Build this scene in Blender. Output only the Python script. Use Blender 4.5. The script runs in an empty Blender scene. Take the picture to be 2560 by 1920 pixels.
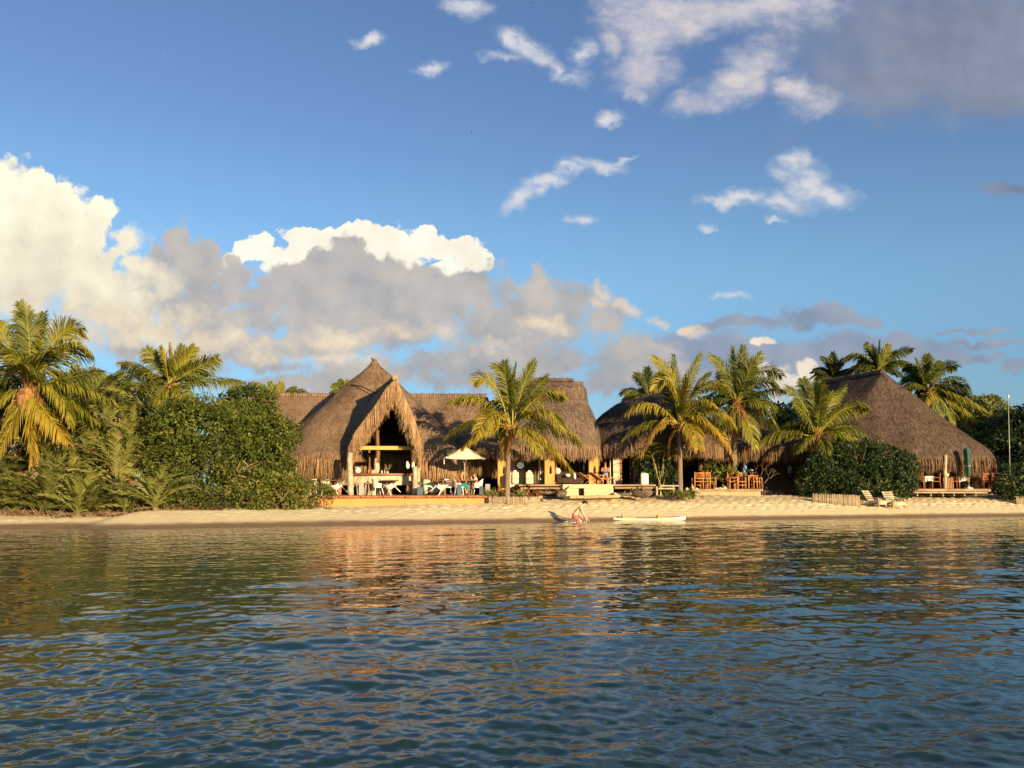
import bpy, bmesh, math, random
import numpy as np
from mathutils import Vector, Matrix, Euler

scene = bpy.context.scene
R = math.radians
random.seed(7)
rng = np.random.default_rng(7)

# ------------------------------------------------------------------ camera
F_PX = 2213.0            # focal length in pixels of the 2560 px wide photograph
EYE = 1.55               # eye height over the water
PITCH = math.atan((1220 - 960) / F_PX)
cam_data = bpy.data.cameras.new("camera")
cam_data.sensor_width = 36.0
cam_data.lens = 36.0 * F_PX / 2560.0
cam_data.clip_start = 0.1
cam_data.clip_end = 6000.0
cam = bpy.data.objects.new("camera", cam_data)
cam.location = (0, 0, EYE)
cam.rotation_euler = (R(90) + PITCH, 0, 0)
scene.collection.objects.link(cam)
scene.camera = cam

# ------------------------------------------------------------------ sun and exposure
SUN_AZ = R(34)           # the sun stands behind the viewer, to the right
SUN_EL = R(11)
sun_data = bpy.data.lights.new("sun", 'SUN')
sun_data.energy = 5.0
sun_data.angle = R(0.53)
sun_data.color = (1.0, 0.75, 0.42)
sun = bpy.data.objects.new("sun", sun_data)
to_sun = Vector((math.sin(SUN_AZ) * math.cos(SUN_EL), -math.cos(SUN_AZ) * math.cos(SUN_EL), math.sin(SUN_EL)))
sun.rotation_euler = to_sun.to_track_quat('Z', 'Y').to_euler()
sun.location = (20, -30, 20)
scene.collection.objects.link(sun)
scene.view_settings.view_transform = 'Standard'
scene.view_settings.look = 'None'
EXPO = 0.85
scene.view_settings.exposure = EXPO
scene.view_settings.gamma = 1.0
scene.cycles.max_bounces = 6
scene.cycles.diffuse_bounces = 3
scene.cycles.glossy_bounces = 3
scene.cycles.transmission_bounces = 4
scene.cycles.transparent_max_bounces = 8
scene.cycles.caustics_reflective = False
scene.cycles.caustics_refractive = False
scene.cycles.sample_clamp_indirect = 4.0

# ------------------------------------------------------------------ node helper
class S:
    """a node socket with arithmetic"""
    def __init__(s, nt, sock): s.nt = nt; s.k = sock
    def _m(s, op, a, b=None, c=None, clamp=False):
        n = s.nt.nodes.new('ShaderNodeMath'); n.operation = op; n.use_clamp = clamp
        for i, v in enumerate((a, b, c)):
            if v is None: continue
            if isinstance(v, S): s.nt.links.new(v.k, n.inputs[i])
            else: n.inputs[i].default_value = v
        return S(s.nt, n.outputs[0])
    def __add__(s, o): return s._m('ADD', s, o)
    def __radd__(s, o): return s._m('ADD', o, s)
    def __sub__(s, o): return s._m('SUBTRACT', s, o)
    def __rsub__(s, o): return s._m('SUBTRACT', o, s)
    def __mul__(s, o): return s._m('MULTIPLY', s, o)
    def __rmul__(s, o): return s._m('MULTIPLY', o, s)
    def __truediv__(s, o): return s._m('DIVIDE', s, o)
    def max(s, o): return s._m('MAXIMUM', s, o)
    def min(s, o): return s._m('MINIMUM', s, o)
    def pow(s, o): return s._m('POWER', s, o)
    def clamp(s): return s._m('ADD', s, 0.0, clamp=True)
    def ramp(s, a, b, smooth=True):
        n = s.nt.nodes.new('ShaderNodeMapRange')
        n.interpolation_type = 'SMOOTHSTEP' if smooth else 'LINEAR'
        s.nt.links.new(s.k, n.inputs['Value'])
        n.inputs['From Min'].default_value = a; n.inputs['From Max'].default_value = b
        return S(s.nt, n.outputs['Result'])

def mixc(nt, fac, a, b):
    n = nt.nodes.new('ShaderNodeMix'); n.data_type = 'RGBA'; n.clamp_factor = True
    for key, v in ((0, fac), (6, a), (7, b)):
        if isinstance(v, S): nt.links.new(v.k, n.inputs[key])
        elif isinstance(v, (int, float)): n.inputs[key].default_value = v
        else: n.inputs[key].default_value = (*v[:3], 1)
    return S(nt, n.outputs[2])

def noise(nt, vec, scale, detail=4, rough=0.55, dist=0.0, lac=2.0, color=False):
    n = nt.nodes.new('ShaderNodeTexNoise')
    nt.links.new(vec.k, n.inputs['Vector'])
    n.inputs['Scale'].default_value = scale; n.inputs['Detail'].default_value = detail
    n.inputs['Roughness'].default_value = rough; n.inputs['Distortion'].default_value = dist
    n.inputs['Lacunarity'].default_value = lac
    return S(nt, n.outputs['Color' if color else 'Fac'])

def voro(nt, vec, scale, detail=0, smooth=None, feature='F1', rough=0.5):
    n = nt.nodes.new('ShaderNodeTexVoronoi')
    n.feature = 'SMOOTH_F1' if smooth else feature
    nt.links.new(vec.k, n.inputs['Vector'])
    n.inputs['Scale'].default_value = scale
    n.inputs['Detail'].default_value = detail
    n.inputs['Roughness'].default_value = rough
    if smooth: n.inputs['Smoothness'].default_value = smooth
    return S(nt, n.outputs['Distance'])

def vmath(nt, op, a, b):
    n = nt.nodes.new('ShaderNodeVectorMath'); n.operation = op
    for i, v in enumerate((a, b)):
        if isinstance(v, S): nt.links.new(v.k, n.inputs[i])
        else: n.inputs[i].default_value = v
    return S(nt, n.outputs[0])

def vscale(nt, a, k):
    n = nt.nodes.new('ShaderNodeVectorMath'); n.operation = 'SCALE'
    nt.links.new(a.k, n.inputs[0])
    n.inputs['Scale'].default_value = k
    return S(nt, n.outputs[0])

def combine(nt, x, y, z=0.0):
    n = nt.nodes.new('ShaderNodeCombineXYZ')
    for i, v in enumerate((x, y, z)):
        if isinstance(v, S): nt.links.new(v.k, n.inputs[i])
        else: n.inputs[i].default_value = v
    return S(nt, n.outputs[0])

def ray(px, py):
    """direction seen at a pixel of the photograph, scaled so that its y is 1"""
    xu, yu = (px - 1280) / F_PX, (960 - py) / F_PX
    c, s_ = math.cos(PITCH), math.sin(PITCH)
    y = c - s_ * yu
    return xu / y, (s_ + c * yu) / y

def P(px, py, Y):
    u, v = ray(px, py)
    return Vector((u * Y, Y, EYE + v * Y))

def PX(px, Y): return (px - 1280) / F_PX * Y * 1.0
def srgb(r, g, b):
    f = lambda c: (c / 255 / 12.92) if c / 255 <= 0.04045 else ((c / 255 + 0.055) / 1.055) ** 2.4
    return (f(r), f(g), f(b))
# ------------------------------------------------------------------ sky: Nishita air with clouds laid out by direction
world = bpy.data.worlds.new("World")
scene.world = world
world.use_nodes = True
wt = world.node_tree
for n in list(wt.nodes): wt.nodes.remove(n)
w_out = wt.nodes.new('ShaderNodeOutputWorld')
w_bg = wt.nodes.new('ShaderNodeBackground')
wt.links.new(w_bg.outputs[0], w_out.inputs[0])
SKY_STRENGTH = 0.14 / 2 ** EXPO      # about 0.09
sky = wt.nodes.new('ShaderNodeTexSky')
sky.sky_type = 'NISHITA'
sky.sun_disc = False
sky.sun_elevation = SUN_EL
sky.sun_rotation = math.pi - SUN_AZ
sky.altitude = 0
sky.air_density = 1.0
sky.dust_density = 0.6
sky.ozone_density = 2.0
w_bg.inputs['Strength'].default_value = SKY_STRENGTH
world.cycles.sampling_method = 'MANUAL'
world.cycles.sample_map_resolution = 256
tc = wt.nodes.new('ShaderNodeTexCoord')
sep = wt.nodes.new('ShaderNodeSeparateXYZ')
wt.links.new(tc.outputs['Generated'], sep.inputs[0])
dx, dy, dz = (S(wt, sep.outputs[i]) for i in range(3))
ym = dy.max(0.06)
cu, cv = dx / ym, dz / ym
front = dy.ramp(0.08, 0.3) * dz.ramp(-0.01, 0.0)

KD = 1.1573              # cloud lists are measured on a 2212 px wide view of the photograph
uv0 = combine(wt, cu, cv)
# lumpy warp of the coordinates so that outlines billow
wn = noise(wt, uv0, 9.0, 5, 0.6, color=True)
wv = vscale(wt, vmath(wt, 'SUBTRACT', wn, (0.5, 0.5, 0.5)), 0.055)
wn2 = noise(wt, uv0, 38.0, 3, 0.6, color=True)
wv2 = vscale(wt, vmath(wt, 'SUBTRACT', wn2, (0.5, 0.5, 0.5)), 0.022)
uvw = vmath(wt, 'ADD', vmath(wt, 'ADD', uv0, wv), wv2)

def blobs(lst, vec, grow=1.35):
    acc = None
    for b in lst:
        x, y, rx, ry = b[:4]
        rot = b[4] if len(b) > 4 else 0
        w = b[5] if len(b) > 5 else 1.0
        u, v = ray(x * KD, y * KD)
        m = wt.nodes.new('ShaderNodeMapping'); m.vector_type = 'TEXTURE'
        m.inputs['Location'].default_value = (u, v, 0)
        m.inputs['Rotation'].default_value = (0, 0, -R(rot))
        m.inputs['Scale'].default_value = (rx * grow * KD / F_PX, ry * grow * KD / F_PX, 1)
        wt.links.new(vec.k, m.inputs['Vector'])
        g = wt.nodes.new('ShaderNodeTexGradient'); g.gradient_type = 'SPHERICAL'
        wt.links.new(m.outputs[0], g.inputs[0])
        e = S(wt, g.outputs['Fac'])
        if w != 1.0: e = e * w
        acc = e if acc is None else acc._m('SMOOTH_MAX', acc, e, 0.12)
    return (acc - 0.03).max(0.0)

# noises shared by the layers
n_a = noise(wt, uv0, 13.0, 8, 0.60)
n_b = noise(wt, vmath(wt, 'ADD', uv0, (0.016, 0.014, 0)), 13.0, 4, 0.5)
n_c = noise(wt, uv0, 13.0, 4, 0.5)
relief = (n_c - n_b) * 2.4                       # soft swellings lit from the upper right
v_a = voro(wt, uvw, 22.0, 3, 0.22, rough=0.6)
billow = 0.60 - v_a
n_low = noise(wt, uv0, 4.5, 3, 0.5)
n_fine = noise(wt, vmath(wt, 'MULTIPLY', uv0, (1.0, 1.5, 1.0)), 22.0, 8, 0.66)

W_BACK = [(540,530,50,40),(590,540,60,44),(700,520,150,60),(880,540,110,60),(560,520,40,50),(620,560,100,60),(780,490,70,34),(990,540,60,50),(1030,580,46,50),(575,515,44,34),(640,500,70,36),(740,498,90,36),(840,510,90,42),(925,500,30,30),(950,540,80,50),(1012,556,52,50),(980,580,90,40),(500,560,40,26),(480,575,40,20),(1000,600,60,36),(800,540,140,40)]
W_LEFT = [(130,590,230,170),(220,660,160,110),(60,510,110,90),(170,560,100,80),(40,600,120,100),(-10,385,70,60),(60,400,90,60),(140,410,70,50),(225,450,40,44),(0,400,120,90),(270,520,50,50),(0,440,110,80),(-20,400,60,40),(130,455,90,60),(60,425,60,36),(215,480,46,50),(255,545,40,40),(300,580,50,50),(20,640,150,140),(120,720,160,90),(-40,720,160,120),(250,650,160,130),(330,700,120,80),(60,560,180,120),(0,480,100,106),(-40,560,190,150),(130,490,95,90),(60,450,70,50),(200,520,64,80),(200,600,120,110),(60,640,170,110),(200,690,150,80),(290,640,90,90),(330,720,120,60),(290,570,50,40),(-60,740,120,90),(350,610,80,70)]
W_LOW = [(150,700,150,60),(330,720,140,60),(450,740,150,56),(600,755,150,40),(720,740,140,44),(860,725,120,50),(960,720,100,50),(400,680,90,60),(1060,740,90,40),(660,780,220,26),(1180,700,80,30)]
G_MAIN = [(330,660,300,110),(720,690,420,150),(1080,720,330,140),(560,760,300,70),(1350,810,180,60),(1180,830,240,50),(480,760,120,60),(260,680,120,100),(760,550,76,62),(690,565,60,44),(840,585,70,56),(900,610,90,60),(385,515,44,40),(345,560,50,50),(440,535,40,40),(640,600,110,60),(520,600,90,60),(340,600,60,80),(385,530,46,50),(440,560,50,40),(330,680,110,90),(300,760,130,40),(470,700,160,110),(480,650,140,110),(640,760,260,70),(820,730,280,90),(1100,760,300,90),(1300,770,180,80),(700,830,330,30),(1050,830,330,40),(388,550,50,64),(420,600,90,84),(560,650,170,90),(640,630,170,100),(770,580,80,76),(690,580,80,50),(850,610,100,70),(900,680,200,130),(1080,690,180,120),(1165,625,62,60),(1235,650,110,84),(1300,690,90,84),(1000,790,340,70),(1200,790,260,80),(800,810,300,44),(1390,760,120,72),(1450,810,150,60),(1000,630,90,56),(720,690,220,110),(620,800,140,26)]
G_EDGE = [(1300,630,40,26,40),(1350,665,60,28,28),(1420,695,60,24,14),(1500,705,40,22),(1290,650,30,20)]
G_LOW = [(1440,800,170,70),(1600,700,120,17),(1760,688,110,26),(1850,700,60,14),(1650,776,240,42),(1810,762,170,36),(1960,765,140,36,-4),(1955,735,40,24),(2090,770,90,14),(2195,792,42,17),(2130,738,120,8),(2110,710,90,6),(1500,760,160,50)]
PUFF = [(1650,737,34,18),(1690,835,80,56),(1740,805,50,34),(1610,800,40,26),(1490,705,26,16)]
WISP = [(1105,85,40,22,35),(1160,112,62,26,35),(1200,145,28,24,30),(790,80,34,14,-15),(925,145,34,14),(1010,15,52,26),(1130,415,56,20,-28),(1170,395,60,18,-24),(1222,370,42,14,-12),(1290,357,62,15,3),(1350,345,34,7,-25),(1255,470,26,15),(1310,258,36,15,-30),(1258,105,24,30),(1240,160,40,26,0,.8),(1560,436,50,16),(1610,424,70,22),(1715,345,36,30,50),(1740,390,76,38,30),(1800,418,56,24,10),(1690,435,70,28),(1530,490,22,11),(1675,474,24,7),(1582,634,44,9,9),(1545,626,12,9),(1090,125,50,12,0,.8)]
UPPER = [(1440,30,110,60),(1620,15,140,50),(1400,80,70,60),(1745,205,60,30),(1600,185,80,34,-20),(1350,30,70,66),(1400,60,80,60),(1320,90,34,60,0,.8),(1390,150,76,46),(1370,185,44,26),(1530,20,130,60),(1700,10,120,70),(1480,50,90,50),(1580,170,90,36,-25),(1640,130,80,54,-20),(1520,215,70,28,-15),(1730,195,54,34),(1700,190,40,26),(1770,225,70,34,0,.8)]
DARK = [(2100,80,430,190),(1930,165,250,110,0,.9),(2180,190,260,100),(2175,413,70,20),(1690,290,90,60,0,.3),(2400,100,400,240)]

# clear air: the Nishita sky, its low yellow band cleaned to the blue this evening had
tint = mixc(wt, dz.ramp(0.24, 0.44), mixc(wt, dz.ramp(0.08, 0.24), (0.61, 0.83, 1.12), (0.93, 1.12, 1.27)), (0.90, 0.97, 1.19))
mul = wt.nodes.new('ShaderNodeMix'); mul.data_type = 'RGBA'; mul.blend_type = 'MULTIPLY'
mul.inputs[0].default_value = 1.0; mul.clamp_result = False
wt.links.new(sky.outputs[0], mul.inputs[6]); wt.links.new(tint.k, mul.inputs[7])
skyc = S(wt, mul.outputs[2])
def layer(base, field, lo, hi, col, amt=1.0):
    a = field.ramp(lo, hi) * amt * front
    return mixc(wt, a, base, col)
K = 1.0 / SKY_STRENGTH / 2 ** EXPO
def soft_layer(base, field, lo, w_top, w_low, hard, col, amt=1.0):
    """crisp where hard is 1 (lit tops), diffuse where it is 0 (undersides)"""
    w = hard * (w_top - w_low) + w_low
    a = ((field - lo) / w).ramp(0.0, 1.0) * amt * front
    return mixc(wt, a, base, col)
def cc(r, g, b, k=1.0): return tuple(c * K * k for c in srgb(r, g, b))

# bright white cumulus behind
edge = billow * 0.44 + (n_a - 0.5) * 0.36
f = blobs(W_BACK, uvw); f = f + edge * f.ramp(0.0, 0.16)
lit = (0.70 + relief * 0.8).clamp()
col = mixc(wt, lit, cc(236, 226, 206), cc(255, 251, 234, 1.08))
base = layer(skyc, f, 0.20, 0.32, col)
# low blue-grey band on the right
f = blobs(G_LOW, uvw); f = f + ((n_a - 0.5) * 0.55) * f.ramp(0.0, 0.16)
col = mixc(wt, (0.45 + relief * 0.7).clamp(), cc(128, 146, 172), cc(172, 176, 186))
base = layer(base, f, 0.05, 0.50, col, 0.92)
f = blobs(PUFF, uvw); f = f + edge * f.ramp(0.0, 0.16)
base = layer(base, f, 0.18, 0.44, mixc(wt, (0.5 + relief).clamp(), cc(214, 200, 188), cc(250, 236, 214)))
# grey shaded mass
f = blobs(G_MAIN, uvw); f = f + (edge * 1.1) * f.ramp(0.0, 0.16)
vlow = cv.ramp(ray(0, 850 * KD)[1], ray(0, 560 * KD)[1], False)
lit = (0.18 + vlow * 0.34 + relief * 0.9 + (n_low - 0.5) * 1.2).clamp()
col = mixc(wt, lit, cc(166, 169, 175), cc(216, 204, 191))
hardg = cv.ramp(ray(0, 720 * KD)[1], ray(0, 600 * KD)[1])
base = soft_layer(base, f, 0.08, 0.24, 0.42, hardg, col, 0.98)
f = blobs(G_EDGE, uvw); f = f + edge * f.ramp(0.0, 0.16)
base = layer(base, f, 0.02, 0.75, cc(232, 213, 190), 0.9)
# sunlit left bank and the warm lower roll
f = blobs(W_LEFT, uvw); f = f + edge * f.ramp(0.0, 0.16)
vfade = cv.ramp(ray(0, 780 * KD)[1], ray(0, 430 * KD)[1], False)
hard = (cv.ramp(ray(0, 690 * KD)[1], ray(0, 560 * KD)[1]) * cu.ramp(ray(330 * KD, 600)[0], ray(230 * KD, 600)[0])).clamp()
lit = (0.10 + vfade * 0.80 + relief * 0.7 + (n_low - 0.5) * 0.7).clamp()
col = mixc(wt, lit, cc(218, 204, 184), cc(255, 248, 222, 1.08))
base = soft_layer(base, f, 0.08, 0.22, 0.62, hard, col)
f = blobs(W_LOW, uvw); f = f + (edge * 1.3) * f.ramp(0.0, 0.16)
lit = (0.55 + relief * 1.0).clamp()
col = mixc(wt, lit, cc(216, 201, 180), cc(250, 233, 204))
base = layer(base, f, 0.02, 0.78, col, 0.94)
# gaps of blue in the bank
HOLES = [(520,662,60,16),(118,640,22,30),(70,690,30,20),(330,680,14,40)]
f = blobs(HOLES, uvw); f = f + ((n_a - 0.5) * 0.7) * f.ramp(0.0, 0.16)
base = layer(base, f, 0.10, 1.0, skyc, 0.45)
# dark sheet upper right, then the paler broken clouds before it
f = blobs(DARK, uvw); f = f + ((n_low - 0.5) * 0.55 + (n_a - 0.5) * 0.22) * f.ramp(0.0, 0.3)
col = mixc(wt, (0.30 + cv.ramp(0.30, 0.47, False) * 0.35 + relief * 0.35 + (n_low - 0.5) * 1.3 + (n_a - 0.5) * 0.5).clamp(), cc(108, 121, 148), cc(154, 160, 176))
base = layer(base, f, 0.02, 0.72, col, 0.90)
rotm = wt.nodes.new('ShaderNodeMapping'); rotm.inputs['Rotation'].default_value = (0, 0, R(-24)); rotm.inputs['Scale'].default_value = (1.0, 2.1, 1.0)
wt.links.new(uv0.k, rotm.inputs['Vector'])
n_st = noise(wt, S(wt, rotm.outputs[0]), 17.0, 8, 0.66, 0.3)
feather = n_st.ramp(0.28, 0.60)
f = blobs(UPPER, uvw, 1.62); f = f + ((n_fine - 0.5) * 0.85 + (n_a - 0.5) * 0.5 + billow * 0.10) * f.ramp(0.0, 0.35)
col = mixc(wt, (0.50 + relief * 0.9 + (n_st - 0.5) * 0.8).clamp(), cc(168, 176, 202), cc(230, 220, 215))
a_ = f.ramp(0.03, 0.62) * (feather * 0.35 + 0.25 + f.ramp(0.3, 0.9) * 0.40) * 0.97 * front
base = mixc(wt, a_, base, col)
f = blobs(WISP, uvw, 1.75); f = f + ((n_fine - 0.5) * 1.3) * f.ramp(0.0, 0.45)
col = mixc(wt, (0.6 + relief * 0.8).clamp(), cc(196, 206, 222), cc(232, 228, 228))
a_ = f.ramp(0.08, 0.80) * (feather * 0.5 + 0.15 + f.ramp(0.4, 1.0) * 0.35) * front
base = mixc(wt, a_, base, col)
wt.links.new(base.k, w_bg.inputs['Color'])
# ------------------------------------------------------------------ mesh and object helpers
COL = scene.collection

class MB:
    """collects shapes that become ONE mesh; 'tone' is a per-face number the material can read"""
    def __init__(s):
        s.v = []; s.f = []; s.t = []; s.n = 0
    def add(s, verts, faces, tone=0.5):
        o = s.n
        s.v.extend([tuple(p) for p in verts]); s.n += len(verts)
        s.f.extend([tuple(i + o for i in f) for f in faces])
        if isinstance(tone, (int, float)): s.t.extend([tone] * len(faces))
        else: s.t.extend(tone)
        return s
    def box(s, c, d, rz=0.0, rx=0.0, ry=0.0, tone=0.5, taper=1.0):
        m = Euler((rx, ry, rz)).to_matrix()
        vs = []
        for z in (-1, 1):
            k = 1.0 if z < 0 else taper
            for x, y in ((-1, -1), (1, -1), (1, 1), (-1, 1)):
                vs.append(m @ Vector((x * d[0] / 2 * k, y * d[1] / 2 * k, z * d[2] / 2)) + Vector(c))
        return s.add(vs, [(3, 2, 1, 0), (4, 5, 6, 7), (0, 1, 5, 4), (1, 2, 6, 5), (2, 3, 7, 6), (3, 0, 4, 7)], tone)
    def bbox(s, c, d, b=0.01, rz=0.0, rx=0.0, ry=0.0, tone=0.5):
        """box with chamfered upright edges and top"""
        m = Euler((rx, ry, rz)).to_matrix()
        hx, hy, hz = d[0] / 2, d[1] / 2, d[2] / 2
        def ring(hx, hy, z): return [(-hx + b, -hy, z), (hx - b, -hy, z), (hx, -hy + b, z), (hx, hy - b, z), (hx - b, hy, z), (-hx + b, hy, z), (-hx, hy - b, z), (-hx, -hy + b, z)]
        rings = [ring(hx - b, hy - b, -hz), ring(hx, hy, -hz + b), ring(hx, hy, hz - b), ring(hx - b, hy - b, hz)]
        vs = [m @ Vector(p) + Vector(c) for r in rings for p in r]
        fs = [tuple(range(7, -1, -1)), tuple(range(24, 32))]
        for k in range(3):
            for i in range(8):
                j = (i + 1) % 8
                fs.append((k * 8 + i, k * 8 + j, k * 8 + 8 + j, k * 8 + 8 + i))
        return s.add(vs, fs, tone)
    def tube(s, pts, rad, n=8, tone=0.5, cap=True):
        pts = [Vector(p) for p in pts]
        if isinstance(rad, (int, float)): rad = [rad] * len(pts)
        vs = []; prev = None
        for i, p in enumerate(pts):
            t = (pts[min(i + 1, len(pts) - 1)] - pts[max(i - 1, 0)])
            t = t.normalized() if t.length > 1e-9 else Vector((0, 0, 1))
            if prev is None:
                a = t.orthogonal().normalized()
            else:
                a = prev - t * prev.dot(t)
                a = a.normalized() if a.length > 1e-6 else t.orthogonal().normalized()
            prev = a; b = t.cross(a)
            for k in range(n):
                an = 2 * math.pi * k / n
                vs.append(p + (a * math.cos(an) + b * math.sin(an)) * rad[i])
        fs = []
        for i in range(len(pts) - 1):
            for k in range(n):
                j = (k + 1) % n
                fs.append((i * n + k, i * n + j, i * n + n + j, i * n + n + k))
        if cap:
            fs.append(tuple(range(n - 1, -1, -1))); fs.append(tuple(range((len(pts) - 1) * n, len(pts) * n)))
        return s.add(vs, fs, tone)
    def lathe(s, prof, c=(0, 0, 0), n=16, tone=0.5, sx=1.0, sy=1.0):
        vs = []; c = Vector(c)
        for r, z in prof:
            for k in range(n):
                a = 2 * math.pi * k / n
                vs.append(c + Vector((math.cos(a) * r * sx, math.sin(a) * r * sy, z)))
        fs = []
        for i in range(len(prof) - 1):
            for k in range(n):
                j = (k + 1) % n
                fs.append((i * n + k, i * n + j, i * n + n + j, i * n + n + k))
        fs.append(tuple(range(n - 1, -1, -1))); fs.append(tuple(range((len(prof) - 1) * n, len(prof) * n)))
        return s.add(vs, fs, tone)
    def grid(s, P2, tone=0.5):
        """P2: rows of points"""
        h, w = len(P2), len(P2[0])
        return s.add([p for r in P2 for p in r], [(i * w + j, i * w + j + 1, i * w + w + j + 1, i * w + w + j) for i in range(h - 1) for j in range(w - 1)], tone)
    def blob(s, c, r, seed=0, amp=0.25, nu=14, nv=9, tone=0.5):
        """uneven rounded lump, r = (rx, ry, rz)"""
        q = np.random.default_rng(seed)
        ph = q.uniform(0, 6.28, (6, 3)); fr = q.normal(0, 1.6, (6, 3))
        vs = []
        for i in range(nv):
            th = math.pi * i / (nv - 1)
            for k in range(nu):
                a = 2 * math.pi * k / nu
                d = np.array([math.sin(th) * math.cos(a), math.sin(th) * math.sin(a), math.cos(th)])
                g = 1 + amp * float(np.mean(np.sin((fr @ d) + ph[:, 0])))
                vs.append((c[0] + d[0] * r[0] * g, c[1] + d[1] * r[1] * g, c[2] + d[2] * r[2] * g))
        fs = []
        for i in range(nv - 1):
            for k in range(nu):
                j = (k + 1) % nu
                fs.append((i * nu + k, i * nu + j, i * nu + nu + j, i * nu + nu + k))
        return s.add(vs, fs, tone)

def new_obj(name, me, parent=None):
    o = bpy.data.objects.new(name, me)
    COL.objects.link(o)
    if parent is not None: o.parent = parent
    return o

def root_loc(o):
    v = Vector((0, 0, 0))
    while o is not None:
        v += Vector(o.location); o = o.parent
    return v

def build(name, mb, mat, parent=None, smooth=True, local=False, sharp=None):
    """link the collected shapes as one mesh object. World coordinates unless local."""
    me = bpy.data.meshes.new(name)
    V = np.asarray(mb.v, dtype=np.float64).reshape(-1, 3)
    if parent is not None and not local:
        V = V - np.array(root_loc(parent))
    if isinstance(mb.f, np.ndarray):
        F = mb.f
        me.vertices.add(len(V)); me.vertices.foreach_set('co', V.astype(np.float32).ravel())
        k = F.shape[1]
        me.loops.add(F.size); me.loops.foreach_set('vertex_index', F.astype(np.int32).ravel())
        me.polygons.add(len(F))
        me.polygons.foreach_set('loop_start', np.arange(0, F.size, k, dtype=np.int32))
        me.polygons.foreach_set('loop_total', np.full(len(F), k, dtype=np.int32))
        me.update(calc_edges=True)
    else:
        me.from_pydata(V.tolist(), [], mb.f)
    at = me.attributes.new('tone', 'FLOAT', 'FACE')
    at.data.foreach_set('value', np.asarray(mb.t, dtype=np.float32))
    if smooth: me.polygons.foreach_set('use_smooth', np.ones(len(me.polygons), dtype=bool))
    me.materials.append(mat)
    me.update()
    o = new_obj(name, me, parent)
    if sharp is not None and smooth:
        me.set_sharp_from_angle(angle=R(sharp))
    return o

class NB:
    """numpy batch of equal polygons"""
    def __init__(s, k): s.k = k; s.parts = []; s.ts = []
    def add(s, polys, tone):          # polys (n,k,3)
        s.parts.append(polys); s.ts.append(np.broadcast_to(tone, (len(polys),)).astype(np.float32))
    def mb(s):
        m = MB(); A = np.concatenate(s.parts) if s.parts else np.zeros((0, s.k, 3))
        m.v = A.reshape(-1, 3); m.f = np.arange(len(A) * s.k).reshape(-1, s.k)
        m.t = np.concatenate(s.ts) if s.ts else np.zeros(0); m.n = len(m.v)
        return m

def tag(o, label=None, cat=None, group=None, kind=None):
    if label: o['label'] = label
    if cat: o['category'] = cat
    if group: o['group'] = group
    if kind: o['kind'] = kind
    return o

def thing(name, label, cat, loc=(0, 0, 0), rz=0.0, group=None):
    o = bpy.data.objects.new(name, None)
    o.empty_display_size = 0.2
    COL.objects.link(o)
    o.location = loc; o.rotation_euler = (0, 0, rz)
    return tag(o, label, cat, group)

def dup(root, loc, rot=(0, 0, 0), label=None, group=None):
    c = root.copy(); COL.objects.link(c)
    c.location = loc; c.rotation_euler = rot
    if label: c['label'] = label
    if group: c['group'] = group
    for ch in list(root.children):
        d = ch.copy(); COL.objects.link(d); d.parent = c
        for g in list(ch.children):
            e = g.copy(); COL.objects.link(e); e.parent = d
    return c

# ------------------------------------------------------------------ materials
def mat_new(name):
    m = bpy.data.materials.new(name); m.use_nodes = True
    nt = m.node_tree
    for n in list(nt.nodes): nt.nodes.remove(n)
    out = nt.nodes.new('ShaderNodeOutputMaterial')
    return m, nt, out

def set_in(nt, sock, v):
    if isinstance(v, S): nt.links.new(v.k, sock)
    elif isinstance(v, (int, float)): sock.default_value = v
    else: sock.default_value = (*v[:3], 1)

def principled(nt, out, color, rough=0.8, spec=0.3, bump=None, bstr=0.3, bdist=0.02, metal=0.0):
    p = nt.nodes.new('ShaderNodeBsdfPrincipled')
    set_in(nt, p.inputs['Base Color'], color); set_in(nt, p.inputs['Roughness'], rough)
    p.inputs['Specular IOR Level'].default_value = spec; p.inputs['Metallic'].default_value = metal
    if bump is not None:
        b = nt.nodes.new('ShaderNodeBump'); b.inputs['Strength'].default_value = bstr; b.inputs['Distance'].default_value = bdist
        nt.links.new(bump.k, b.inputs['Height']); nt.links.new(b.outputs[0], p.inputs['Normal'])
    if out is not None: nt.links.new(p.outputs[0], out.inputs[0])
    return p

def objco(nt):
    return S(nt, nt.nodes.new('ShaderNodeTexCoord').outputs['Object'])

def attr(nt, name='tone'):
    n = nt.nodes.new('ShaderNodeAttribute'); n.attribute_name = name
    return S(nt, n.outputs['Fac'])

def ramp(nt, fac, stops):
    n = nt.nodes.new('ShaderNodeValToRGB')
    nt.links.new(fac.k, n.inputs[0])
    cr = n.color_ramp
    while len(cr.elements) < len(stops): cr.elements.new(0.5)
    for e, (p, c) in zip(cr.elements, stops):
        e.position = p; e.color = (*c, 1)
    return S(nt, n.outputs[0])

MATS = {}
def M_plain(name, c1, c2=None, scale=6.0, rough=0.8, spec=0.3, stretch=(1, 1, 1), bstr=0.25, bdist=0.01, tone_amt=0.0, metal=0.0):
    """two-colour mottled surface"""
    if name in MATS: return MATS[name]
    m, nt, out = mat_new(name)
    co = vmath(nt, 'MULTIPLY', objco(nt), stretch)
    n = noise(nt, co, scale, 5, 0.6)
    c2 = c2 or tuple(x * 0.7 for x in c1)
    f = n.ramp(0.3, 0.7)
    if tone_amt: f = (f * (1 - tone_amt) + attr(nt) * tone_amt)
    principled(nt, out, mixc(nt, f, c2, c1), rough, spec, n, bstr, bdist, metal)
    MATS[name] = m
    return m

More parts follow.
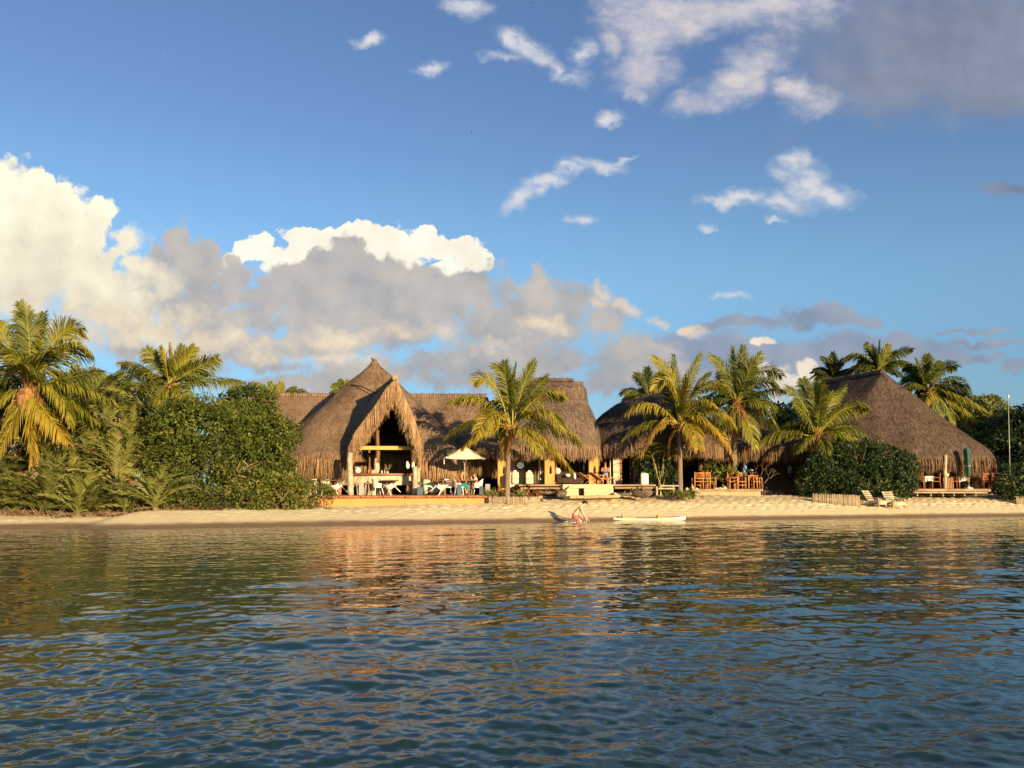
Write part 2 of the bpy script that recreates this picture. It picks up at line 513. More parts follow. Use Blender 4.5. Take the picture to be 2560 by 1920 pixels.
def M_leaf(name, stops, rough=0.45, spec=0.35, trans=0.35, tboost=1.3):
    """leaf blades: colour from the blade's own tone (age), some light passes through"""
    if name in MATS: return MATS[name]
    m, nt, out = mat_new(name)
    c = ramp(nt, attr(nt), stops)
    p = principled(nt, None, c, rough, spec)
    t = nt.nodes.new('ShaderNodeBsdfTranslucent')
    g = nt.nodes.new('ShaderNodeMix'); g.data_type = 'RGBA'; g.blend_type = 'MULTIPLY'; g.inputs[0].default_value = 1
    nt.links.new(c.k, g.inputs[6]); g.inputs[7].default_value = (tboost, tboost * 1.05, tboost * 0.7, 1)
    nt.links.new(g.outputs[2], t.inputs[0])
    mx = nt.nodes.new('ShaderNodeMixShader'); mx.inputs[0].default_value = trans
    nt.links.new(p.outputs[0], mx.inputs[1]); nt.links.new(t.outputs[0], mx.inputs[2])
    nt.links.new(mx.outputs[0], out.inputs[0])
    MATS[name] = m
    return m

def M_thatch(name, dark, mid, light):
    if name in MATS: return MATS[name]
    m, nt, out = mat_new(name)
    co = objco(nt)
    st = vmath(nt, 'MULTIPLY', co, (1, 1, 0.22))
    n1 = noise(nt, st, 11.0, 6, 0.7)
    n2 = noise(nt, co, 0.9, 4, 0.6)
    n3 = noise(nt, st, 40.0, 3, 0.7)
    n4 = noise(nt, vmath(nt, 'MULTIPLY', co, (1, 1, .5)), 0.35, 3, 0.6)
    cz = nt.nodes.new('ShaderNodeSeparateXYZ'); nt.links.new(co.k, cz.inputs[0])
    course = (S(nt, cz.outputs[2]) * 2.6 + n2 * 1.6)._m('FRACT', S(nt, cz.outputs[2]) * 2.6 + n2 * 1.6)
    f = (n1 * 0.45 + n2 * 0.42 + n4 * 0.5 + n3 * 0.3 + attr(nt) * 0.5 + course * 0.07 - 0.61)
    c = ramp(nt, f, [(0.22, dark), (0.5, mid), (0.80, light)])
    principled(nt, out, c, 0.95, 0.1, n1 + n3 * 0.6, 0.9, 0.06)
    MATS[name] = m
    return m

THATCH = M_thatch('weathered_thatch', (.085, .052, .034), (.250, .160, .098), (.37, .25, .16))
THATCH_GREY = M_thatch('old_grey_thatch', (.066, .045, .036), (.185, .127, .094), (.29, .21, .155))
THATCH_DARK = M_thatch('dark_brown_thatch', (.040, .028, .022), (.105, .070, .050), (.185, .130, .094))  # weathering and shade of the right-hand roofs put into one darker colour
STRAW = M_thatch('straw_fringe', (.17, .095, .045), (.37, .225, .115), (.52, .34, .18))
STRAW_DARK = M_thatch('dull_straw_fringe', (.075, .045, .026), (.205, .125, .070), (.32, .205, .12))
STRAW_GREY = M_thatch('old_straw_fringe', (.11, .068, .040), (.285, .180, .105), (.42, .28, .165))
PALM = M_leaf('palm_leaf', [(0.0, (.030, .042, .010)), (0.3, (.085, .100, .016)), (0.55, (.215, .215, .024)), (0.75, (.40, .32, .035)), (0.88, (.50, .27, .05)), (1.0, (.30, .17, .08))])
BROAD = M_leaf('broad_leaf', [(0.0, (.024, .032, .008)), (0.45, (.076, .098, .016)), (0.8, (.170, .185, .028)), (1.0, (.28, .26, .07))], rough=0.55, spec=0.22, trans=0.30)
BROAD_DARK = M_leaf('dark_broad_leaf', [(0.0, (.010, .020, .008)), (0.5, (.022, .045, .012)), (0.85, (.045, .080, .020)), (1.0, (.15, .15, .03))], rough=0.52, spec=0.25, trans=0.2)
OLIVE = M_leaf('olive_leaf', [(0.0, (.055, .055, .018)), (0.5, (.175, .185, .042)), (0.85, (.31, .30, .080)), (1.0, (.40, .29, .12))], rough=0.55, spec=0.25, trans=0.3)
DRYLEAF = M_leaf('dry_leaf', [(0.0, (.10, .06, .03)), (0.5, (.24, .15, .08)), (1.0, (.42, .30, .18))], rough=0.8, spec=0.1, trans=0.2)
BARK = M_plain('palm_bark', (.30, .22, .15), (.13, .09, .06), 9, 0.9, 0.15, (1, 1, 6), 0.8, 0.03)
TWIG = M_plain('twig_bark', (.30, .21, .14), (.12, .08, .05), 12, 0.9, 0.15)
BOOT = M_plain('palm_boot_fibre', (.46, .24, .09), (.20, .10, .04), 14, 0.9, 0.1, (1, 1, .3), 0.6, 0.03)
OCHRE = M_plain('ochre_plaster', (.70, .37, .12), (.60, .30, .09), 1.6, 0.9, 0.15, (1, 1, 1), 0.2, 0.01)
CREAM = M_plain('cream_plaster', (.70, .60, .44), (.58, .48, .34), 1.5, 0.9, 0.15)
WHITEPAINT = M_plain('pale_whitewash', (.72, .57, .33), (.60, .46, .26), 1.3, 0.85, 0.2, (1, 1, 5), 0.3, 0.015)
WHITE = M_plain('white_plastic', (.82, .79, .70), (.74, .70, .60), 3, 0.5, 0.4, bstr=0.05)
CLOTH = M_plain('white_cloth', (.82, .79, .72), (.72, .68, .60), 5, 0.95, 0.1)
WOOD = M_plain('brown_wood', (.26, .12, .055), (.12, .055, .028), 10, 0.65, 0.3, (1, 1, .25), 0.3, 0.01)
TEAK = M_plain('teak_wood', (.50, .235, .085), (.30, .13, .05), 10, 0.6, 0.3, (1, 1, .3), 0.3, 0.01)
PALEWOOD = M_plain('pale_weathered_wood', (.56, .45, .30), (.34, .26, .17), 9, 0.9, 0.15, (.4, 1, .4), 0.4, 0.015)
DECKWOOD = M_plain('deck_boards', (.42, .29, .17), (.24, .155, .09), 7, 0.85, 0.2, (.25, 3, 1), 0.4, 0.01)
EDGEWOOD = M_plain('red_brown_boards', (.36, .16, .075), (.20, .085, .045), 7, 0.8, 0.2, (.3, 3, 1), 0.4, 0.01)
DARKWALL = M_plain('shade_dark_wall', (.022, .018, .015), (.012, .010, .009), 2, 0.9, 0.1)  # near-black colour stands in for deep shade in rooms and recesses
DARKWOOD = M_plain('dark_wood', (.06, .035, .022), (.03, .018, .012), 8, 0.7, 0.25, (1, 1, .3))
STONE = M_plain('pale_stone', (.62, .52, .34), (.38, .30, .19), 3.5, 0.95, 0.15, (1, 1, 1), 0.9, 0.05)
CORAL = M_plain('white_coral_stone', (.72, .66, .52), (.42, .36, .27), 5, 0.95, 0.15, (1, 1, 1), 0.9, 0.05)
BLUEGREY = M_plain('blue_grey_paint', (.105, .145, .175), (.07, .10, .125), 3, 0.8, 0.25)
DRIFT = M_plain('driftwood', (.20, .14, .10), (.07, .048, .035), 6, 0.95, 0.15, (1, 1, 1), 0.9, 0.05)
BLACKM = M_plain('black_iron', (.02, .018, .016), (.012, .012, .012), 8, 0.6, 0.4)
MIRROR = M_plain('round_mirror_glass', (.55, .52, .45), (.45, .42, .36), 1.0, 0.12, 0.6, bstr=0.0, metal=0.6)
GREENCLOTH = M_plain('green_canvas', (.055, .12, .085), (.03, .07, .05), 8, 0.9, 0.15, (1, 1, .3), 0.5, 0.02)
DRAPE = M_plain('dark_drape', (.10, .09, .07), (.05, .045, .035), 12, 0.95, 0.1, (1, 1, .02), 0.6, 0.03)
SKIN_TAN = M_plain('tanned_skin', (.58, .25, .12), (.50, .20, .09), 6, 0.6, 0.3, bstr=0.05)
SKIN_PALE = M_plain('fair_skin', (.66, .40, .27), (.60, .34, .22), 6, 0.6, 0.3, bstr=0.05)
SKIN_DARK = M_plain('dark_skin', (.055, .030, .018), (.040, .022, .013), 6, 0.6, 0.3, bstr=0.05)
HAIR = M_plain('dark_hair', (.020, .013, .010), (.010, .007, .006), 30, 0.6, 0.3)
HAIR_BROWN = M_plain('brown_hair', (.14, .07, .035), (.08, .04, .02), 30, 0.6, 0.3)
def fabric(name, c): return M_plain(name, c, tuple(x * .75 for x in c), 10, 0.95, 0.1)
# ------------------------------------------------------------------ shoreline, beach and water
_sx = np.array([-400, -120, -60, -30, -19.4, -13.9, -8.2, -1.5, 2.3, 10.5, 19.8, 29.2, 45, 90, 400.0])
_sy = np.array([-160, -30, 10, 28.5, 33.4, 35.0, 37.6, 40.4, 41.8, 44.4, 47.4, 50.2, 54.5, 66, 150.0])
def shore(x):
    return np.interp(x, _sx, _sy)

def fbm2(x, y, seed, octs=4, f0=1.0, gain=0.5):
    q = np.random.default_rng(seed); out = np.zeros_like(x, dtype=float); a = 1.0
    for o in range(octs):
        f = f0 * 2 ** o
        for k in range(5):
            th = q.uniform(0, 2 * math.pi); ph = q.uniform(0, 6.28); ff = f * q.uniform(0.7, 1.4)
            out += a * np.sin((x * math.cos(th) + y * math.sin(th)) * ff + ph) / 2.3
        a *= gain
    return out

def ground_z(x, y):
    x = np.asarray(x, float); y = np.asarray(y, float)
    d = (y - shore(x)) * 0.945
    xs = [-60, -8, -1, 4, 60]
    s1 = np.interp(x, xs, [.20, .20, .24, .29, .29]); d1 = np.interp(x, xs, [3.0, 3.0, 2.8, 2.5, 2.5]); s2 = np.interp(x, xs, [.05, .05, .10, .15, .15])
    k = np.clip((d - d1 + .8) / 1.6, 0, 1)              # rounded break of slope
    up = s1 * np.minimum(d, d1) + s2 * np.clip(d - d1, 0, None) - (s1 - s2) * .4 * k * (1 - k)
    z = np.where(d < 0, d * 0.12, np.minimum(up, 1.12))
    z = np.maximum(z, -2.2)
    # made-up drop at the left end of the beach, shaped to shade the sand
    step = 1 / (1 + np.exp(-(x + 16.9 - 0.25 * (y - 35)) / 0.22))
    z = z - (1 - step) * 0.30 * np.clip(d / 1.2, 0, 1)
    return z

def ground_h(x, y): return float(ground_z(x, y))

def sand_detail(x, y):
    d = (y - shore(x)) * 0.945
    k = np.clip((d - 0.7) / 1.5, 0, 1)
    calm = 0.35 + 0.65 * (1 / (1 + np.exp(-(x + 6) / 1.5)))
    g = fbm2(x, y, 3, 3, 1.1) * 0.012
    foot = fbm2(x, y, 5, 2, 12.0, 0.8)
    pits = -np.clip(foot - 0.5, 0, 2) * 0.05 + np.clip(-foot - 0.6, 0, 2) * 0.03
    return k * (g + pits * calm * 0.75)

def beach_patch(x0, x1, nx, y0, y1, ny, detail=True):
    X, Y = np.meshgrid(np.linspace(x0, x1, nx), np.linspace(y0, y1, ny))
    Yw = Y + shore(X)                                   # rows follow the shoreline
    Z = ground_z(X, Yw)
    if detail: Z = Z + sand_detail(X, Yw)
    return X, Yw, Z

mb = MB()
X, Y, Z = beach_patch(-30, 42, 1000, -3.0, 9.5, 190)
h, w = X.shape
V = np.stack([X, Y, Z], -1).reshape(-1, 3)
idx = np.arange(h * w).reshape(h, w)
F = np.stack([idx[:-1, :-1], idx[:-1, 1:], idx[1:, 1:], idx[1:, :-1]], -1).reshape(-1, 4)
def more(X, Y, Z):
    global V, F
    h, w = X.shape; o = len(V)
    V = np.concatenate([V, np.stack([X, Y, Z], -1).reshape(-1, 3)])
    i = np.arange(h * w).reshape(h, w) + o
    F = np.concatenate([F, np.stack([i[:-1, :-1], i[:-1, 1:], i[1:, 1:], i[1:, :-1]], -1).reshape(-1, 4)])
# seabed, land behind and the two sides
def side(x0, x1, nx, y0, y1, ny):
    X, Yw, Z = beach_patch(x0, x1, nx, y0, y1, ny, False)
    more(X, Yw, Z - 0.004)
side(-30.2, 42.2, 60, -60, -2.95, 20); side(-30.2, 42.2, 60, 9.45, 900, 40)
side(-400, -29.9, 60, -60, 900, 60); side(41.9, 400, 60, -60, 900, 60)
mb.v = V; mb.f = F; mb.t = np.full(len(F), .5); mb.n = len(V)

m, nt, out = mat_new('beach_sand')
co = objco(nt)
n1 = noise(nt, co, 1.2, 5, 0.6); n2 = noise(nt, co, 9.0, 4, 0.65); n3 = noise(nt, co, 60.0, 2, 0.6)
sx = nt.nodes.new('ShaderNodeSeparateXYZ'); nt.links.new(co.k, sx.inputs[0])
hz = S(nt, sx.outputs[2]) + (n1 - 0.5) * 0.10
dry = mixc(nt, (n1 * 0.5 + n2 * 0.5).ramp(0.3, 0.7), (.67, .54, .31), (.76, .63, .37))
litter = (voro(nt, vmath(nt, 'ADD', co, (3, 1, 0)), 3.4).ramp(0.17, 0.09) * n2.ramp(0.42, 0.56)).max(voro(nt, vmath(nt, 'MULTIPLY', co, (1, .6, 1)), 9.0).ramp(0.16, 0.08) * n1.ramp(0.45, 0.6) * 0.6)
dry = mixc(nt, litter * 0.75, dry, (.16, .10, .06))
wet = mixc(nt, n1, (.20, .13, .075), (.26, .17, .10))
wetf = hz.ramp(0.22, 0.07)
col = mixc(nt, wetf, dry, wet)
back = hz.ramp(0.72, 0.98)  # dimmer grazing light on the flatter back sand put into a browner colour
col = mixc(nt, back * 0.45, col, (.36, .25, .16))
rough = 0.95 - wetf * 0.45
principled(nt, out, col, rough, 0.25, n2 + n3 * 0.5, 0.5, 0.03)
SAND = m
tag(build('beach', mb, SAND), kind='structure')

# ------------------------------------------------------------------ water: chop modelled as geometry, finest ripples as a bump
def wave_field(seed, n, lmin, lmax, heading, spread, amp):
    q = np.random.default_rng(seed)
    lam = np.exp(q.uniform(math.log(lmin), math.log(lmax), n))
    th = heading + q.normal(0, spread, n)
    k = 2 * math.pi / lam
    return np.stack([k * np.cos(th), k * np.sin(th), q.uniform(0, 6.28, n), amp * lam ** 0.95], 1)
WAVES = np.concatenate([
    wave_field(11, 26, 0.9, 3.4, R(-78), 0.40, 0.0010),
    wave_field(12, 34, 0.34, 1.0, R(-74), 0.62, 0.0013),
    wave_field(13, 60, 0.085, 0.34, R(-84), 0.85, 0.0024)])
def water_z(X, Y, cut):
    Zs = np.zeros_like(X)
    gust = 0.80 + 0.45 * fbm2(X, Y, 21, 2, 0.16)
    d = shore(X) - Y
    calm = np.clip(d / 5.0, 0.10, 1.0)
    for kx, ky, ph, a in WAVES:
        lam = 2 * math.pi / math.hypot(kx, ky)
        fade = np.clip((lam - cut) / (cut + 1e-6), 0, 1)
        s_ = np.sin(kx * X + ky * Y + ph)
        Zs += a * fade * (s_ + 0.25 * (s_ * s_ - 0.5) * 2)
    return Zs * np.clip(gust, 0.35, 1.45) * calm

rows = [3.2]
while rows[-1] < 56:
    y = rows[-1]
    rows.append(y + min(0.11, max(0.016, 0.0011 * y * y * 0.55)))
rows = np.array(rows)
NT = 1000
tt = np.linspace(-0.95, 0.95, NT)
Yg = np.repeat(rows[:, None], NT, 1); Xg = tt[None, :] * (Yg + 0.6)
cut = np.maximum(np.gradient(rows)[:, None], (tt[1] - tt[0]) * Yg) * 2.2
Zg = water_z(Xg, Yg, cut)
rim = np.minimum(np.clip((0.95 - np.abs(tt)) / 0.06, 0, 1)[None, :], np.clip((rows - 3.2) / 0.5, 0, 1)[:, None])
Zg = Zg * rim
keep = (Yg < shore(Xg) + 1.2)
h, w = Xg.shape
V = np.stack([Xg, Yg, Zg], -1).reshape(-1, 3)
idx = np.arange(h * w).reshape(h, w)
quads = np.stack([idx[:-1, :-1], idx[:-1, 1:], idx[1:, 1:], idx[1:, :-1]], -1)
F = quads[keep[:-1, :-1]].reshape(-1, 4)
print('water quads', len(F))
# the open water around the modelled patch
o = len(V)
yb = rows[-1]
a0, a1 = 0.95 * (rows[0] + .6), 0.95 * (yb + .6)
ring = np.array([(-a0, rows[0], 0), (a0, rows[0], 0), (a1, yb, 0), (-a1, yb, 0),
                 (-1500, -1500, 0), (1500, -1500, 0), (1500, 160, 0), (-1500, 160, 0)], float)
V = np.concatenate([V, ring])
F = np.concatenate([F, np.array([(4, 5, 1, 0), (5, 6, 2, 1), (7, 4, 0, 3)]) + o])
mb = MB(); mb.v = V; mb.f = F; mb.n = len(V); mb.t = np.full(len(F), .5)

m, nt, out = mat_new('sea_water')
geo = nt.nodes.new('ShaderNodeNewGeometry')
pos = S(nt, geo.outputs['Position'])
r1 = noise(nt, vmath(nt, 'MULTIPLY', pos, (1.0, 0.85, 1)), 3.8, 1.0, 0.5)
r2 = noise(nt, vmath(nt, 'MULTIPLY', pos, (1.0, 1.3, 1)), 15.0, 4, 0.6)
sp = nt.nodes.new('ShaderNodeSeparateXYZ'); nt.links.new(pos.k, sp.inputs[0])
# distance to the shore, straight fit: shallows show the sand
dsh = (S(nt, sp.outputs[0]) * 0.345 + 40.9 - S(nt, sp.outputs[1]))
dep = (dsh + (r1 - 0.5) * 2.0)
body = ramp(nt, dep / 40.0, [(0.0, (.17, .11, .06)), (0.06, (.075, .060, .035)), (0.20, (.028, .040, .024)), (0.6, (.014, .036, .033)), (1.0, (.010, .031, .032))])
p = principled(nt, None, body, 0.035, 0.5)
p.inputs['IOR'].default_value = 1.333
b = nt.nodes.new('ShaderNodeBump'); b.inputs['Distance'].default_value = 0.03
b.inputs['Strength'].default_value = 1.0
far = S(nt, sp.outputs[1]).ramp(6.0, 14.0) * 0.62
near = S(nt, sp.outputs[1]).ramp(13.0, 7.0) * 0.06
nt.links.new((r1 * far + r2 * near).k, b.inputs['Height']); nt.links.new(b.outputs[0], p.inputs['Normal'])
nt.links.new(p.outputs[0], out.inputs[0])
WATER = m
tag(build('water', mb, WATER), kind='structure')
# ------------------------------------------------------------------ palms
def frond_polys(A, B, C, seed, nleaf=46, lmax=0.95, droop=0.55, twist=0.0, wid=0.052, tone=0.5, start=0.16, ragged=0.12):
    """leaflets of one frond along the curve A (heart) - B (control) - C (tip); returns quads, tris, tones"""
    q = np.random.default_rng(seed)
    A, B, C = (np.array(p, float) for p in (A, B, C))
    n = nleaf
    t = np.linspace(start, 0.995, n) + q.normal(0, 0.003, n)
    t = np.clip(t, 0, 1)[:, None]
    Pp = (1 - t) ** 2 * A + 2 * t * (1 - t) * B + t * t * C
    T = 2 * (1 - t) * (B - A) + 2 * t * (C - B)
    T /= np.linalg.norm(T, axis=1, keepdims=True) + 1e-9
    L = np.linalg.norm(C - A)
    hd = C - A; hd[2] = 0
    if np.linalg.norm(hd) < 0.15 * L: hd = np.array([1.0, 0.2, 0]) if (seed % 2) else np.array([-0.6, 0.8, 0])
    hd /= np.linalg.norm(hd)
    side0 = np.cross(hd, [0, 0, 1.0])
    side0 = side0 - T * (T @ side0)[:, None]
    side0 /= np.linalg.norm(side0, axis=1, keepdims=True) + 1e-9
    up0 = np.cross(side0, T)
    Sd = side0 * math.cos(twist) + up0 * math.sin(twist)
    Un = np.cross(Sd, T)
    tf = t[:, 0]
    prof = np.clip(0.42 + 1.9 * tf, 0, 1) * np.clip(1.25 - 0.95 * tf ** 2.2, 0.1, 1) * lmax * min(1.0, L / 3.2 + 0.15)
    quads = []; tq = []
    stiff = float(np.clip((.56 - droop) / .2, 0, 1))       # young upright fronds: leaflets held close to the midrib
    for sgn in (-1, 1):
        ln = (prof * (1 + q.normal(0, ragged, n)))[:, None]
        fw = (0.50 + 0.35 * tf)[:, None] + q.normal(0, .09, (n, 1)) + stiff * .75
        ln = ln * (1 - .28 * stiff)
        d1 = Sd * sgn * 0.85 + T * fw + Un * q.normal(0.12, .10, (n, 1))
        d1 /= np.linalg.norm(d1, axis=1, keepdims=True)
        g = np.array([0, 0, -1.0]) * droop
        d2 = d1 + g * (0.9 + q.normal(0, .2, (n, 1))); d2 /= np.linalg.norm(d2, axis=1, keepdims=True)
        d3 = d2 + g * (1.3 + q.normal(0, .3, (n, 1))); d3 /= np.linalg.norm(d3, axis=1, keepdims=True)
        w = wid * (0.8 + 0.4 * q.random((n, 1)))
        wd = T - d2 * np.sum(T * d2, axis=1, keepdims=True)
        wd = wd + Un * q.normal(0, .35, (n, 1)); wd /= np.linalg.norm(wd, axis=1, keepdims=True) + 1e-9
        p0 = Pp; p1 = p0 + d1 * ln * 0.34; p2 = p1 + d2 * ln * 0.36; p3 = p2 + d3 * ln * 0.34
        quads.append(np.stack([p0 - wd * w * .35, p0 + wd * w * .35, p1 + wd * w * .5, p1 - wd * w * .5], 1))
        quads.append(np.stack([p1 - wd * w * .5, p1 + wd * w * .5, p2 + wd * w * .42, p2 - wd * w * .42], 1))
        quads.append(np.stack([p2 - wd * w * .42, p2 + wd * w * .42, p3 + wd * w * .05, p3 - wd * w * .05], 1))
        tn = np.clip(tone + q.normal(0, .07, n) + 0.10 * (tf - .4), 0, 1)
        tq += [tn, tn, np.clip(tn + 0.06, 0, 1)]
    return np.concatenate(quads), np.concatenate(tq)

def rachis_polys(A, B, C, r0, r1, n=10, k=4):
    A, B, C = (np.array(p, float) for p in (A, B, C))
    t = np.linspace(0, 1, n)[:, None]
    Pp = (1 - t) ** 2 * A + 2 * t * (1 - t) * B + t * t * C
    T = np.gradient(Pp, axis=0); T /= np.linalg.norm(T, axis=1, keepdims=True) + 1e-9
    ref = np.array([0.31, 0.77, 0.2]); ref /= np.linalg.norm(ref)
    a = np.cross(T, ref); a /= np.linalg.norm(a, axis=1, keepdims=True) + 1e-9
    b = np.cross(T, a)
    r = (r0 + (r1 - r0) * t ** 0.7)
    ring = [Pp + (a * math.cos(2 * math.pi * i / k) + b * math.sin(2 * math.pi * i / k)) * r for i in range(k)]
    out = []
    for i in range(k):
        j = (i + 1) % k
        out.append(np.stack([ring[i][:-1], ring[j][:-1], ring[j][1:], ring[i][1:]], 1))
    return np.concatenate(out)

def one_frond(name, parent, mat, A, B, C, seed, tone, **kw):
    nb = NB(4)
    qd, tn = frond_polys(A, B, C, seed, tone=tone, **kw)
    nb.add(qd, tn)
    nb.add(rachis_polys(A, B, C, 0.055, 0.012), min(.76, tone + 0.30) if tone < .76 else tone)
    return build(name, nb.mb(), mat, parent, smooth=False)

def trunk_mesh(pts, r0, r1, seed, rings=60):
    q = np.random.default_rng(seed)
    P0 = [Vector(p) for p in pts]
    # smooth through the points
    out = []
    for i in range(rings + 1):
        t = i / rings
        if len(P0) == 3: p = P0[0] * (1 - t) ** 2 + P0[1] * 2 * t * (1 - t) + P0[2] * t * t
        else: p = P0[0].lerp(P0[-1], t)
        out.append(p)
    rad = []
    for i in range(rings + 1):
        t = i / rings
        r = r0 + (r1 - r0) * t + 0.35 * r0 * math.exp(-t * 14)
        r *= 1.0 + (0.055 if i % 3 == 0 else 0.0) + q.normal(0, .012)
        rad.append(r)
    return MB().tube(out, rad, 12)

def palm(label, Y, heart, base, fronds, seed, group=None, r0=0.17, r1=0.12, bend=0.0, tone0=0.42, boots=False, boot_mat=None,
         parts=True, lmax=1.15, nleaf=74, wid=0.050, fill=6, fill_len=1.8, name='palm_tree', base_dy=0.0, nuts=False, dead=2, boot_k=1.0):
    """fronds: (tip x, tip y, control x, control y, tip depth, tone[, droop[, twist]]) measured on the photograph at the palm's distance"""
    q = np.random.default_rng(seed)
    H = P(heart[0], heart[1], Y)
    Bp = P(base[0], base[1], Y + base_dy)
    gz = ground_h(Bp.x, Bp.y) - 0.06
    Bp.z = min(Bp.z, gz) if base[1] > 1200 else gz
    rt = thing(name, label, 'palm tree', (Bp.x, Bp.y, Bp.z), group=group)
    mid = Bp.lerp(H, 0.5) + Vector((bend, 0, 0))
    build('trunk', trunk_mesh([Bp, mid, H], r0, r1, seed), BARK, rt)
    if boots:
        mbt = MB()
        for i in range(70):
            a = q.uniform(0, 6.28); h = q.uniform(-1.15, 0.25)
            o = Vector((math.cos(a), math.sin(a), 0))
            s0 = H + Vector((0, 0, h)) + o * r1 * 0.9
            le = q.uniform(.3, .65) * boot_k
            e0 = s0 + o * le * q.uniform(.35, .9) + Vector((0, 0, le * q.uniform(.2, .9)))
            side = o.cross(Vector((0, 0, 1))) * q.uniform(.05, .10)
            mbt.add([s0 - side, s0 + side, e0 + side * .4, e0 - side * .4], [(0, 1, 2, 3)], float(q.random()))
        for i in range(46):
            a = q.uniform(0, 6.28); o = Vector((math.cos(a), math.sin(a), 0))
            s0 = H + Vector((0, 0, q.uniform(-.5, .1))) + o * r1
            mbt.tube([s0, s0 + o * q.uniform(.2, .5) + Vector((0, 0, -.1)), s0 + o * q.uniform(.3, .6) + Vector((0, 0, q.uniform(-.9, -.3)))], [.02, .014, .006], 4, float(q.random()))
        mbt.blob(H + Vector((0, 0, -.45)), (r1 * 1.9 * boot_k, r1 * 1.9 * boot_k, .6), seed, .4)
        build('leaf_base', mbt, boot_mat or BOOT, rt, smooth=False)
    else:
        mbt = MB().blob(H + Vector((0, 0, -.1)), (r1 * 1.6, r1 * 1.6, .34), seed, .4)
        for i in range(26):
            a = q.uniform(0, 6.28); o = Vector((math.cos(a), math.sin(a), 0))
            s0 = H + Vector((0, 0, q.uniform(-.35, .1))) + o * r1 * .8
            mbt.tube([s0, s0 + o * .22 + Vector((0, 0, .12)), s0 + o * q.uniform(.3, .5) + Vector((0, 0, q.uniform(-.35, .3)))], [.035, .024, .008], 4, float(q.random()))
        build('leaf_base', mbt, boot_mat or BOOT, rt, smooth=False)
    if nuts:
        for i in range(6):
            a = q.uniform(0, 6.28)
            c = H + Vector((math.cos(a) * .27, math.sin(a) * .27 - .05, -.28 + q.uniform(-.12, .1)))
            build('coconut', MB().lathe([(.02, -.13), (.085, -.09), (.115, 0), (.09, .09), (.02, .13)], c, 10), TEAK, rt)
    allf = []
    for i, f in enumerate(fronds):
        tx, ty, cx, cy, dY, tn = f[:6]
        dr = f[6] if len(f) > 6 else 0.55
        tw = f[7] if len(f) > 7 else q.uniform(-.5, .5)
        C = P(tx, ty, Y + dY); B = P(cx, cy, Y + dY * .42)
        B = (B * 2 - (H + C) * 0.5) if (len(f) > 8 and f[8]) else B
        allf.append((H + Vector((q.normal(0, .05), q.normal(0, .05), q.uniform(-.1, .15))), B, C, tn, dr, tw))
    for i in range(fill):
        a = 2 * math.pi * (i + q.random()) / max(fill, 1); le = fill_len * q.uniform(.8, 1.15)
        el = q.uniform(.2, 1.2)
        dirh = Vector((math.cos(a), abs(math.sin(a)) * .9 + .2, 0)).normalized()
        B = H + dirh * le * .5 * math.cos(el) + Vector((0, 0, le * .75 * math.sin(el) + .3))
        C = H + dirh * le * 1.05 + Vector((0, 0, le * (math.sin(el) - .45)))
        allf.append((H, B, C, tone0 - .14 + q.normal(0, .05), .5, q.uniform(-.4, .4)))
    if parts:
        for i in range(dead):                            # dry fronds hanging beside the trunk
            a = q.uniform(2.6, 6.8); d = Vector((math.cos(a), -abs(math.sin(a)) * .6, 0)); L = q.uniform(1.2, 1.9)
            allf.append((H - Vector((0, 0, .15)), H + d * .55 + Vector((0, 0, -.2)), H + d * .62 - Vector((0, 0, L)), q.uniform(.86, 1.0), .7, q.uniform(-.4, .4)))
    kw = dict(nleaf=nleaf, lmax=lmax, wid=wid)
    if parts:
        for i, (A, B, C, tn, dr, tw) in enumerate(allf):
            one_frond('frond', rt, PALM, A, B, C, seed * 100 + i, tn, droop=dr, twist=tw, **kw)
    else:
        nb = NB(4)
        for i, (A, B, C, tn, dr, tw) in enumerate(allf):
            qd, tq = frond_polys(A, B, C, seed * 100 + i, tone=tn, droop=dr, twist=tw, **kw)
            nb.add(qd, tq); nb.add(rachis_polys(A, B, C, .04, .008), min(1, tn + .2))
        build('crown', nb.mb(), PALM, rt, smooth=False)
    return rt

CP = 'coconut palms on the beach front'
BP = 'palms rising behind the roofs'
# centre palm before the bar and the lounge
palm('leaning coconut palm with a bare grey trunk beside the cream parasol', 44.6, (1277, 1075), (1268, 1236), [
    (1233, 913, 1290, 935, .3, .46, .35, .9), (1290, 912, 1282, 990, .6, .22, .3, 1.2), (1337, 904, 1300, 960, .5, .34, .35, 1.1), (1368, 944, 1325, 975, .8, .26, .4, .9),
    (1184, 957, 1235, 905, -.9, .62, .5, .8), (1124, 1004, 1205, 965, -.2, .58, .75), (1115, 1092, 1170, 1030, .9, .50, .7), (1192, 1085, 1236, 985, -2.2, .68, .6, .3),
    (1158, 1118, 1215, 1058, -.6, .66, .7), (1412, 994, 1350, 948, .1, .60, .75), (1402, 1075, 1380, 985, -1.2, .62, .7), (1452, 1112, 1382, 1030, .2, .60, .75),
    (1430, 1178, 1335, 1060, -.7, .66, .8), (1356, 1140, 1312, 1060, -1.5, .60, .8), (1262, 905, 1262, 985, .2, .28, .3, 1.0), (1218, 1010, 1255, 985, 1.2, .30, .5)],
    31, CP, .15, .10, -.12, nuts=True, fill=6, fill_len=1.7, dead=1)
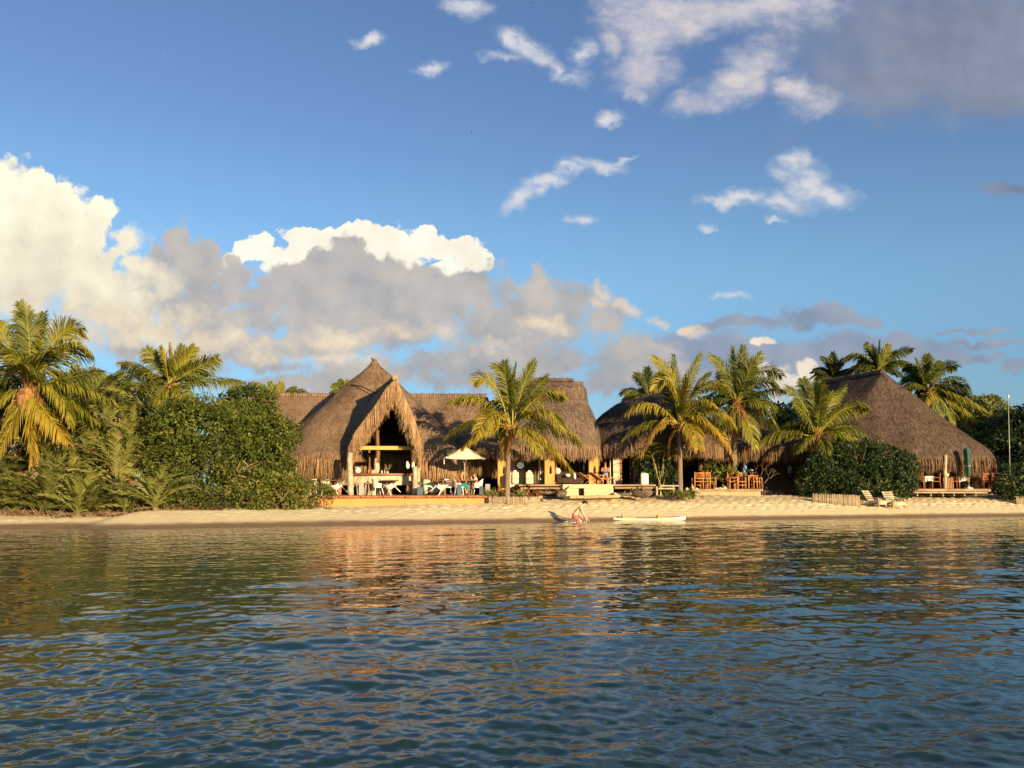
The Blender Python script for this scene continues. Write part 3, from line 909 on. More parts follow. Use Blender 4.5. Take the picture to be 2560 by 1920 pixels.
# second palm, straight trunk
palm('straight coconut palm with a slim ringed trunk in front of the dark open hall', 48.2, (1699, 1066), (1700, 1232), [
    (1632, 893, 1690, 925, .2, .56, .4, .9), (1684, 890, 1692, 975, .5, .20, .3, 1.1), (1752, 886, 1712, 960, .3, .36, .35, 1.0), (1634, 975, 1672, 895, -1.2, .62, .5, .6),
    (1824, 985, 1752, 905, .2, .54, .6), (1564, 1034, 1625, 975, -.3, .66, .8), (1838, 1068, 1782, 985, -.8, .62, .8), (1606, 1136, 1652, 1020, -.9, .84, .8),
    (1834, 1142, 1775, 1015, -.6, .80, .85), (1560, 1094, 1625, 1030, .5, .52, .8), (1795, 1020, 1745, 975, -1.4, .60, .7), (1716, 945, 1702, 1000, -1.2, .60, .4, 1.3),
    (1745, 1125, 1735, 1040, -1.8, .72, .8), (1775, 935, 1730, 965, 1.0, .30, .4, .8), (1655, 935, 1680, 975, 1.0, .26, .4, 1.0), (1806, 1110, 1760, 1020, -1.2, .70, .85)],
    32, CP, .155, .11, 0.0, fill=7, fill_len=1.8, dead=3)
# third palm, taller behind it
palm('tall bushy coconut palm with orange fibre below its crown behind the straight palm', 53.0, (1840, 1012), (1832, 1226), [
    (1775, 888, 1830, 930, .3, .40, .4, .9), (1832, 868, 1836, 960, .4, .26, .35, 1.2), (1858, 866, 1846, 950, -.3, .38, .35, 1.2), (1902, 886, 1868, 930, -.3, .42, .4, .9),
    (1954, 940, 1898, 890, .4, .50, .6, .5), (1944, 968, 1902, 925, -.8, .40, .6), (1964, 980, 1910, 965, .6, .28, .6), (1968, 1032, 1905, 985, .2, .36, .8),
    (1950, 1090, 1905, 1010, -.5, .50, .8), (1790, 965, 1815, 960, .8, .24, .5), (1770, 1010, 1800, 975, .9, .24, .7), (1890, 1120, 1868, 1035, -1.0, .56, .8),
    (1800, 930, 1822, 960, .9, .30, .4, .9), (1880, 905, 1862, 960, -.8, .34, .4, 1.2), (1800, 1090, 1815, 1020, -.5, .40, .8), (1920, 1015, 1885, 985, -1.0, .42, .7)],
    33, CP, .16, .13, .05, boots=True, fill=11, fill_len=2.0, dead=7)
# dark one behind the second
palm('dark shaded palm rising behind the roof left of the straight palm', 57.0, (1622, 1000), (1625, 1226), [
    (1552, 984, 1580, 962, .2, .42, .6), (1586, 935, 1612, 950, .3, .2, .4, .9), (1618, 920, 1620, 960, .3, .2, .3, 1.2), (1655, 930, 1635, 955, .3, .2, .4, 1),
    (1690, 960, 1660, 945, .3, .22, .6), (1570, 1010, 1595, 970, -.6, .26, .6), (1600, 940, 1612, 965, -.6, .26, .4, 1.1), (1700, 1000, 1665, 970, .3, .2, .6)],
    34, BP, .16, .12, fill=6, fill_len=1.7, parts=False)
# short palm at the pavilion's left corner
palm('low coconut palm with wide upright fronds at the left of the round dark bush', 52.4, (2042, 1098), (2044, 1236), [
    (1966, 968, 2020, 1000, .2, .40, .45, .9), (2006, 948, 2020, 985, .6, .34, .4, .9), (2040, 955, 2040, 1020, -.3, .46, .35, 1.3), (2056, 958, 2048, 1020, -.7, .52, .35, 1.3),
    (2113, 970, 2072, 1010, .2, .38, .4, .9), (2170, 1024, 2110, 990, -.2, .52, .65, .6), (2164, 1086, 2115, 1040, .3, .34, .7), (2150, 1108, 2100, 1060, -.9, .56, .7),
    (1890, 1114, 1945, 1060, .1, .52, .85), (1958, 1068, 2000, 1045, .5, .40, .7), (1990, 1130, 2010, 1080, -.8, .46, .8), (1985, 1010, 2020, 1030, -.5, .42, .5, .8),
    (2085, 985, 2062, 1030, -.4, .44, .4, 1.0), (2066, 1150, 2060, 1090, -1.5, .44, .9)],
    35, CP, .16, .13, boots=True, fill=6, fill_len=1.7, dead=1)
# behind the pavilion
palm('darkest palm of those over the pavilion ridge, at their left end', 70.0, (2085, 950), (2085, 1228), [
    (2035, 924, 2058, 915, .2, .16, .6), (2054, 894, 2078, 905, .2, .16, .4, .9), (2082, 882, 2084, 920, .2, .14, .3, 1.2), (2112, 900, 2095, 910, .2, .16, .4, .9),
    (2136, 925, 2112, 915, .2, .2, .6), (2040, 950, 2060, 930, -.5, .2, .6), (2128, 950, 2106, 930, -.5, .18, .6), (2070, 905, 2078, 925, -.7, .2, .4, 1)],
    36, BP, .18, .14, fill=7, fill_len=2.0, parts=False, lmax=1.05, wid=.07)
palm('tallest palm over the pavilion, spreading right behind the ridge end', 68.0, (2195, 930), (2195, 1228), [
    (2108, 898, 2150, 868, .2, .40, .6), (2166, 860, 2185, 880, .3, .22, .4, .9), (2200, 853, 2198, 900, .3, .16, .3, 1.2), (2222, 862, 2208, 900, -.4, .46, .35, 1.2),
    (2280, 874, 2232, 878, .3, .18, .5, .6), (2150, 945, 2170, 905, .1, .26, .6), (2274, 912, 2238, 890, .1, .28, .6), (2120, 940, 2155, 900, .4, .32, .6),
    (2182, 866, 2190, 900, -.6, .26, .4, 1.1), (2262, 950, 2232, 910, -.5, .24, .6), (2240, 880, 2215, 900, .5, .2, .4, .9), (2310, 935, 2250, 890, .1, .44, .6)],
    37, BP, .18, .14, fill=6, fill_len=2.2, parts=False, lmax=1.1, wid=.07)
palm('shaggy drooping palm with hanging yellow fronds behind the pavilion slope', 64.0, (2322, 980), (2326, 1228), [
    (2318, 888, 2320, 930, .3, .34, .35, 1.2), (2392, 918, 2350, 898, .2, .30, .6, .6), (2424, 986, 2385, 915, .1, .36, .8), (2262, 918, 2295, 915, .3, .30, .6),
    (2258, 968, 2290, 945, .3, .44, .7), (2412, 1060, 2380, 960, -.3, .44, .85), (2472, 1034, 2400, 985, .1, .56, .8), (2306, 1016, 2312, 985, -1.5, .70, .8),
    (2352, 1040, 2340, 985, -1.2, .46, .8), (2350, 905, 2336, 940, -.5, .3, .4, 1), (2290, 900, 2306, 935, -.4, .3, .4, 1), (2430, 1010, 2385, 950, .5, .26, .8), (2460, 1075, 2400, 1000, -.4, .60, .85), (2390, 1075, 2365, 995, -.9, .5, .85)],
    38, BP, .20, .17, boots=True, fill=9, fill_len=2.2, parts=False, lmax=1.15, wid=.07)
# little crowns over the long roof at the left
palm('small sunlit palm crown just showing over the long left roof', 64.0, (690, 1012), (690, 1226), [
    (644, 958, 668, 972, .2, .55, .5), (675, 956, 684, 985, .2, .4, .3, 1.1), (703, 957, 698, 985, -.2, .55, .3, 1.1), (738, 968, 712, 975, .2, .5, .5), (776, 988, 735, 965, .2, .42, .6), (622, 985, 655, 970, .3, .4, .6)],
    39, BP, .16, .12, fill=3, fill_len=1.4, parts=False, wid=.07)
palm('distant palm tuft peeping over the roof left of the bar peak', 66.0, (856, 1000), (856, 1226), [
    (832, 962, 846, 966, .2, .38, .4, .9), (850, 950, 854, 975, .2, .30, .3, 1.2), (871, 951, 862, 975, .2, .5, .3, 1.2), (884, 972, 868, 970, .2, .4, .5), (828, 985, 842, 972, .3, .4, .6)],
    40, BP, .15, .12, fill=3, fill_len=1.2, parts=False, wid=.07)
# the two at the left
palm('big near coconut palm with orange fibrous leaf bases at the left edge', 39.6, (72, 975), (92, 1262), [
    (50, 758, 72, 840, .4, .40, .35, 1.1), (64, 772, 76, 850, -.4, .36, .35, 1.2), (109, 786, 92, 850, .2, .30, .35, 1.0), (206, 826, 140, 790, .2, .56, .5, .7),
    (226, 884, 168, 830, -.5, .54, .65, .5), (250, 930, 160, 945, .8, .34, .6), (291, 1010, 190, 945, .3, .54, .6), (176, 1060, 160, 955, -1.0, .58, .85, .5),
    (-8, 808, 20, 850, .3, .50, .5, .8), (-40, 860, 10, 840, -.2, .46, .6), (-60, 960, 0, 880, -.4, .44, .7), (-30, 1040, 20, 960, -.8, .52, .8),
    (-4, 1140, 50, 1000, -.6, .70, .85), (78, 1165, 84, 1040, -1.2, .72, .8, 1.0), (172, 1106, 110, 1020, -.9, .72, .85), (55, 910, 62, 900, -2.6, .50, .7),
    (20, 900, 50, 850, -1.4, .48, .6), (120, 880, 100, 880, -1.6, .46, .6), (240, 1055, 160, 985, .6, .48, .8), (-50, 1010, 20, 920, .6, .4, .7)],
    41, CP, .21, .16, .10, boots=True, fill=5, fill_len=1.9, lmax=1.25, nleaf=84, dead=4, boot_k=1.5)
palm('sunlit yellow-green palm rising out of the leafy thicket at the left', 44.0, (425, 968), (428, 1258), [
    (305, 910, 365, 915, .1, .52, .6), (366, 873, 400, 910, .2, .40, .5, .8), (402, 868, 418, 920, -.6, .58, .35, 1.2), (424, 862, 424, 920, -.4, .60, .3, 1.3),
    (456, 866, 440, 920, .3, .30, .3, 1.2), (486, 868, 456, 915, -.2, .52, .4, 1.0), (544, 896, 480, 920, .1, .46, .55, .6), (602, 954, 520, 945, .2, .46, .6),
    (350, 985, 385, 945, .4, .44, .7), (390, 1010, 405, 975, -1.2, .50, .8), (515, 960, 468, 930, .5, .36, .6), (470, 1000, 455, 960, -1.0, .5, .7), (340, 930, 385, 930, .8, .36, .6)],
    42, CP, .14, .10, .05, fill=4, fill_len=1.6)
# ------------------------------------------------------------------ thatched roofs
def eave_ring(c, hx, hy, rot, n, power):
    """rounded rectangle / oval outline, n points"""
    pts = []
    for i in range(n):
        a = 2 * math.pi * i / n
        ca, sa = math.cos(a), math.sin(a)
        k = (abs(ca / hx) ** power + abs(sa / hy) ** power) ** (-1 / power)
        x, y = ca * k, sa * k
        pts.append((c[0] + x * math.cos(rot) - y * math.sin(rot), c[1] + x * math.sin(rot) + y * math.cos(rot)))
    return np.array(pts)

def lump(P3, seed, amp):
    """slow unevenness of hand-laid thatch"""
    q = np.random.default_rng(seed)
    out = np.zeros(len(P3))
    for f, a in ((0.7, 1.0), (1.6, .6), (3.6, .4)):
        for k in range(4):
            d = q.normal(0, f, 3)
            out += a * np.sin(P3 @ d + q.uniform(0, 6.28)) / 4
    return out * amp

def strands_on(V, F, count, seed, lmin=.14, lmax=.34, wid=.017, lift=.04, tone=.5, tsd=.2):
    """short straws lying down the slope of a surface"""
    q = np.random.default_rng(seed)
    A = V[F]                                     # n,4,3
    ar = np.linalg.norm(np.cross(A[:, 2] - A[:, 0], A[:, 3] - A[:, 1]), axis=1)
    k = q.choice(len(F), count, p=ar / ar.sum())
    u, v = q.random((count, 1)), q.random((count, 1))
    Q = A[k]
    p = Q[:, 0] * (1 - u) * (1 - v) + Q[:, 1] * u * (1 - v) + Q[:, 2] * u * v + Q[:, 3] * (1 - u) * v
    nrm = np.cross(Q[:, 2] - Q[:, 0], Q[:, 3] - Q[:, 1]); nrm /= np.linalg.norm(nrm, axis=1, keepdims=True) + 1e-9
    nrm *= np.where(nrm[:, 2:3] < 0, -1, 1)
    dn = np.array([0, 0, -1.0]) - nrm * (-nrm[:, 2:3]); dn /= np.linalg.norm(dn, axis=1, keepdims=True) + 1e-9
    sd = np.cross(nrm, dn)
    d = dn + sd * q.normal(0, .22, (count, 1))
    L = q.uniform(lmin, lmax, (count, 1)); w = wid * q.uniform(.5, 1.3, (count, 1))
    a = p + nrm * 0.004; b = p + d * L + nrm * lift * q.uniform(.2, 1.3, (count, 1))
    return np.stack([a - sd * w, a + sd * w, b + sd * w * .4, b - sd * w * .4], 1), np.clip(tone + q.normal(0, tsd, count), 0, 1)

def fringe_polys(path, outn, per_m, lmin, lmax, seed, depth=.35, splay=.10, tone=.5, wid=.019, down=None):
    """straw bundles hanging from a polyline path (m,3) with outward normals outn (m,3)"""
    q = np.random.default_rng(seed)
    seg = np.linalg.norm(np.diff(path, axis=0), axis=1); cum = np.concatenate([[0], np.cumsum(seg)])
    n = int(cum[-1] * per_m * 1.7)
    if n < 1: return np.zeros((0, 4, 3)), np.zeros(0)
    s_ = np.sort(q.uniform(0, cum[-1], n))
    p = np.stack([np.interp(s_, cum, path[:, i]) for i in range(3)], 1)
    o = np.stack([np.interp(s_, cum, outn[:, i]) for i in range(3)], 1); o /= np.linalg.norm(o, axis=1, keepdims=True) + 1e-9
    t = np.cross(o, [0, 0, 1.0]); t /= np.linalg.norm(t, axis=1, keepdims=True) + 1e-9
    lay = q.random((n, 1))
    # tufts: neighbours share length
    cl = np.interp(s_, np.linspace(0, cum[-1], max(3, int(cum[-1] * 3.2))), q.random(max(3, int(cum[-1] * 3.2))))[:, None]
    cl2 = np.interp(s_, np.linspace(0, cum[-1], max(3, int(cum[-1] * 9))), q.random(max(3, int(cum[-1] * 9))))[:, None]
    L = lmin + (lmax - lmin) * np.clip(.30 * cl + .42 * cl2 + .30 * q.random((n, 1)), 0, 1.1)
    L = np.where(q.random((n, 1)) < .05, L * 1.22, L)
    a = p - o * depth * lay + np.array([0, 0, 1.0]) * (.10 * (1 - lay) * q.random((n, 1)) + .02)
    dz = np.array([0, 0, -1.0]) if down is None else down
    d1 = dz + o * splay * q.normal(1.0, .5, (n, 1)) + t * q.normal(0, .06, (n, 1))
    m_ = a + d1 * L * .5
    e = m_ + (dz + o * splay * .25 * q.normal(0, 1, (n, 1)) + t * q.normal(0, .09, (n, 1))) * L * .5
    w = wid * q.uniform(.5, 1.5, (n, 1))
    tw = t * np.cos(x := q.normal(0, .7, (n, 1))) + o * np.sin(x)
    Q = np.concatenate([np.stack([a - tw * w, a + tw * w, m_ + tw * w * .85, m_ - tw * w * .85], 1),
                        np.stack([m_ - tw * w * .85, m_ + tw * w * .85, e + tw * w * .15, e - tw * w * .15], 1)])
    tn = np.clip(tone + q.normal(0, .11, n) + .22 * (cl2[:, 0] - .5), 0, 1)
    return Q, np.concatenate([tn, tn])

def thatch_roof(parent, rA, rB, c, hx, hy, rot, power, prof, seed, mat, fmat, n=150, straws=9000, fr_len=(.8, 1.5), per_m=95,
                keep=None, ridge=True, ridge_w=.14, cut=None, amp=.07, name='roof', ftone=.5):
    """roof swept from the ridge line rA-rB to the eave outline; prof = [(fraction outward, z)]; the last rows hang at the eave"""
    E = eave_ring(c, hx, hy, rot, n, power)
    rA = np.array(rA, float); rB = np.array(rB, float)
    ab = rB[:2] - rA[:2]; L2 = float(ab @ ab)
    Rg = []
    for e in E:
        t = 0.5 if L2 < 1e-6 else float(np.clip(((e - rA[:2]) @ ab) / L2, 0, 1))
        base = rA[:2] + ab * t if L2 > 1e-6 else rA[:2]
        d = e - base; d /= np.linalg.norm(d) + 1e-9
        Rg.append((*(base + d * .10), t))
    Rg = np.array(Rg)
    fr = np.interp(np.linspace(0, 1, 34), np.linspace(0, 1, len(prof)), [p[0] for p in prof])
    fz = np.interp(np.linspace(0, 1, 34), np.linspace(0, 1, len(prof)), [p[1] for p in prof])
    rows = []
    zr = rA[2] * (1 - Rg[:, 2]) + rB[2] * Rg[:, 2]
    for f, z in zip(fr, fz):
        xy = Rg[:, :2] * (1 - f) + E * f
        zz = np.full(n, z) + (zr - prof[0][1]) * max(0, 1 - f * 1.0)
        rows.append(np.column_stack([xy, zz]))
    V = np.concatenate(rows)
    cen = np.array([c[0], c[1], 0.0])
    outw = V - cen; outw[:, 2] = 0; outw /= np.linalg.norm(outw, axis=1, keepdims=True) + 1e-9
    V = V + (outw * .6 + np.array([0, 0, .8])) * lump(V, seed, amp)[:, None]
    h = len(rows)
    idx = np.arange(h * n).reshape(h, n); nx = np.roll(idx, -1, 1)
    F = np.stack([idx[:-1], nx[:-1], nx[1:], idx[1:]], -1).reshape(-1, 4)
    # underside, a hand's breadth lower
    U = V - outw * .16 - np.array([0, 0, .20])
    Fu = F[:, ::-1] + len(V)
    if cut is not None:
        kf = ~cut(V[F].mean(1)); F = F[kf]; Fu = Fu[kf]
    rim = np.stack([idx[-1], nx[-1], nx[-1] + len(V), idx[-1] + len(V)], -1)
    if cut is not None: rim = rim[~cut(V[rim[:, :2]].mean(1))]
    V2 = np.concatenate([V, U]); F2 = np.concatenate([F, Fu, rim])
    mb = MB(); mb.v = V2; mb.f = F2; mb.n = len(V2); mb.t = np.full(len(F2), .5)
    r = build(name, mb, mat, parent)
    nb = NB(4)
    Q, tn = strands_on(V, F[V[F].mean(1)[:, 2] > fz[-4]], straws, seed, tone=.5)
    nb.add(Q, tn)
    build('loose_straw', nb.mb(), mat, r, smooth=False)
    # eave fringe
    ring = V[idx[-1]]; ring = np.concatenate([ring, ring[:1]])
    ring[:, 2] += .06
    on = outw[idx[-1]]; on = np.concatenate([on, on[:1]])
    nb = NB(4)
    if keep is None:
        Q, tn = fringe_polys(ring, on, per_m, fr_len[0], fr_len[1], seed + 1, tone=ftone); nb.add(Q, tn)
    else:
        ok = keep(ring)
        i = 0
        while i < len(ring):
            if ok[i]:
                j = i
                while j + 1 < len(ring) and ok[j + 1]: j += 1
                if j > i:
                    Q, tn = fringe_polys(ring[i:j + 1], on[i:j + 1], per_m, fr_len[0], fr_len[1], seed + i, tone=ftone); nb.add(Q, tn)
                i = j + 1
            else: i += 1
    build('eave_fringe', nb.mb(), fmat, r, smooth=False)
    if ridge:
        a = Vector(rA); b = Vector(rB)
        if (b - a).length > .3:
            mb = MB(); nn = max(4, int((b - a).length / .22))
            q = np.random.default_rng(seed + 9)
            pts = [a.lerp(b, i / nn) + Vector((0, 0, .02 + q.normal(0, .02) - .05 * math.sin(math.pi * i / nn))) for i in range(nn + 1)]
            mb.tube(pts, [ridge_w * (1 + q.normal(0, .07)) for _ in pts], 9)
            d = (b - a).normalized(); sd = d.cross(Vector((0, 0, 1)))
            for i in range(nn * 2):              # bound bundles across the ridge
                p = a.lerp(b, (i + .5) / (nn * 2)) + Vector((0, 0, .03))
                w = ridge_w * 1.12
                mb.tube([p + sd * w * 1.25 + Vector((0, 0, -w * .55)), p + sd * w * .8 + Vector((0, 0, w * .62)), p + Vector((0, 0, w * 1.02)), p - sd * w * .8 + Vector((0, 0, w * .62)), p - sd * w * 1.25 + Vector((0, 0, -w * .55))], .05, 5, float(q.uniform(.3, .9)))
            for i in range(nn * 5):
                p = a.lerp(b, float(q.random())) + Vector((0, 0, ridge_w * .8))
                mb.tube([p, p + Vector((q.normal(0, .12), q.normal(0, .12), q.uniform(.05, .22)))], [.014, .004], 3, float(q.random()))
            build('ridge_cap', mb, mat, r, smooth=False)
    return r

FL = 1.18                                         # floor of the bar terrace over the water
# ------------------------------------------------------------------ the bar
bar = thing('thatched_bar', 'sunlit thatched bar with a tall peaked roof and a pointed gable over its counter', 'building', (-7.9, 51, ground_h(-7.9, 51)))
# long roof behind
zr = P(700, 990, 55).z
thatch_roof(bar, (P(634, 988, 55).x, 55.0, zr), (P(1216, 988, 55).x, 55.0, zr - .08), (-8.9, 55.0), 8.3, 5.2, 0, 5, [(0, zr), (.08, zr - .35), (.5, zr - 2.0), (.85, zr - 3.35), (.97, zr - 3.9), (1.0, zr - 4.25)],
            50, THATCH, STRAW, n=170, straws=9000, keep=lambda r: r[:, 1] < 54, per_m=80, fr_len=(.6, 1.2), name='long_roof', ftone=.42)
# gable that leans out over the counter
gL = [P(x, y, Y) for x, y, Y in ((989, 952, 44.9), (962, 980, 45.0), (935, 1022, 45.1), (910, 1055, 45.2), (884, 1090, 45.3), (868, 1128, 45.4))]
gR = [P(x, y, Y) for x, y, Y in ((989, 952, 44.9), (1003, 990, 45.2), (1025, 1034, 45.5), (1040, 1075, 45.8), (1049, 1112, 46.1), (1050, 1140, 46.3))]
bL = [P(x, y, Y) for x, y, Y in ((944, 984, 48.9), (925, 1000, 48.7), (912, 1028, 48.2), (900, 1058, 47.6), (880, 1094, 46.9), (866, 1130, 46.4))]
bR = [P(x, y, Y) for x, y, Y in ((944, 984, 48.9), (990, 1010, 49.0), (1020, 1045, 48.6), (1040, 1080, 48.0), (1052, 1115, 47.4), (1054, 1142, 46.9))]
def under_gable(c):
    zs = np.array([p.z for p in bL])[::-1]; xl = np.array([p.x for p in bL])[::-1]
    zr_ = np.array([p.z for p in bR])[::-1]; xr = np.array([p.x for p in bR])[::-1]
    l = np.interp(c[:, 2], zs, xl); r = np.interp(c[:, 2], zr_, xr)
    return (c[:, 1] < 50) & (c[:, 0] > l + .12) & (c[:, 0] < r - .12) & (c[:, 2] < zs[-1] - .12) & (c[:, 0] > -9.2)
# tall peak
ap = P(936, 905, 51)
ze = P(936, 1122, 46).z
thatch_roof(bar, (ap.x, 51, ap.z), (ap.x, 51, ap.z), (ap.x - .05, 51.0), 5.75, 5.1, 0, 2.4, [(0, ap.z), (.03, ap.z - .22), (.25, ap.z - 1.40), (.5, ap.z - 2.72), (.75, ap.z - 4.02), (.93, ze + .15), (.985, ze - .18), (1.0, ze - .5)],
            51, THATCH, STRAW, n=150, straws=12000, fr_len=(.85, 1.45), per_m=130, amp=.08, cut=under_gable, name='peaked_roof', ftone=.55,
            keep=lambda r: ~((r[:, 1] < 49) & (r[:, 0] > -8.35) & (r[:, 0] < -5.1)))
mb = MB(); q = np.random.default_rng(2)
mb.lathe([(.20, -.30), (.17, -.05), (.13, .12), (.15, .16), (.10, .22)], (ap.x, 51, ap.z - .12), 10)
for i in range(30):
    a = q.uniform(0, 6.28); mb.tube([(ap.x + math.cos(a) * .1, 51 + math.sin(a) * .1, ap.z), (ap.x + math.cos(a) * .2, 51 + math.sin(a) * .2, ap.z + q.uniform(.1, .32))], [.02, .006], 3, float(q.random()))
build('peak_cap', mb, STRAW, bar, smooth=False)

def dense(pts, k=8):
    out = []
    for i in range(len(pts) - 1):
        for j in range(k): out.append(pts[i].lerp(pts[i + 1], j / k))
    return out + [pts[-1]]
mb = MB()
for front, back, sg in ((gL, bL, -1), (gR, bR, 1)):
    f_, b_ = dense(front), dense(back)
    rows = []
    for i in range(len(f_)):
        rows.append([f_[i].lerp(b_[i], j / 10) + Vector((0, 0, .10 * math.sin(math.pi * j / 10) + .05)) for j in range(11)])
    V = np.array([tuple(p) for r in rows for p in r]); V = V + np.array([0, 0, 1.0]) * lump(V, 77, .05)[:, None]
    w = 11; F = [(i * w + j, i * w + j + 1, i * w + w + j + 1, i * w + w + j) for i in range(len(rows) - 1) for j in range(w - 1)]
    mb.add(V.tolist(), F)
    U = V - np.array([0, 0, .30]); mb.add(U.tolist(), [f[::-1] for f in F])
gable = build('gable_roof', mb, THATCH, bar)
nb = NB(4)
for sd_, (front, sg) in enumerate(((gL, -1), (gR, 1))):
    path = np.array([tuple(p) for p in dense(front)])
    on = np.tile(np.array([.34, -.94, 0.0]), (len(path), 1))
    path = path + np.array([0.05, -.15, .05])
    for k, (dp, l0, l1) in enumerate(((.1, .55, 1.25), (.35, .7, 1.45), (.6, .7, 1.35))):
        ins = np.array([0, 0, -1.0]) + np.array([-sg * .10, 0, 0])
        Q, tn = fringe_polys(path + on * (.12 - .2 * k), on, 190, l0, l1, 300 + 10 * sd_ + k, depth=dp, splay=.07, tone=.58, wid=.019, down=ins)
        nb.add(Q, tn)
build('gable_fringe', nb.mb(), STRAW, gable, smooth=False)
mb = MB().tube([p + Vector((0, -.05, .1)) for p in (P(989, 951, 44.9), P(966, 968, 46.8), P(944, 983, 48.9))], [.16, .14, .10], 8)
build('ridge_cap', mb, STRAW, gable, smooth=False)
# seam laid over the peak
mb = MB().tube([P(x, y, Y) for x, y, Y in ((848, 984, 51.2), (862, 970, 50.6), (880, 962, 49.6), (905, 967, 49.0), (925, 976, 48.7), (942, 983, 48.6))], .035, 5)
build('roof_seam', mb, DARKWOOD, bar)

# inside: floor, dark back wall, posts, beam, counter
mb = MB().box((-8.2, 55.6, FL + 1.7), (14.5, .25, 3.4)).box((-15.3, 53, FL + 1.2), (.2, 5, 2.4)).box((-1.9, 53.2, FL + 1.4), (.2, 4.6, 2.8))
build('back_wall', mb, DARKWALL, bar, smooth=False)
def post(px, y0, y1, Y, r, mat, parent, name='post', seed=0, lean=0.0):
    q = np.random.default_rng(seed + int(px))
    a = P(px, y1, Y); b = P(px + lean, y0, Y)
    pts = [a.lerp(b, i / 7) + Vector((q.normal(0, .012), q.normal(0, .012), 0)) for i in range(8)]
    return build(name, MB().tube(pts, [r * (1.12 - .03 * i) * (1 + q.normal(0, .03)) for i in range(8)], 10), mat, parent)
bm_ = MB().bbox(P(963, 1120, 46.6), (2.75, .20, .20), .02, rz=.06)
build('cross_beam', bm_, M_plain('ochre_beam', (.72, .46, .16), (.60, .36, .11), 4, .8, .2, (.2, 1, 1)), bar, smooth=False)
post(944, 1075, 1158, 46.75, .115, WOOD, bar, 'upper_post')
post(942, 1146, 1182, 46.75, .15, STONE, bar, 'stone_pillar')
build('pillar_block', MB().bbox(P(939, 1182, 46.6), (.36, .34, .30), .02), STONE, bar, smooth=False)
post(922, 1120, 1186, 48.0, .09, WOOD, bar, 'post')
post(876, 1132, 1238, 44.6, .14, PALEWOOD, bar, 'trunk_post', lean=-1)
post(1038, 1166, 1237, 45.4, .13, PALEWOOD, bar, 'trunk_post', lean=-1)
post(1046, 1170, 1237, 45.5, .08, PALEWOOD, bar, 'trunk_post', lean=1)
post(848, 1160, 1238, 46.6, .11, TEAK, bar, 'trunk_post')
for px, w in ((1141, .19), (1164, .24)):
    build('ochre_pillar', MB().bbox(P(px, 1200, 48.9) + Vector((0, 0, .0)), (w, .3, 1.5), .02), OCHRE, bar, smooth=False)
mbw = MB()
for px in (767, 783): mbw.box(P(px, 1178, 47.4), (.26, .05, .85))
build('bright_curtain', mbw, CLOTH, bar, smooth=False)
build('window_frame', MB().box(P(775, 1178, 47.5), (.95, .06, 1.3)).box(P(795, 1185, 47.35), (.09, .12, 1.6)).box(P(803, 1185, 47.3), (.06, .1, 1.6)), CREAM, bar, smooth=False)
build('side_wall', MB().box(P(757, 1190, 48.0), (.30, .3, 1.9)).box(P(700, 1190, 48.6), (2.2, .3, 1.9)), OCHRE, bar, smooth=False)
build('grey_panel', MB().bbox(P(826, 1192, 47.9), (1.0, .08, .95), .02), M_plain('grey_mauve_panel', (.20, .165, .15), (.16, .13, .12), 3, .9, .1), bar, smooth=False)
# hanging lamp cloths
for px, py in ((1019, 1163), (1032.5, 1163)):
    build('hanging_cloth', MB().blob(P(px, py, 46.0), (.085, .06, .20), int(px), .5, 10, 8), CLOTH, bar)

# bar counter: boulder-stone body under a thick wooden top
ct = thing('bar_counter', 'curved stone bar counter with a dark wooden top under the gable', 'bar counter', (P(930, 1225, 46).x, 46.3, FL))
def arc_slab(x0, x1, y0, bulge, depth, z0, z1, n=24, wob=0.0, seed=0):
    q = np.random.default_rng(seed); mb = MB(); rows = []
    for i in range(n + 1):
        t = i / n; x = x0 + (x1 - x0) * t; yy = y0 - bulge * math.sin(math.pi * t) ** .8
        w1, w2 = q.normal(0, wob, 2)
        rows.append([(x, yy + w1, z0), (x, yy + w2 - wob, (z0 + z1) / 2), (x, yy + w1, z1), (x, yy + depth, z1), (x, yy + depth, z0)])
    vs = [p for r in rows for p in r]; fs = []
    for i in range(n):
        for k in range(5):
            fs.append((i * 5 + k, i * 5 + 5 + k, i * 5 + 5 + (k + 1) % 5, i * 5 + (k + 1) % 5))
    fs.append((0, 1, 2, 3, 4)); fs.append(tuple(range(n * 5 + 4, n * 5 - 1, -1)))
    return mb.add(vs, fs)
xa, xb = P(826, 1190, 46.3).x, P(1030, 1190, 46.3).x
build('counter_top', arc_slab(xa, xb, 46.5, .75, .7, FL + 1.02, FL + 1.12), M_plain('red_brown_top', (.26, .085, .035), (.16, .05, .025), 5, .5, .4, (.3, 1, 1)), ct, smooth=False)
build('stone_front', arc_slab(xa + .2, xb - .1, 46.6, .68, .45, FL + .52, FL + 1.015, 40, .012, 3), STONE, ct, smooth=False)
build('stone_foot', arc_slab(P(905, 1200, 46.4).x, P(972, 1200, 46.4).x, 46.35, .30, .45, FL, FL + .55, 30, .02, 4), STONE, ct, smooth=False)
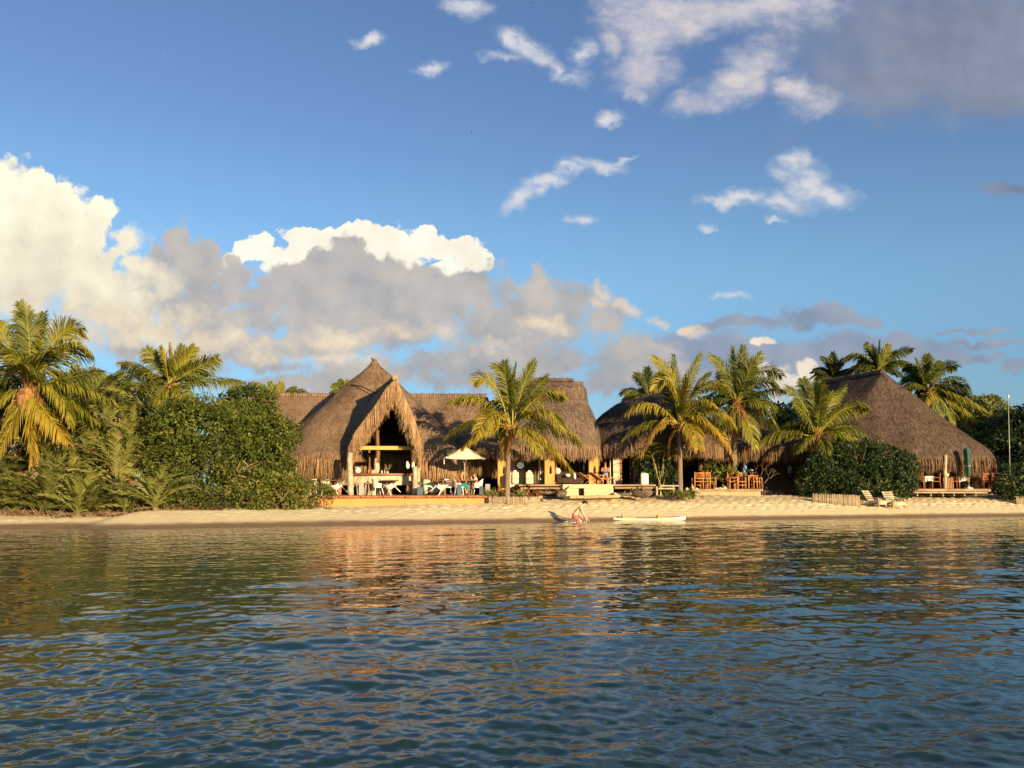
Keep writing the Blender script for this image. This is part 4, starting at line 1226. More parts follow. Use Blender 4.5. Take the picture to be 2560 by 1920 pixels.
# things on the counter
pl = thing('potted_plant', 'small pale spiky plant standing on the bar counter', 'plant', P(968, 1188, 46.1))
pl.location.z = FL + 1.12
build('pot', MB().lathe([(.06, 0), (.09, .08), (.08, .10)], pl.location, 10), STONE, pl)
nb = NB(4); q = np.random.default_rng(6)
c0 = np.array(pl.location) + np.array([0, 0, .1])
for i in range(34):
    a = q.uniform(0, 6.28); e = c0 + np.array([math.cos(a) * q.uniform(.08, .26), math.sin(a) * .2, q.uniform(.08, .42)])
    s_ = np.array([.02, 0, .012]); nb.add(np.stack([c0 - s_, c0 + s_, e + s_ * .5, e - s_ * .5])[None], float(q.uniform(.2, .9)))
build('leaves', nb.mb(), DRYLEAF, pl, smooth=False)
lm = thing('table_lamp', 'round white lamp shining at the left end of the bar counter', 'lamp', (P(892, 1188, 46).x, 46.25, FL + 1.12))
build('base', MB().lathe([(.07, 0), (.06, .03), (.02, .05), (.02, .10)], lm.location, 10), BLACKM, lm)
build('lamp_shade', MB().lathe([(.10, .02), (.16, .12), (.15, .22), (.06, .32)], lm.location, 14), CLOTH, lm)
lm = thing('hanging_lamp', 'small white round lamp hung above the left end of the bar counter', 'lamp', P(891, 1172, 46.6))
build('lamp_shade', MB().lathe([(.03, -.10), (.12, -.04), (.13, .04), (.05, .12)], lm.location, 12), M_plain('dull_white', (.34, .33, .28), None, 5), lm)
build('cord', MB().tube([lm.location + Vector((0, 0, .1)), lm.location + Vector((0, 0, 1.3))], .012, 5), BLACKM, lm)
for i, (px, mt, lab) in enumerate(((954, WHITE, 'short white cup on the bar counter beside the pillar'), (961, STONE, 'small pale bottle on the bar counter beside the plant'), (921, TEAK, 'little brown jar on the bar counter left of the pillar'))):
    b0 = Vector((P(px, 1188, 46).x, 46.05, FL + 1.12))
    tag(build('bottle', MB().lathe([(.035, 0), (.04, .08 + .03 * i), (.018, .13 + .03 * i), (.016, .17 + .03 * i)], b0, 10), mt), lab, 'bottle', 'small vessels on the bar counter')

# ------------------------------------------------------------------ terrace before the bar
def prism(poly, z0, z1, mb=None, tone=.5):
    mb = mb or MB(); n = len(poly)
    vs = [(x, y, z0) for x, y in poly] + [(x, y, z1) for x, y in poly]
    fs = [tuple(range(n - 1, -1, -1)), tuple(range(n, 2 * n))] + [(i, (i + 1) % n, n + (i + 1) % n, n + i) for i in range(n)]
    return mb.add(vs, fs, tone)
tl, tr = P(800, 1240, 42.4), P(1217, 1237, 44.9)
terr = thing('bar_terrace', 'raised bar terrace behind a smooth orange retaining wall edged with boards', 'terrace', (-5, 45, .7))
poly = [(tl.x - 1.2, tl.y - .35), (tr.x, tr.y), (tr.x - .1, tr.y + 2.6), (-1.7, 56), (-15.5, 56), (-16, 46), (tl.x - 3, tl.y + 1.5)]
build('retaining_wall', prism(poly, .2, FL - .10), M_plain('orange_wall', (.72, .285, .10), (.64, .245, .085), 1.2, .9, .12, bstr=.15), terr, smooth=False)
mb = MB()
a = Vector((poly[0][0], poly[0][1] - .04, FL - .05)); b = Vector((poly[1][0] + .02, poly[1][1] - .04, FL - .05))
nb_ = 9; ang = math.atan2(b.y - a.y, b.x - a.x); q = np.random.default_rng(4)
for i in range(nb_):
    c = a.lerp(b, (i + .5) / nb_)
    mb.bbox(c + Vector((0, q.normal(0, .01), q.normal(0, .006))), ((b - a).length / nb_ - .03, .30, .105), .015, rz=ang, tone=float(q.random()))
build('edge_board', mb, EDGEWOOD, terr, smooth=False)
poly2 = [(x, y) for x, y in poly]
poly2[0] = (poly[0][0], poly[0][1] + .13); poly2[1] = (poly[1][0], poly[1][1] + .13)
build('floor', prism(poly2, FL - .097, FL), DECKWOOD, terr, smooth=False)
build('end_post', MB().box(P(1217.5, 1248, 44.85), (.10, .25, .46)), DARKWOOD, terr, smooth=False)

# ------------------------------------------------------------------ lounge with the tower roof
LF = P(1400, 1211, 47.2).z
lounge = thing('thatched_lounge', 'ochre-pillared lounge under a bell-shaped thatched tower roof with a flat ridge', 'building', (2.3, 52, ground_h(2.3, 52)))
ra, rb = P(1292, 951, 52.5), P(1455, 958, 52.0)
zt = P(1400, 953, 52.3).z
def zz(y, Y): return P(1400, y, Y).z
thatch_roof(lounge, (ra.x + .35, 52.6, zt + .05), (rb.x - .45, 52.2, zt - .07), (P(1366, 1000, 52).x, 52.2), 3.28, 3.7, 0, 2.9,
            [(0.0, zt), (.22, zt - .10), (.34, zt - .45), (.40, zz(985, 52)), (.47, zz(1006, 52)), (.62, zz(1026, 51.2)), (.80, zz(1052, 50)), (.875, zz(1066, 49.6)), (.885, zz(1072, 49.5)), (.94, zz(1090, 49)), (.985, zz(1106, 48.6)), (1.0, zz(1118, 48.5))],
            60, THATCH_GREY, STRAW_GREY, n=140, straws=11000, fr_len=(.45, .95), per_m=115, name='tower_roof', amp=.10, ftone=.55)
# eave roof joining bar and lounge
thatch_roof(lounge, (P(1180, 1060, 51).x, 51.5, zz(1052, 51.5)), (P(1290, 1060, 51).x, 51.5, zz(1052, 51.5)), (P(1240, 1060, 51).x, 51.3), 2.6, 2.9, 0, 3,
            [(0, zz(1052, 51.5)), (.5, zz(1078, 50)), (.9, zz(1108, 48.6)), (1, zz(1122, 48.4))], 63, THATCH_GREY, STRAW_GREY, n=80, straws=2500, fr_len=(.4, .8), ridge=False, name='link_roof', keep=lambda r: r[:, 1] < 51)
# dark neighbour roof
rc, rd = P(1588, 996, 55.0), P(1668, 974, 54.2)
thatch_roof(lounge, tuple(rc), tuple(rd), (P(1622, 1100, 53).x, 53.3), 4.3, 4.0, 0, 2.6,
            [(0, rc.z), (.3, rc.z - .42), (.55, zz(1034, 53)), (.78, zz(1062, 51.6)), (.86, zz(1074, 51)), (.95, zz(1096, 50)), (1.0, zz(1116, 49.5))],
            61, THATCH_DARK, STRAW_GREY, n=130, straws=8000, fr_len=(.45, .95), per_m=105, ridge=False, name='side_roof', ftone=.42, keep=lambda r: (r[:, 0] > 5.0) & (r[:, 1] < 54))
WZ = zz(1118, 49)
def pillar(px0, px1, Y, z0, up=.35):
    x0, x1 = P(px0, 1180, Y).x, P(px1, 1180, Y).x
    p = build('pillar', MB().bbox(((x0 + x1) / 2, Y, (z0 + WZ + up) / 2), (x1 - x0, .45, WZ + up - z0), .025), OCHRE, lounge, smooth=False)
    cx, cz = (x0 + x1) / 2 + .08, P(1400, 1177, Y - .25).z
    s_ = build('wall_lantern', MB().lathe([(.03, -.16), (.055, -.13), (.05, .10), (.07, .12), (.02, .17), (.03, .27)], (cx, Y - .27, cz), 8), BLACKM, p, smooth=False)
    return p
gz0 = ground_h(-.5, 46)
pillar(1244, 1271, 49.3, gz0); pillar(1361, 1386, 49.5, LF - .6); pillar(1471, 1495, 49.9, LF - .6, -.05); pillar(1584, 1602, 50.4, LF - .6)
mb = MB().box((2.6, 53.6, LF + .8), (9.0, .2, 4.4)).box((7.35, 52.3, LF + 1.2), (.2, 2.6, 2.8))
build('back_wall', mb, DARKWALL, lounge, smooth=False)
xw0, xw1 = P(1262, 1180, 51.6).x, P(1356, 1180, 51.6).x
build('cream_wall', MB().box(((xw0 + xw1) / 2, 51.8, LF + .9), (xw1 - xw0 + .3, .14, 2.5)), CREAM, lounge, smooth=False)
for px in (1256, 1300):
    c = P(px + 1, 1163, 51.6)
    mbm = MB(); ring = [(c.x + math.cos(a) * .25, 51.68, c.z + math.sin(a) * .25) for a in np.linspace(0, 2 * math.pi, 25)]
    fr_ = build('mirror_frame', mbm.tube(ring, .038, 6), DARKWOOD, lounge)
    build('mirror', MB().add([(c.x + math.cos(a) * .24, 51.70, c.z + math.sin(a) * .24) for a in np.linspace(0, 2 * math.pi, 24, endpoint=False)], [tuple(range(23, -1, -1))]), MIRROR, fr_, smooth=False)
def drape(px0, px1, y0, y1, Y, mat, parent, name='curtain'):
    a, b = P(px0, y0, Y), P(px1, y1, Y); n = 40
    rows = [[(a.x + (b.x - a.x) * i / n, Y + .05 * math.sin(i * 1.7) + .02 * math.sin(i * .6), z) for i in range(n + 1)] for z in (a.z, (a.z + b.z) / 2, b.z)]
    return build(name, MB().grid(rows), mat, parent)
drape(1312, 1346, 1140, 1209, 51.5, M_plain('taupe_curtain', (.21, .175, .13), (.13, .11, .085), 12, .95, .1, (1, 1, .02)), lounge)
drape(1430, 1468, 1138, 1205, 51.2, DRAPE, lounge); drape(1403, 1416, 1138, 1208, 51.3, DRAPE, lounge)
for px0, px1, mat in ((1347, 1350, CREAM), (1353, 1356, DARKWOOD), (1357, 1361, TEAK), (1388, 1392, TEAK), (1495, 1500, WOOD), (1524, 1527, CREAM), (1574, 1577, WOOD), (1578, 1583, DARKWOOD)):
    a, b = P(px0, 1128, 50.2), P(px1, 1211, 50.2)
    build('door_post', MB().box(((a.x + b.x) / 2, 50.2, (a.z + LF) / 2), (b.x - a.x, .12, a.z - LF)), mat, lounge, smooth=False)
a, b = P(1500, 1137, 50.2), P(1584, 1137, 50.2)
build('lintel', MB().box(((a.x + b.x) / 2, 50.22, a.z), (b.x - a.x, .1, .09)), WOOD, lounge, smooth=False)
dr = P(1542, 1177, 50.4)
door = build('door', MB().bbox((dr.x, 50.4, (LF + P(0, 1142, 50.4).z) / 2 + .02), (.42, .07, P(0, 1142, 50.4).z - LF), .01), CREAM, lounge, smooth=False)
build('door_rail', MB().box((dr.x, 50.35, P(0, 1180, 50.4).z), (.44, .05, .05)).box((dr.x, 50.35, LF + .10), (.44, .05, .16)).box((dr.x + .235, 50.35, LF + .75), (.09, .07, 1.5)), TEAK, door, smooth=False)

# deck of the lounge
deck = thing('lounge_deck', 'plank deck in front of the ochre pillars, raised over driftwood', 'deck', (2.3, 47, 1.0))
def slab(px0, px1, ytop, ybot, Y, dep, mat, parent, name, tone=.5):
    a, b = P(px0, ytop, Y), P(px1, ybot, Y)
    return build(name, MB().bbox(((a.x + b.x) / 2, Y + dep / 2, (a.z + b.z) / 2), (b.x - a.x, dep, a.z - b.z), .015), mat, parent, smooth=False)
slab(1296, 1640, 1211, 1215.6, 47.0, 6.6, DECKWOOD, deck, 'deck_boards')
slab(1300, 1408, 1218.5, 1223, 46.9, .18, DECKWOOD, deck, 'side_beam')
slab(1537, 1632, 1217.6, 1222, 46.9, .18, DECKWOOD, deck, 'side_beam')
slab(1310, 1640, 1216, 1240, 48.6, .2, DARKWOOD, deck, 'painted_shade_backing')  # dark sheet standing in for the shade under the deck
slab(1576, 1582, 1222, 1238, 46.9, .14, PALEWOOD, deck, 'leg'); slab(1640, 1645, 1216, 1238, 46.95, .14, PALEWOOD, deck, 'leg'); slab(1303, 1307, 1222, 1240, 46.9, .12, PALEWOOD, deck, 'leg')
steps = thing('beach_steps', 'wide whitewashed steps with a dark niche, leading up to the lounge deck', 'steps', P(1470, 1240, 46.4))
xa, xb = P(1408, 1225, 46.3).x, P(1535, 1225, 46.3).x
zt_, zb_ = P(0, 1211, 46.3).z + .01, P(0, 1241, 46.3).z - .2
xn0, xn1 = P(1447, 1225, 46.3).x, P(1461, 1225, 46.3).x
zn0, zn1 = P(0, 1230, 46.3).z, P(0, 1218, 46.3).z
mb = MB(); nst = 4; hs = (zt_ - zb_) / nst
for i in range(nst):                              # four broad risers, each set back; the niche interrupts the middle two
    y0 = 46.30 + .13 * i; za = zb_ + hs * i; zb2 = za + hs - .006
    segs = ((xa, xn0), (xn1, xb)) if i in (1, 2) else ((xa, xb),)
    for u0, u1 in segs:
        mb.bbox(((u0 + u1) / 2, y0 + .5, (za + zb2) / 2), (u1 - u0, 1.0, zb2 - za), .012)
zn0, zn1 = zb_ + hs, zb_ + hs * 3
build('stair_wall', mb, WHITEPAINT, steps, smooth=False)
build('niche', MB().box(((xn0 + xn1) / 2, 46.85, (zn0 + zn1) / 2), (xn1 - xn0 - .01, .2, zn1 - zn0 - .01)), DARKWALL, steps, smooth=False)  # near-black fill, shade of the recess put into its colour
mb = MB(); q = np.random.default_rng(8)
for i in range(7):
    c = P(1432 + i * 17.5, 1240, 46.05); mb.bbox((c.x, 46.05, P(0, 1240, 46.05).z - .03 + q.normal(0, .012)), (.36, .55, .15), .02, tone=float(q.random()))
build('bottom_step', mb, MATS.get('sandy_plaster') or M_plain('sandy_plaster', (.50, .37, .22), (.36, .26, .15), 3, .95, .1, bstr=.6, bdist=.03), steps, smooth=False)
mb = MB()
for i in range(3):
    c = P(1537 + i * 5, 1234 + i * 3, 46.2); mb.bbox((c.x, 46.3, c.z), (.16, .5, .1), .02)
build('side_step', mb, STONE, steps, smooth=False)

# ------------------------------------------------------------------ open dining hall and big pavilion at the right
PF = P(2370, 1222, 53.4).z
pav = thing('thatched_pavilion', 'large dining pavilion under a broad thatched hip roof with a slanting bound ridge', 'building', (22.5, 60, ground_h(22.5, 60)))
r1, r2 = P(2062, 958, 61.5), P(2208, 931, 57.6)
ze = P(2300, 1110, 53.6).z
thatch_roof(pav, tuple(r1), tuple(r2), (P(2190, 1100, 59).x - .35, 59.6), 7.3, 6.1, R(-7), 2.7,
            [(0, r1.z), (.04, r1.z - .25), (.25, r1.z - 1.45), (.5, r1.z - 2.75), (.72, r1.z - 3.75), (.88, ze + .18), (.955, ze - .22), (.985, ze - .55), (1.0, ze - .9)],
            70, THATCH_DARK, STRAW_DARK, n=190, straws=16000, fr_len=(.65, 1.25), per_m=105, amp=.10, ridge_w=.15, name='roof', ftone=.5, keep=lambda r: r[:, 1] < 61)
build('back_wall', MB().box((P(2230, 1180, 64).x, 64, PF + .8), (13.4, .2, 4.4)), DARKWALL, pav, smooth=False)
xo0, xo1 = P(1990, 1190, 56.5).x, P(2012, 1190, 56.5).x
build('ochre_wall', MB().bbox(((xo0 + xo1) / 2 - .0, 56.6, PF + .7), (xo1 - xo0 + .1, .3, 2.9), .02), OCHRE, pav, smooth=False)
build('painted_shade_wall', MB().box((P(1955, 1190, 57.5).x, 57.6, PF + .7), (2.6, .2, 2.9)), M_plain('shade_brown_plaster', (.30, .17, .075), (.24, .13, .06), 2, .9, .1), pav, smooth=False)  # shade on this wall put into its browner plaster colour
post(2363, 1138, 1222, 53.35, .11, PALEWOOD, pav, 'post'); post(2352, 1120, 1222, 57.0, .14, WOOD, pav, 'post'); post(2023, 1130, 1225, 56.0, .09, PALEWOOD, pav, 'post'); post(2455, 1130, 1222, 58, .13, WOOD, pav, 'post')
hall = thing('dining_hall', 'low dark open hall with hanging ragged thatch between the lounge and the pavilion', 'building', (12, 56, 1.0))
h1, h2 = P(1735, 1052, 59), P(1900, 1052, 60)
thatch_roof(hall, tuple(h1), tuple(h2), (P(1815, 1100, 58.4).x, 58.9), 5.0, 5.0, R(4), 4,
            [(0, h1.z), (.4, h1.z - .75), (.8, h1.z - 1.5), (.96, P(0, 1112, 54).z), (1.0, P(0, 1122, 54).z)], 72, THATCH_DARK, STRAW_DARK, n=110, straws=4500, fr_len=(.5, 1.3), per_m=85, name='roof', keep=lambda r: r[:, 1] < 59, ftone=.35)
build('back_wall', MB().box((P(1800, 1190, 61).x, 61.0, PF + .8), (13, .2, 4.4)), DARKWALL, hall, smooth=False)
for px, Y in ((1690, 55), (1750, 54.8), (1765, 56), (1822, 55)): post(px, 1085, 1224, Y, .14, WOOD, hall, 'trunk_post')
deck2 = thing('pavilion_deck', 'low timber deck of the pavilion standing on short stubs over the sand', 'deck', P(2370, 1236, 53))
slab(2240, 2478, 1222, 1229, 52.6, 11, DECKWOOD, deck2, 'deck_boards')
slab(2262, 2470, 1230.2, 1233.2, 52.5, .12, PALEWOOD, deck2, 'edge_beam')
slab(2258, 2472, 1229.5, 1240, 53.6, .2, DARKWOOD, deck2, 'painted_shade_backing')  # dark sheet painted for the shade beneath the pavilion deck
for px in (2294, 2328, 2358, 2386, 2412, 2440):
    slab(px - 1.5, px + 1.5, 1229.5, 1241, 52.65, .14, PALEWOOD, deck2, 'stub')
kerb = thing('hall_step', 'long low plastered step along the sand before the dark hall', 'step', P(1820, 1230, 51))
slab(1730, 1908, 1222.5, 1228, 51.2, 9, DECKWOOD, kerb, 'paved_floor'); slab(1738, 1902, 1228.3, 1242, 51.05, .4, M_plain('sandy_plaster', (.50, .37, .22), (.36, .26, .15), 3, .95, .1, bstr=.6, bdist=.03), kerb, 'plastered_edge')
slab(1908, 2080, 1225, 1236, 52.6, 9, DARKWOOD, kerb, 'painted_shade_floor')  # cast shadow of the bush put into the dark floor colour
# ------------------------------------------------------------------ bushes, trees and thickets
def leaf_cloud(lobes, seed, clump_d=7.0, per=26, size=.085, tone=.45, tsd=.16, inner=.25, crad=(.22, .42), zmin=None, aspect=1.7):
    """leaves in clumps spread over uneven lobes [(centre, radii)]"""
    q = np.random.default_rng(seed)
    C = []; N = []
    Ls = [(np.array(c, float), np.array(r, float)) for c, r in lobes]
    for c, r in Ls:
        area = 4 * math.pi * ((r[0] * r[1]) ** 1.6 / 3 + (r[0] * r[2]) ** 1.6 / 3 + (r[1] * r[2]) ** 1.6 / 3) ** (1 / 1.6)
        n = int(area * clump_d / 1.15)
        d = q.normal(0, 1, (n, 3)); d /= np.linalg.norm(d, axis=1, keepdims=True)
        ph = q.uniform(0, 6.28, 5); fr = q.normal(0, 2.6, (5, 3))
        g = 1 + .14 * np.mean(np.sin(d @ fr.T + ph), 1)
        rad = np.where(q.random(n) < inner, q.uniform(.45, .85, n), q.uniform(.86, 1.06, n)) * g
        p = c + d * r * rad[:, None]
        nn = d / r; nn /= np.linalg.norm(nn, axis=1, keepdims=True)
        C.append(p); N.append(nn)
    C = np.concatenate(C); N = np.concatenate(N)
    ok = np.ones(len(C), bool)
    for c, r in Ls:                                   # drop what lies deep inside another lobe
        ok &= (np.linalg.norm((C - c) / r, axis=1) > .42)
    if zmin is not None: ok &= C[:, 2] > zmin
    C, N = C[ok], N[ok]
    m = len(C)
    cr = q.uniform(crad[0], crad[1], m); ct = tone + q.normal(0, tsd, m)
    D = q.normal(0, 1, (m, per, 3)); D /= np.linalg.norm(D, axis=2, keepdims=True)
    D = D + N[:, None] * .75 + np.array([0, 0, .25]); D /= np.linalg.norm(D, axis=2, keepdims=True)
    P0 = C[:, None] + D * cr[:, None, None] * (q.random((m, per, 1)) ** .45)
    P0 = P0.reshape(-1, 3); Dn = D.reshape(-1, 3)
    k = len(P0)
    ax = Dn * .6 + q.normal(0, .6, (k, 3)) + np.array([0, 0, -.12]); ax /= np.linalg.norm(ax, axis=1, keepdims=True)
    sd = np.cross(ax, Dn + q.normal(0, .5, (k, 3))); sd /= np.linalg.norm(sd, axis=1, keepdims=True) + 1e-9
    s_ = size * q.uniform(.6, 1.35, (k, 1))
    Q = np.stack([P0, P0 + ax * s_ * aspect * .55 + sd * s_ * .5, P0 + ax * s_ * aspect * 1.15, P0 + ax * s_ * aspect * .55 - sd * s_ * .5], 1)
    tn = np.clip(np.repeat(ct, per) + q.normal(0, .10, k) + .10 * (Dn[:, 2]), 0, 1)
    if zmin is not None:
        kk = Q[:, :, 2].min(1) > zmin - .15; Q, tn = Q[kk], tn[kk]
    return Q, tn

def branches(base, lobes, seed, r=.07, mat=TWIG, extra=5):
    q = np.random.default_rng(seed); mb = MB()
    b = Vector(base)
    for c, rr in lobes:
        c = Vector(c)
        b0 = b + Vector((q.normal(0, .3), q.normal(0, .2), 0))
        mid = b0.lerp(c, .5) + Vector((q.normal(0, .25), q.normal(0, .25), q.normal(0, .2)))
        mb.tube([b0, b0.lerp(mid, .5) + Vector((0, 0, .1)), mid, c], [r, r * .8, r * .6, r * .35], 6)
        for i in range(extra):
            e = c + Vector((q.normal(0, .6) * rr[0], q.normal(0, .6) * rr[1], q.uniform(-.4, .9) * rr[2]))
            m2 = mid.lerp(e, .5) + Vector((q.normal(0, .15), q.normal(0, .15), q.normal(0, .15)))
            mb.tube([mid, m2, e], [r * .5, r * .35, .012], 5)
    return mb

def bush(name, label, cat, lobes_px, seed, mat, group=None, base=None, trunk_r=.07, twigs=True, **kw):
    """lobes_px: (px, py, Y, rx_px, rz_px, ry) measured at the distance Y"""
    lobes = []
    for px, py, Y, rx, rz, ry in lobes_px:
        lobes.append((tuple(P(px, py, Y)), (rx / F_PX * Y, ry, rz / F_PX * Y)))
    cx = float(np.mean([l[0][0] for l in lobes])); cy = float(np.mean([l[0][1] for l in lobes]))
    gz = ground_h(cx, cy)
    rt = thing(name, label, cat, (cx, cy, gz), group=group)
    kw.setdefault('zmin', gz - .05)
    Q, tn = leaf_cloud(lobes, seed, **kw)
    nb = NB(4); nb.add(Q, tn)
    build('crown', nb.mb(), mat, rt, smooth=False)
    if twigs: build('trunk', branches((cx, cy, gz - .1), lobes, seed + 1, trunk_r), TWIG, rt)
    return rt

LB = 'broad-leaved bushes left of the bar'
bush('bush', 'big rounded broad-leaved bush left of the bar terrace, the tallest of its clump', 'bush',
     [(500, 1078, 41.5, 90, 72, 1.5), (440, 1100, 41.0, 66, 96, 1.3), (560, 1112, 41.0, 78, 88, 1.5), (480, 1180, 40.3, 110, 85, 1.4), (430, 1220, 39.6, 60, 48, .9), (548, 1044, 42.2, 50, 30, 1.2), (450, 1026, 42, 36, 30, 1.0), (515, 1020, 42, 22, 22, .6), (415, 1065, 41.6, 26, 40, .7)],
     101, BROAD, LB, tone=.46, per=27)
bush('bush', 'broad-leaved bush against the left thatch fringe of the bar', 'bush',
     [(635, 1092, 42.6, 68, 58, 1.5), (675, 1125, 42.6, 60, 76, 1.3), (632, 1165, 42.0, 84, 76, 1.4), (684, 1195, 41.8, 50, 56, 1.1), (724, 1092, 43.0, 22, 28, .7), (650, 1052, 43, 34, 20, .9), (612, 1035, 43, 22, 20, .6), (706, 1070, 43, 20, 22, .6)],
     102, BROAD, LB, tone=.44, per=27)
bush('bush', 'low bright green bush spilling over the left end of the orange wall', 'bush',
     [(640, 1225, 40.0, 66, 44, 1.0), (700, 1232, 40.2, 60, 38, .9), (770, 1243, 40.9, 52, 26, .7), (610, 1245, 39.7, 40, 28, .8), (735, 1225, 41.2, 46, 30, .8)],
     103, BROAD, LB, tone=.62, per=30, size=.07)
bush('bush', 'small dark bush with low skirts at the left foot of the tall bush', 'bush',
     [(415, 1240, 39.0, 40, 28, .7), (470, 1250, 39.0, 46, 22, .6), (530, 1252, 39.2, 46, 20, .6)], 104, BROAD, LB, tone=.36, per=27, size=.07)
bush('tree', 'dark green tree top showing above the bushes at the left roof end', 'tree',
     [(620, 1000, 50, 40, 28, 1.3), (590, 1020, 50, 40, 34, 1.2), (660, 1010, 50.5, 34, 26, 1.2), (610, 1060, 50, 70, 50, 1.6)], 105, BROAD, None, tone=.44, per=22, size=.10)
# bare twigs in the bush
tw = thing('fallen_branch', 'bare dry branches sticking out between the two big bushes', 'branch', P(600, 1185, 39.9))
mb = MB(); q = np.random.default_rng(15)
for i in range(22):
    a = P(540 + q.uniform(0, 90), 1180 + q.uniform(-14, 14), 39.9 + q.uniform(-.2, .4)); d = Vector((q.uniform(-.7, .7), q.uniform(-.3, .1), q.uniform(-.15, .45)))
    mb.tube([a, a + d * .5 + Vector((0, 0, .06)), a + d], [.02, .014, .006], 4)
build('branch', mb, M_plain('bleached_twig', (.46, .33, .22), (.30, .20, .13), 8, .9, .1), tw)

# feathery thicket of wild date palms at the left
DP = 'feathery wild date palms in the left thicket'
def shrub_palm(px, py, Y, hpx, seed, tone, n=21, dry=3, label=None):
    """clump of arching feathery fronds; (px,py) foot, hpx height in photo pixels"""
    q = np.random.default_rng(seed)
    b = P(px, py, Y); gz = ground_h(b.x, b.y)
    hh = hpx / F_PX * Y
    top = P(px, py - hpx, Y).z
    tr = max(.12, hh - 2.7)                          # bare stem below the fronds
    h0 = Vector((b.x, b.y, gz + tr)); hh = min(hh, 2.9) * 1.12
    rt = thing('date_palm', label or 'feathery olive-green wild date palm tangled in the thicket at the left', 'palm shrub', (b.x, b.y, gz), group=DP)
    st = MB().tube([Vector((b.x, b.y, gz - .1)), h0.lerp(Vector((b.x, b.y, gz)), .5) + Vector((.05, 0, 0)), h0], [.13, .12, .10], 8)
    build('trunk', st, BARK, rt)
    nb = NB(4)
    for i in range(n):
        a = q.uniform(0, 6.28); el = q.uniform(.25, 1.5); L = hh * q.uniform(.70, 1.05)
        d = Vector((math.cos(a), math.sin(a) * .8, 0))
        B = h0 + d * L * .42 * math.cos(el) + Vector((0, 0, L * .62 * math.sin(el) + .12))
        C = h0 + d * L * (.40 + .50 * math.cos(el)) + Vector((0, 0, L * (math.sin(el) * .86 - .10)))
        C.z = max(C.z, gz + .08)
        qd, tq = frond_polys(h0, B, C, seed * 50 + i, nleaf=30, lmax=.62, droop=.22, twist=float(q.uniform(-.6, .6)), wid=.046, tone=float(np.clip(tone + q.normal(0, .13), 0, 1)), start=.10, ragged=.2)
        nb.add(qd, tq); nb.add(rachis_polys(h0, B, C, .022, .006, 8, 3), min(1, tone + .2))
    build('crown', nb.mb(), OLIVE, rt, smooth=False)
    if dry:
        nb = NB(4)
        for i in range(dry):
            a = q.uniform(3.4, 6.0); L = hh * q.uniform(.3, .6)
            d = Vector((math.cos(a), math.sin(a), 0))
            B = h0 + d * L * .5 + Vector((0, 0, .1)); C = h0 + d * L * .75 - Vector((0, 0, L * q.uniform(.3, 1.0)))
            C.z = max(C.z, gz + .03)
            qd, tq = frond_polys(h0, B, C, seed * 70 + i, nleaf=26, lmax=.36, droop=.6, twist=float(q.uniform(-.5, .5)), wid=.026, tone=float(q.uniform(.3, .9)), ragged=.25)
            nb.add(qd, tq); nb.add(rachis_polys(h0, B, C, .02, .006, 8, 3), .6)
        build('dry_frond', nb.mb(), DRYLEAF, rt, smooth=False)
    return rt
q = np.random.default_rng(77)
sp = []
for row, (Y, y0, h0_, n) in enumerate(((38.4, 1262, 120, 9), (40.2, 1255, 190, 9), (42.2, 1248, 250, 8), (44.4, 1242, 290, 8))):
    for i in range(n):
        px = -30 + (430 if row < 2 else 420) * (i + q.uniform(.15, .85)) / n
        sp.append((px, y0, Y + q.uniform(-.7, .7), h0_ * q.uniform(.75, 1.25), float(np.clip(.48 + q.normal(0, .12) - (.14 if px < 60 else 0), .12, .8))))
for k, (px, py, Y, h_, tn) in enumerate(sp):
    shrub_palm(px, py, Y, h_, 400 + k, tn, dry=int(q.integers(2, 6)))
for k, (px, py, Y, h_, lab) in enumerate(((258, 1240, 45.5, 318, 'taller feathery palm with pale stiff fronds left of the sunlit yellow-green palm'), (355, 1238, 43.0, 225, 'pale green feathery palm leaning against the left side of the big bush'), (312, 1245, 41.6, 262, 'pale feathery palm in the middle of the left thicket'))):
    o = shrub_palm(px, py, Y, h_, 480 + k, .62, n=22, dry=2, label=lab)
# low dry litter under the thicket
gb = NB(4); q = np.random.default_rng(5)
for i in range(2600):
    px = q.uniform(-60, 560); Y = 36.4 + q.uniform(.9, 4.0) + (px / 560) * 1.3
    b = P(px, 1265, Y); b = np.array([b.x, b.y, ground_h(b.x, b.y) - .02])
    L = q.uniform(.12, .5); d = np.array([q.normal(0, .8), q.normal(-.2, .6), q.uniform(.15, 1.0)]); d /= np.linalg.norm(d)
    s_ = np.cross(d, q.normal(0, 1, 3)); s_ /= np.linalg.norm(s_) + 1e-9
    gb.add(np.stack([b - s_ * .016, b + s_ * .016, b + d * L + s_ * .006, b + d * L - s_ * .006])[None], float(q.uniform(.0, .9)))
tag(build('dry_undergrowth', gb.mb(), DRYLEAF, None, smooth=False), 'brown dry undergrowth along the foot of the left thicket', 'undergrowth', kind='stuff')

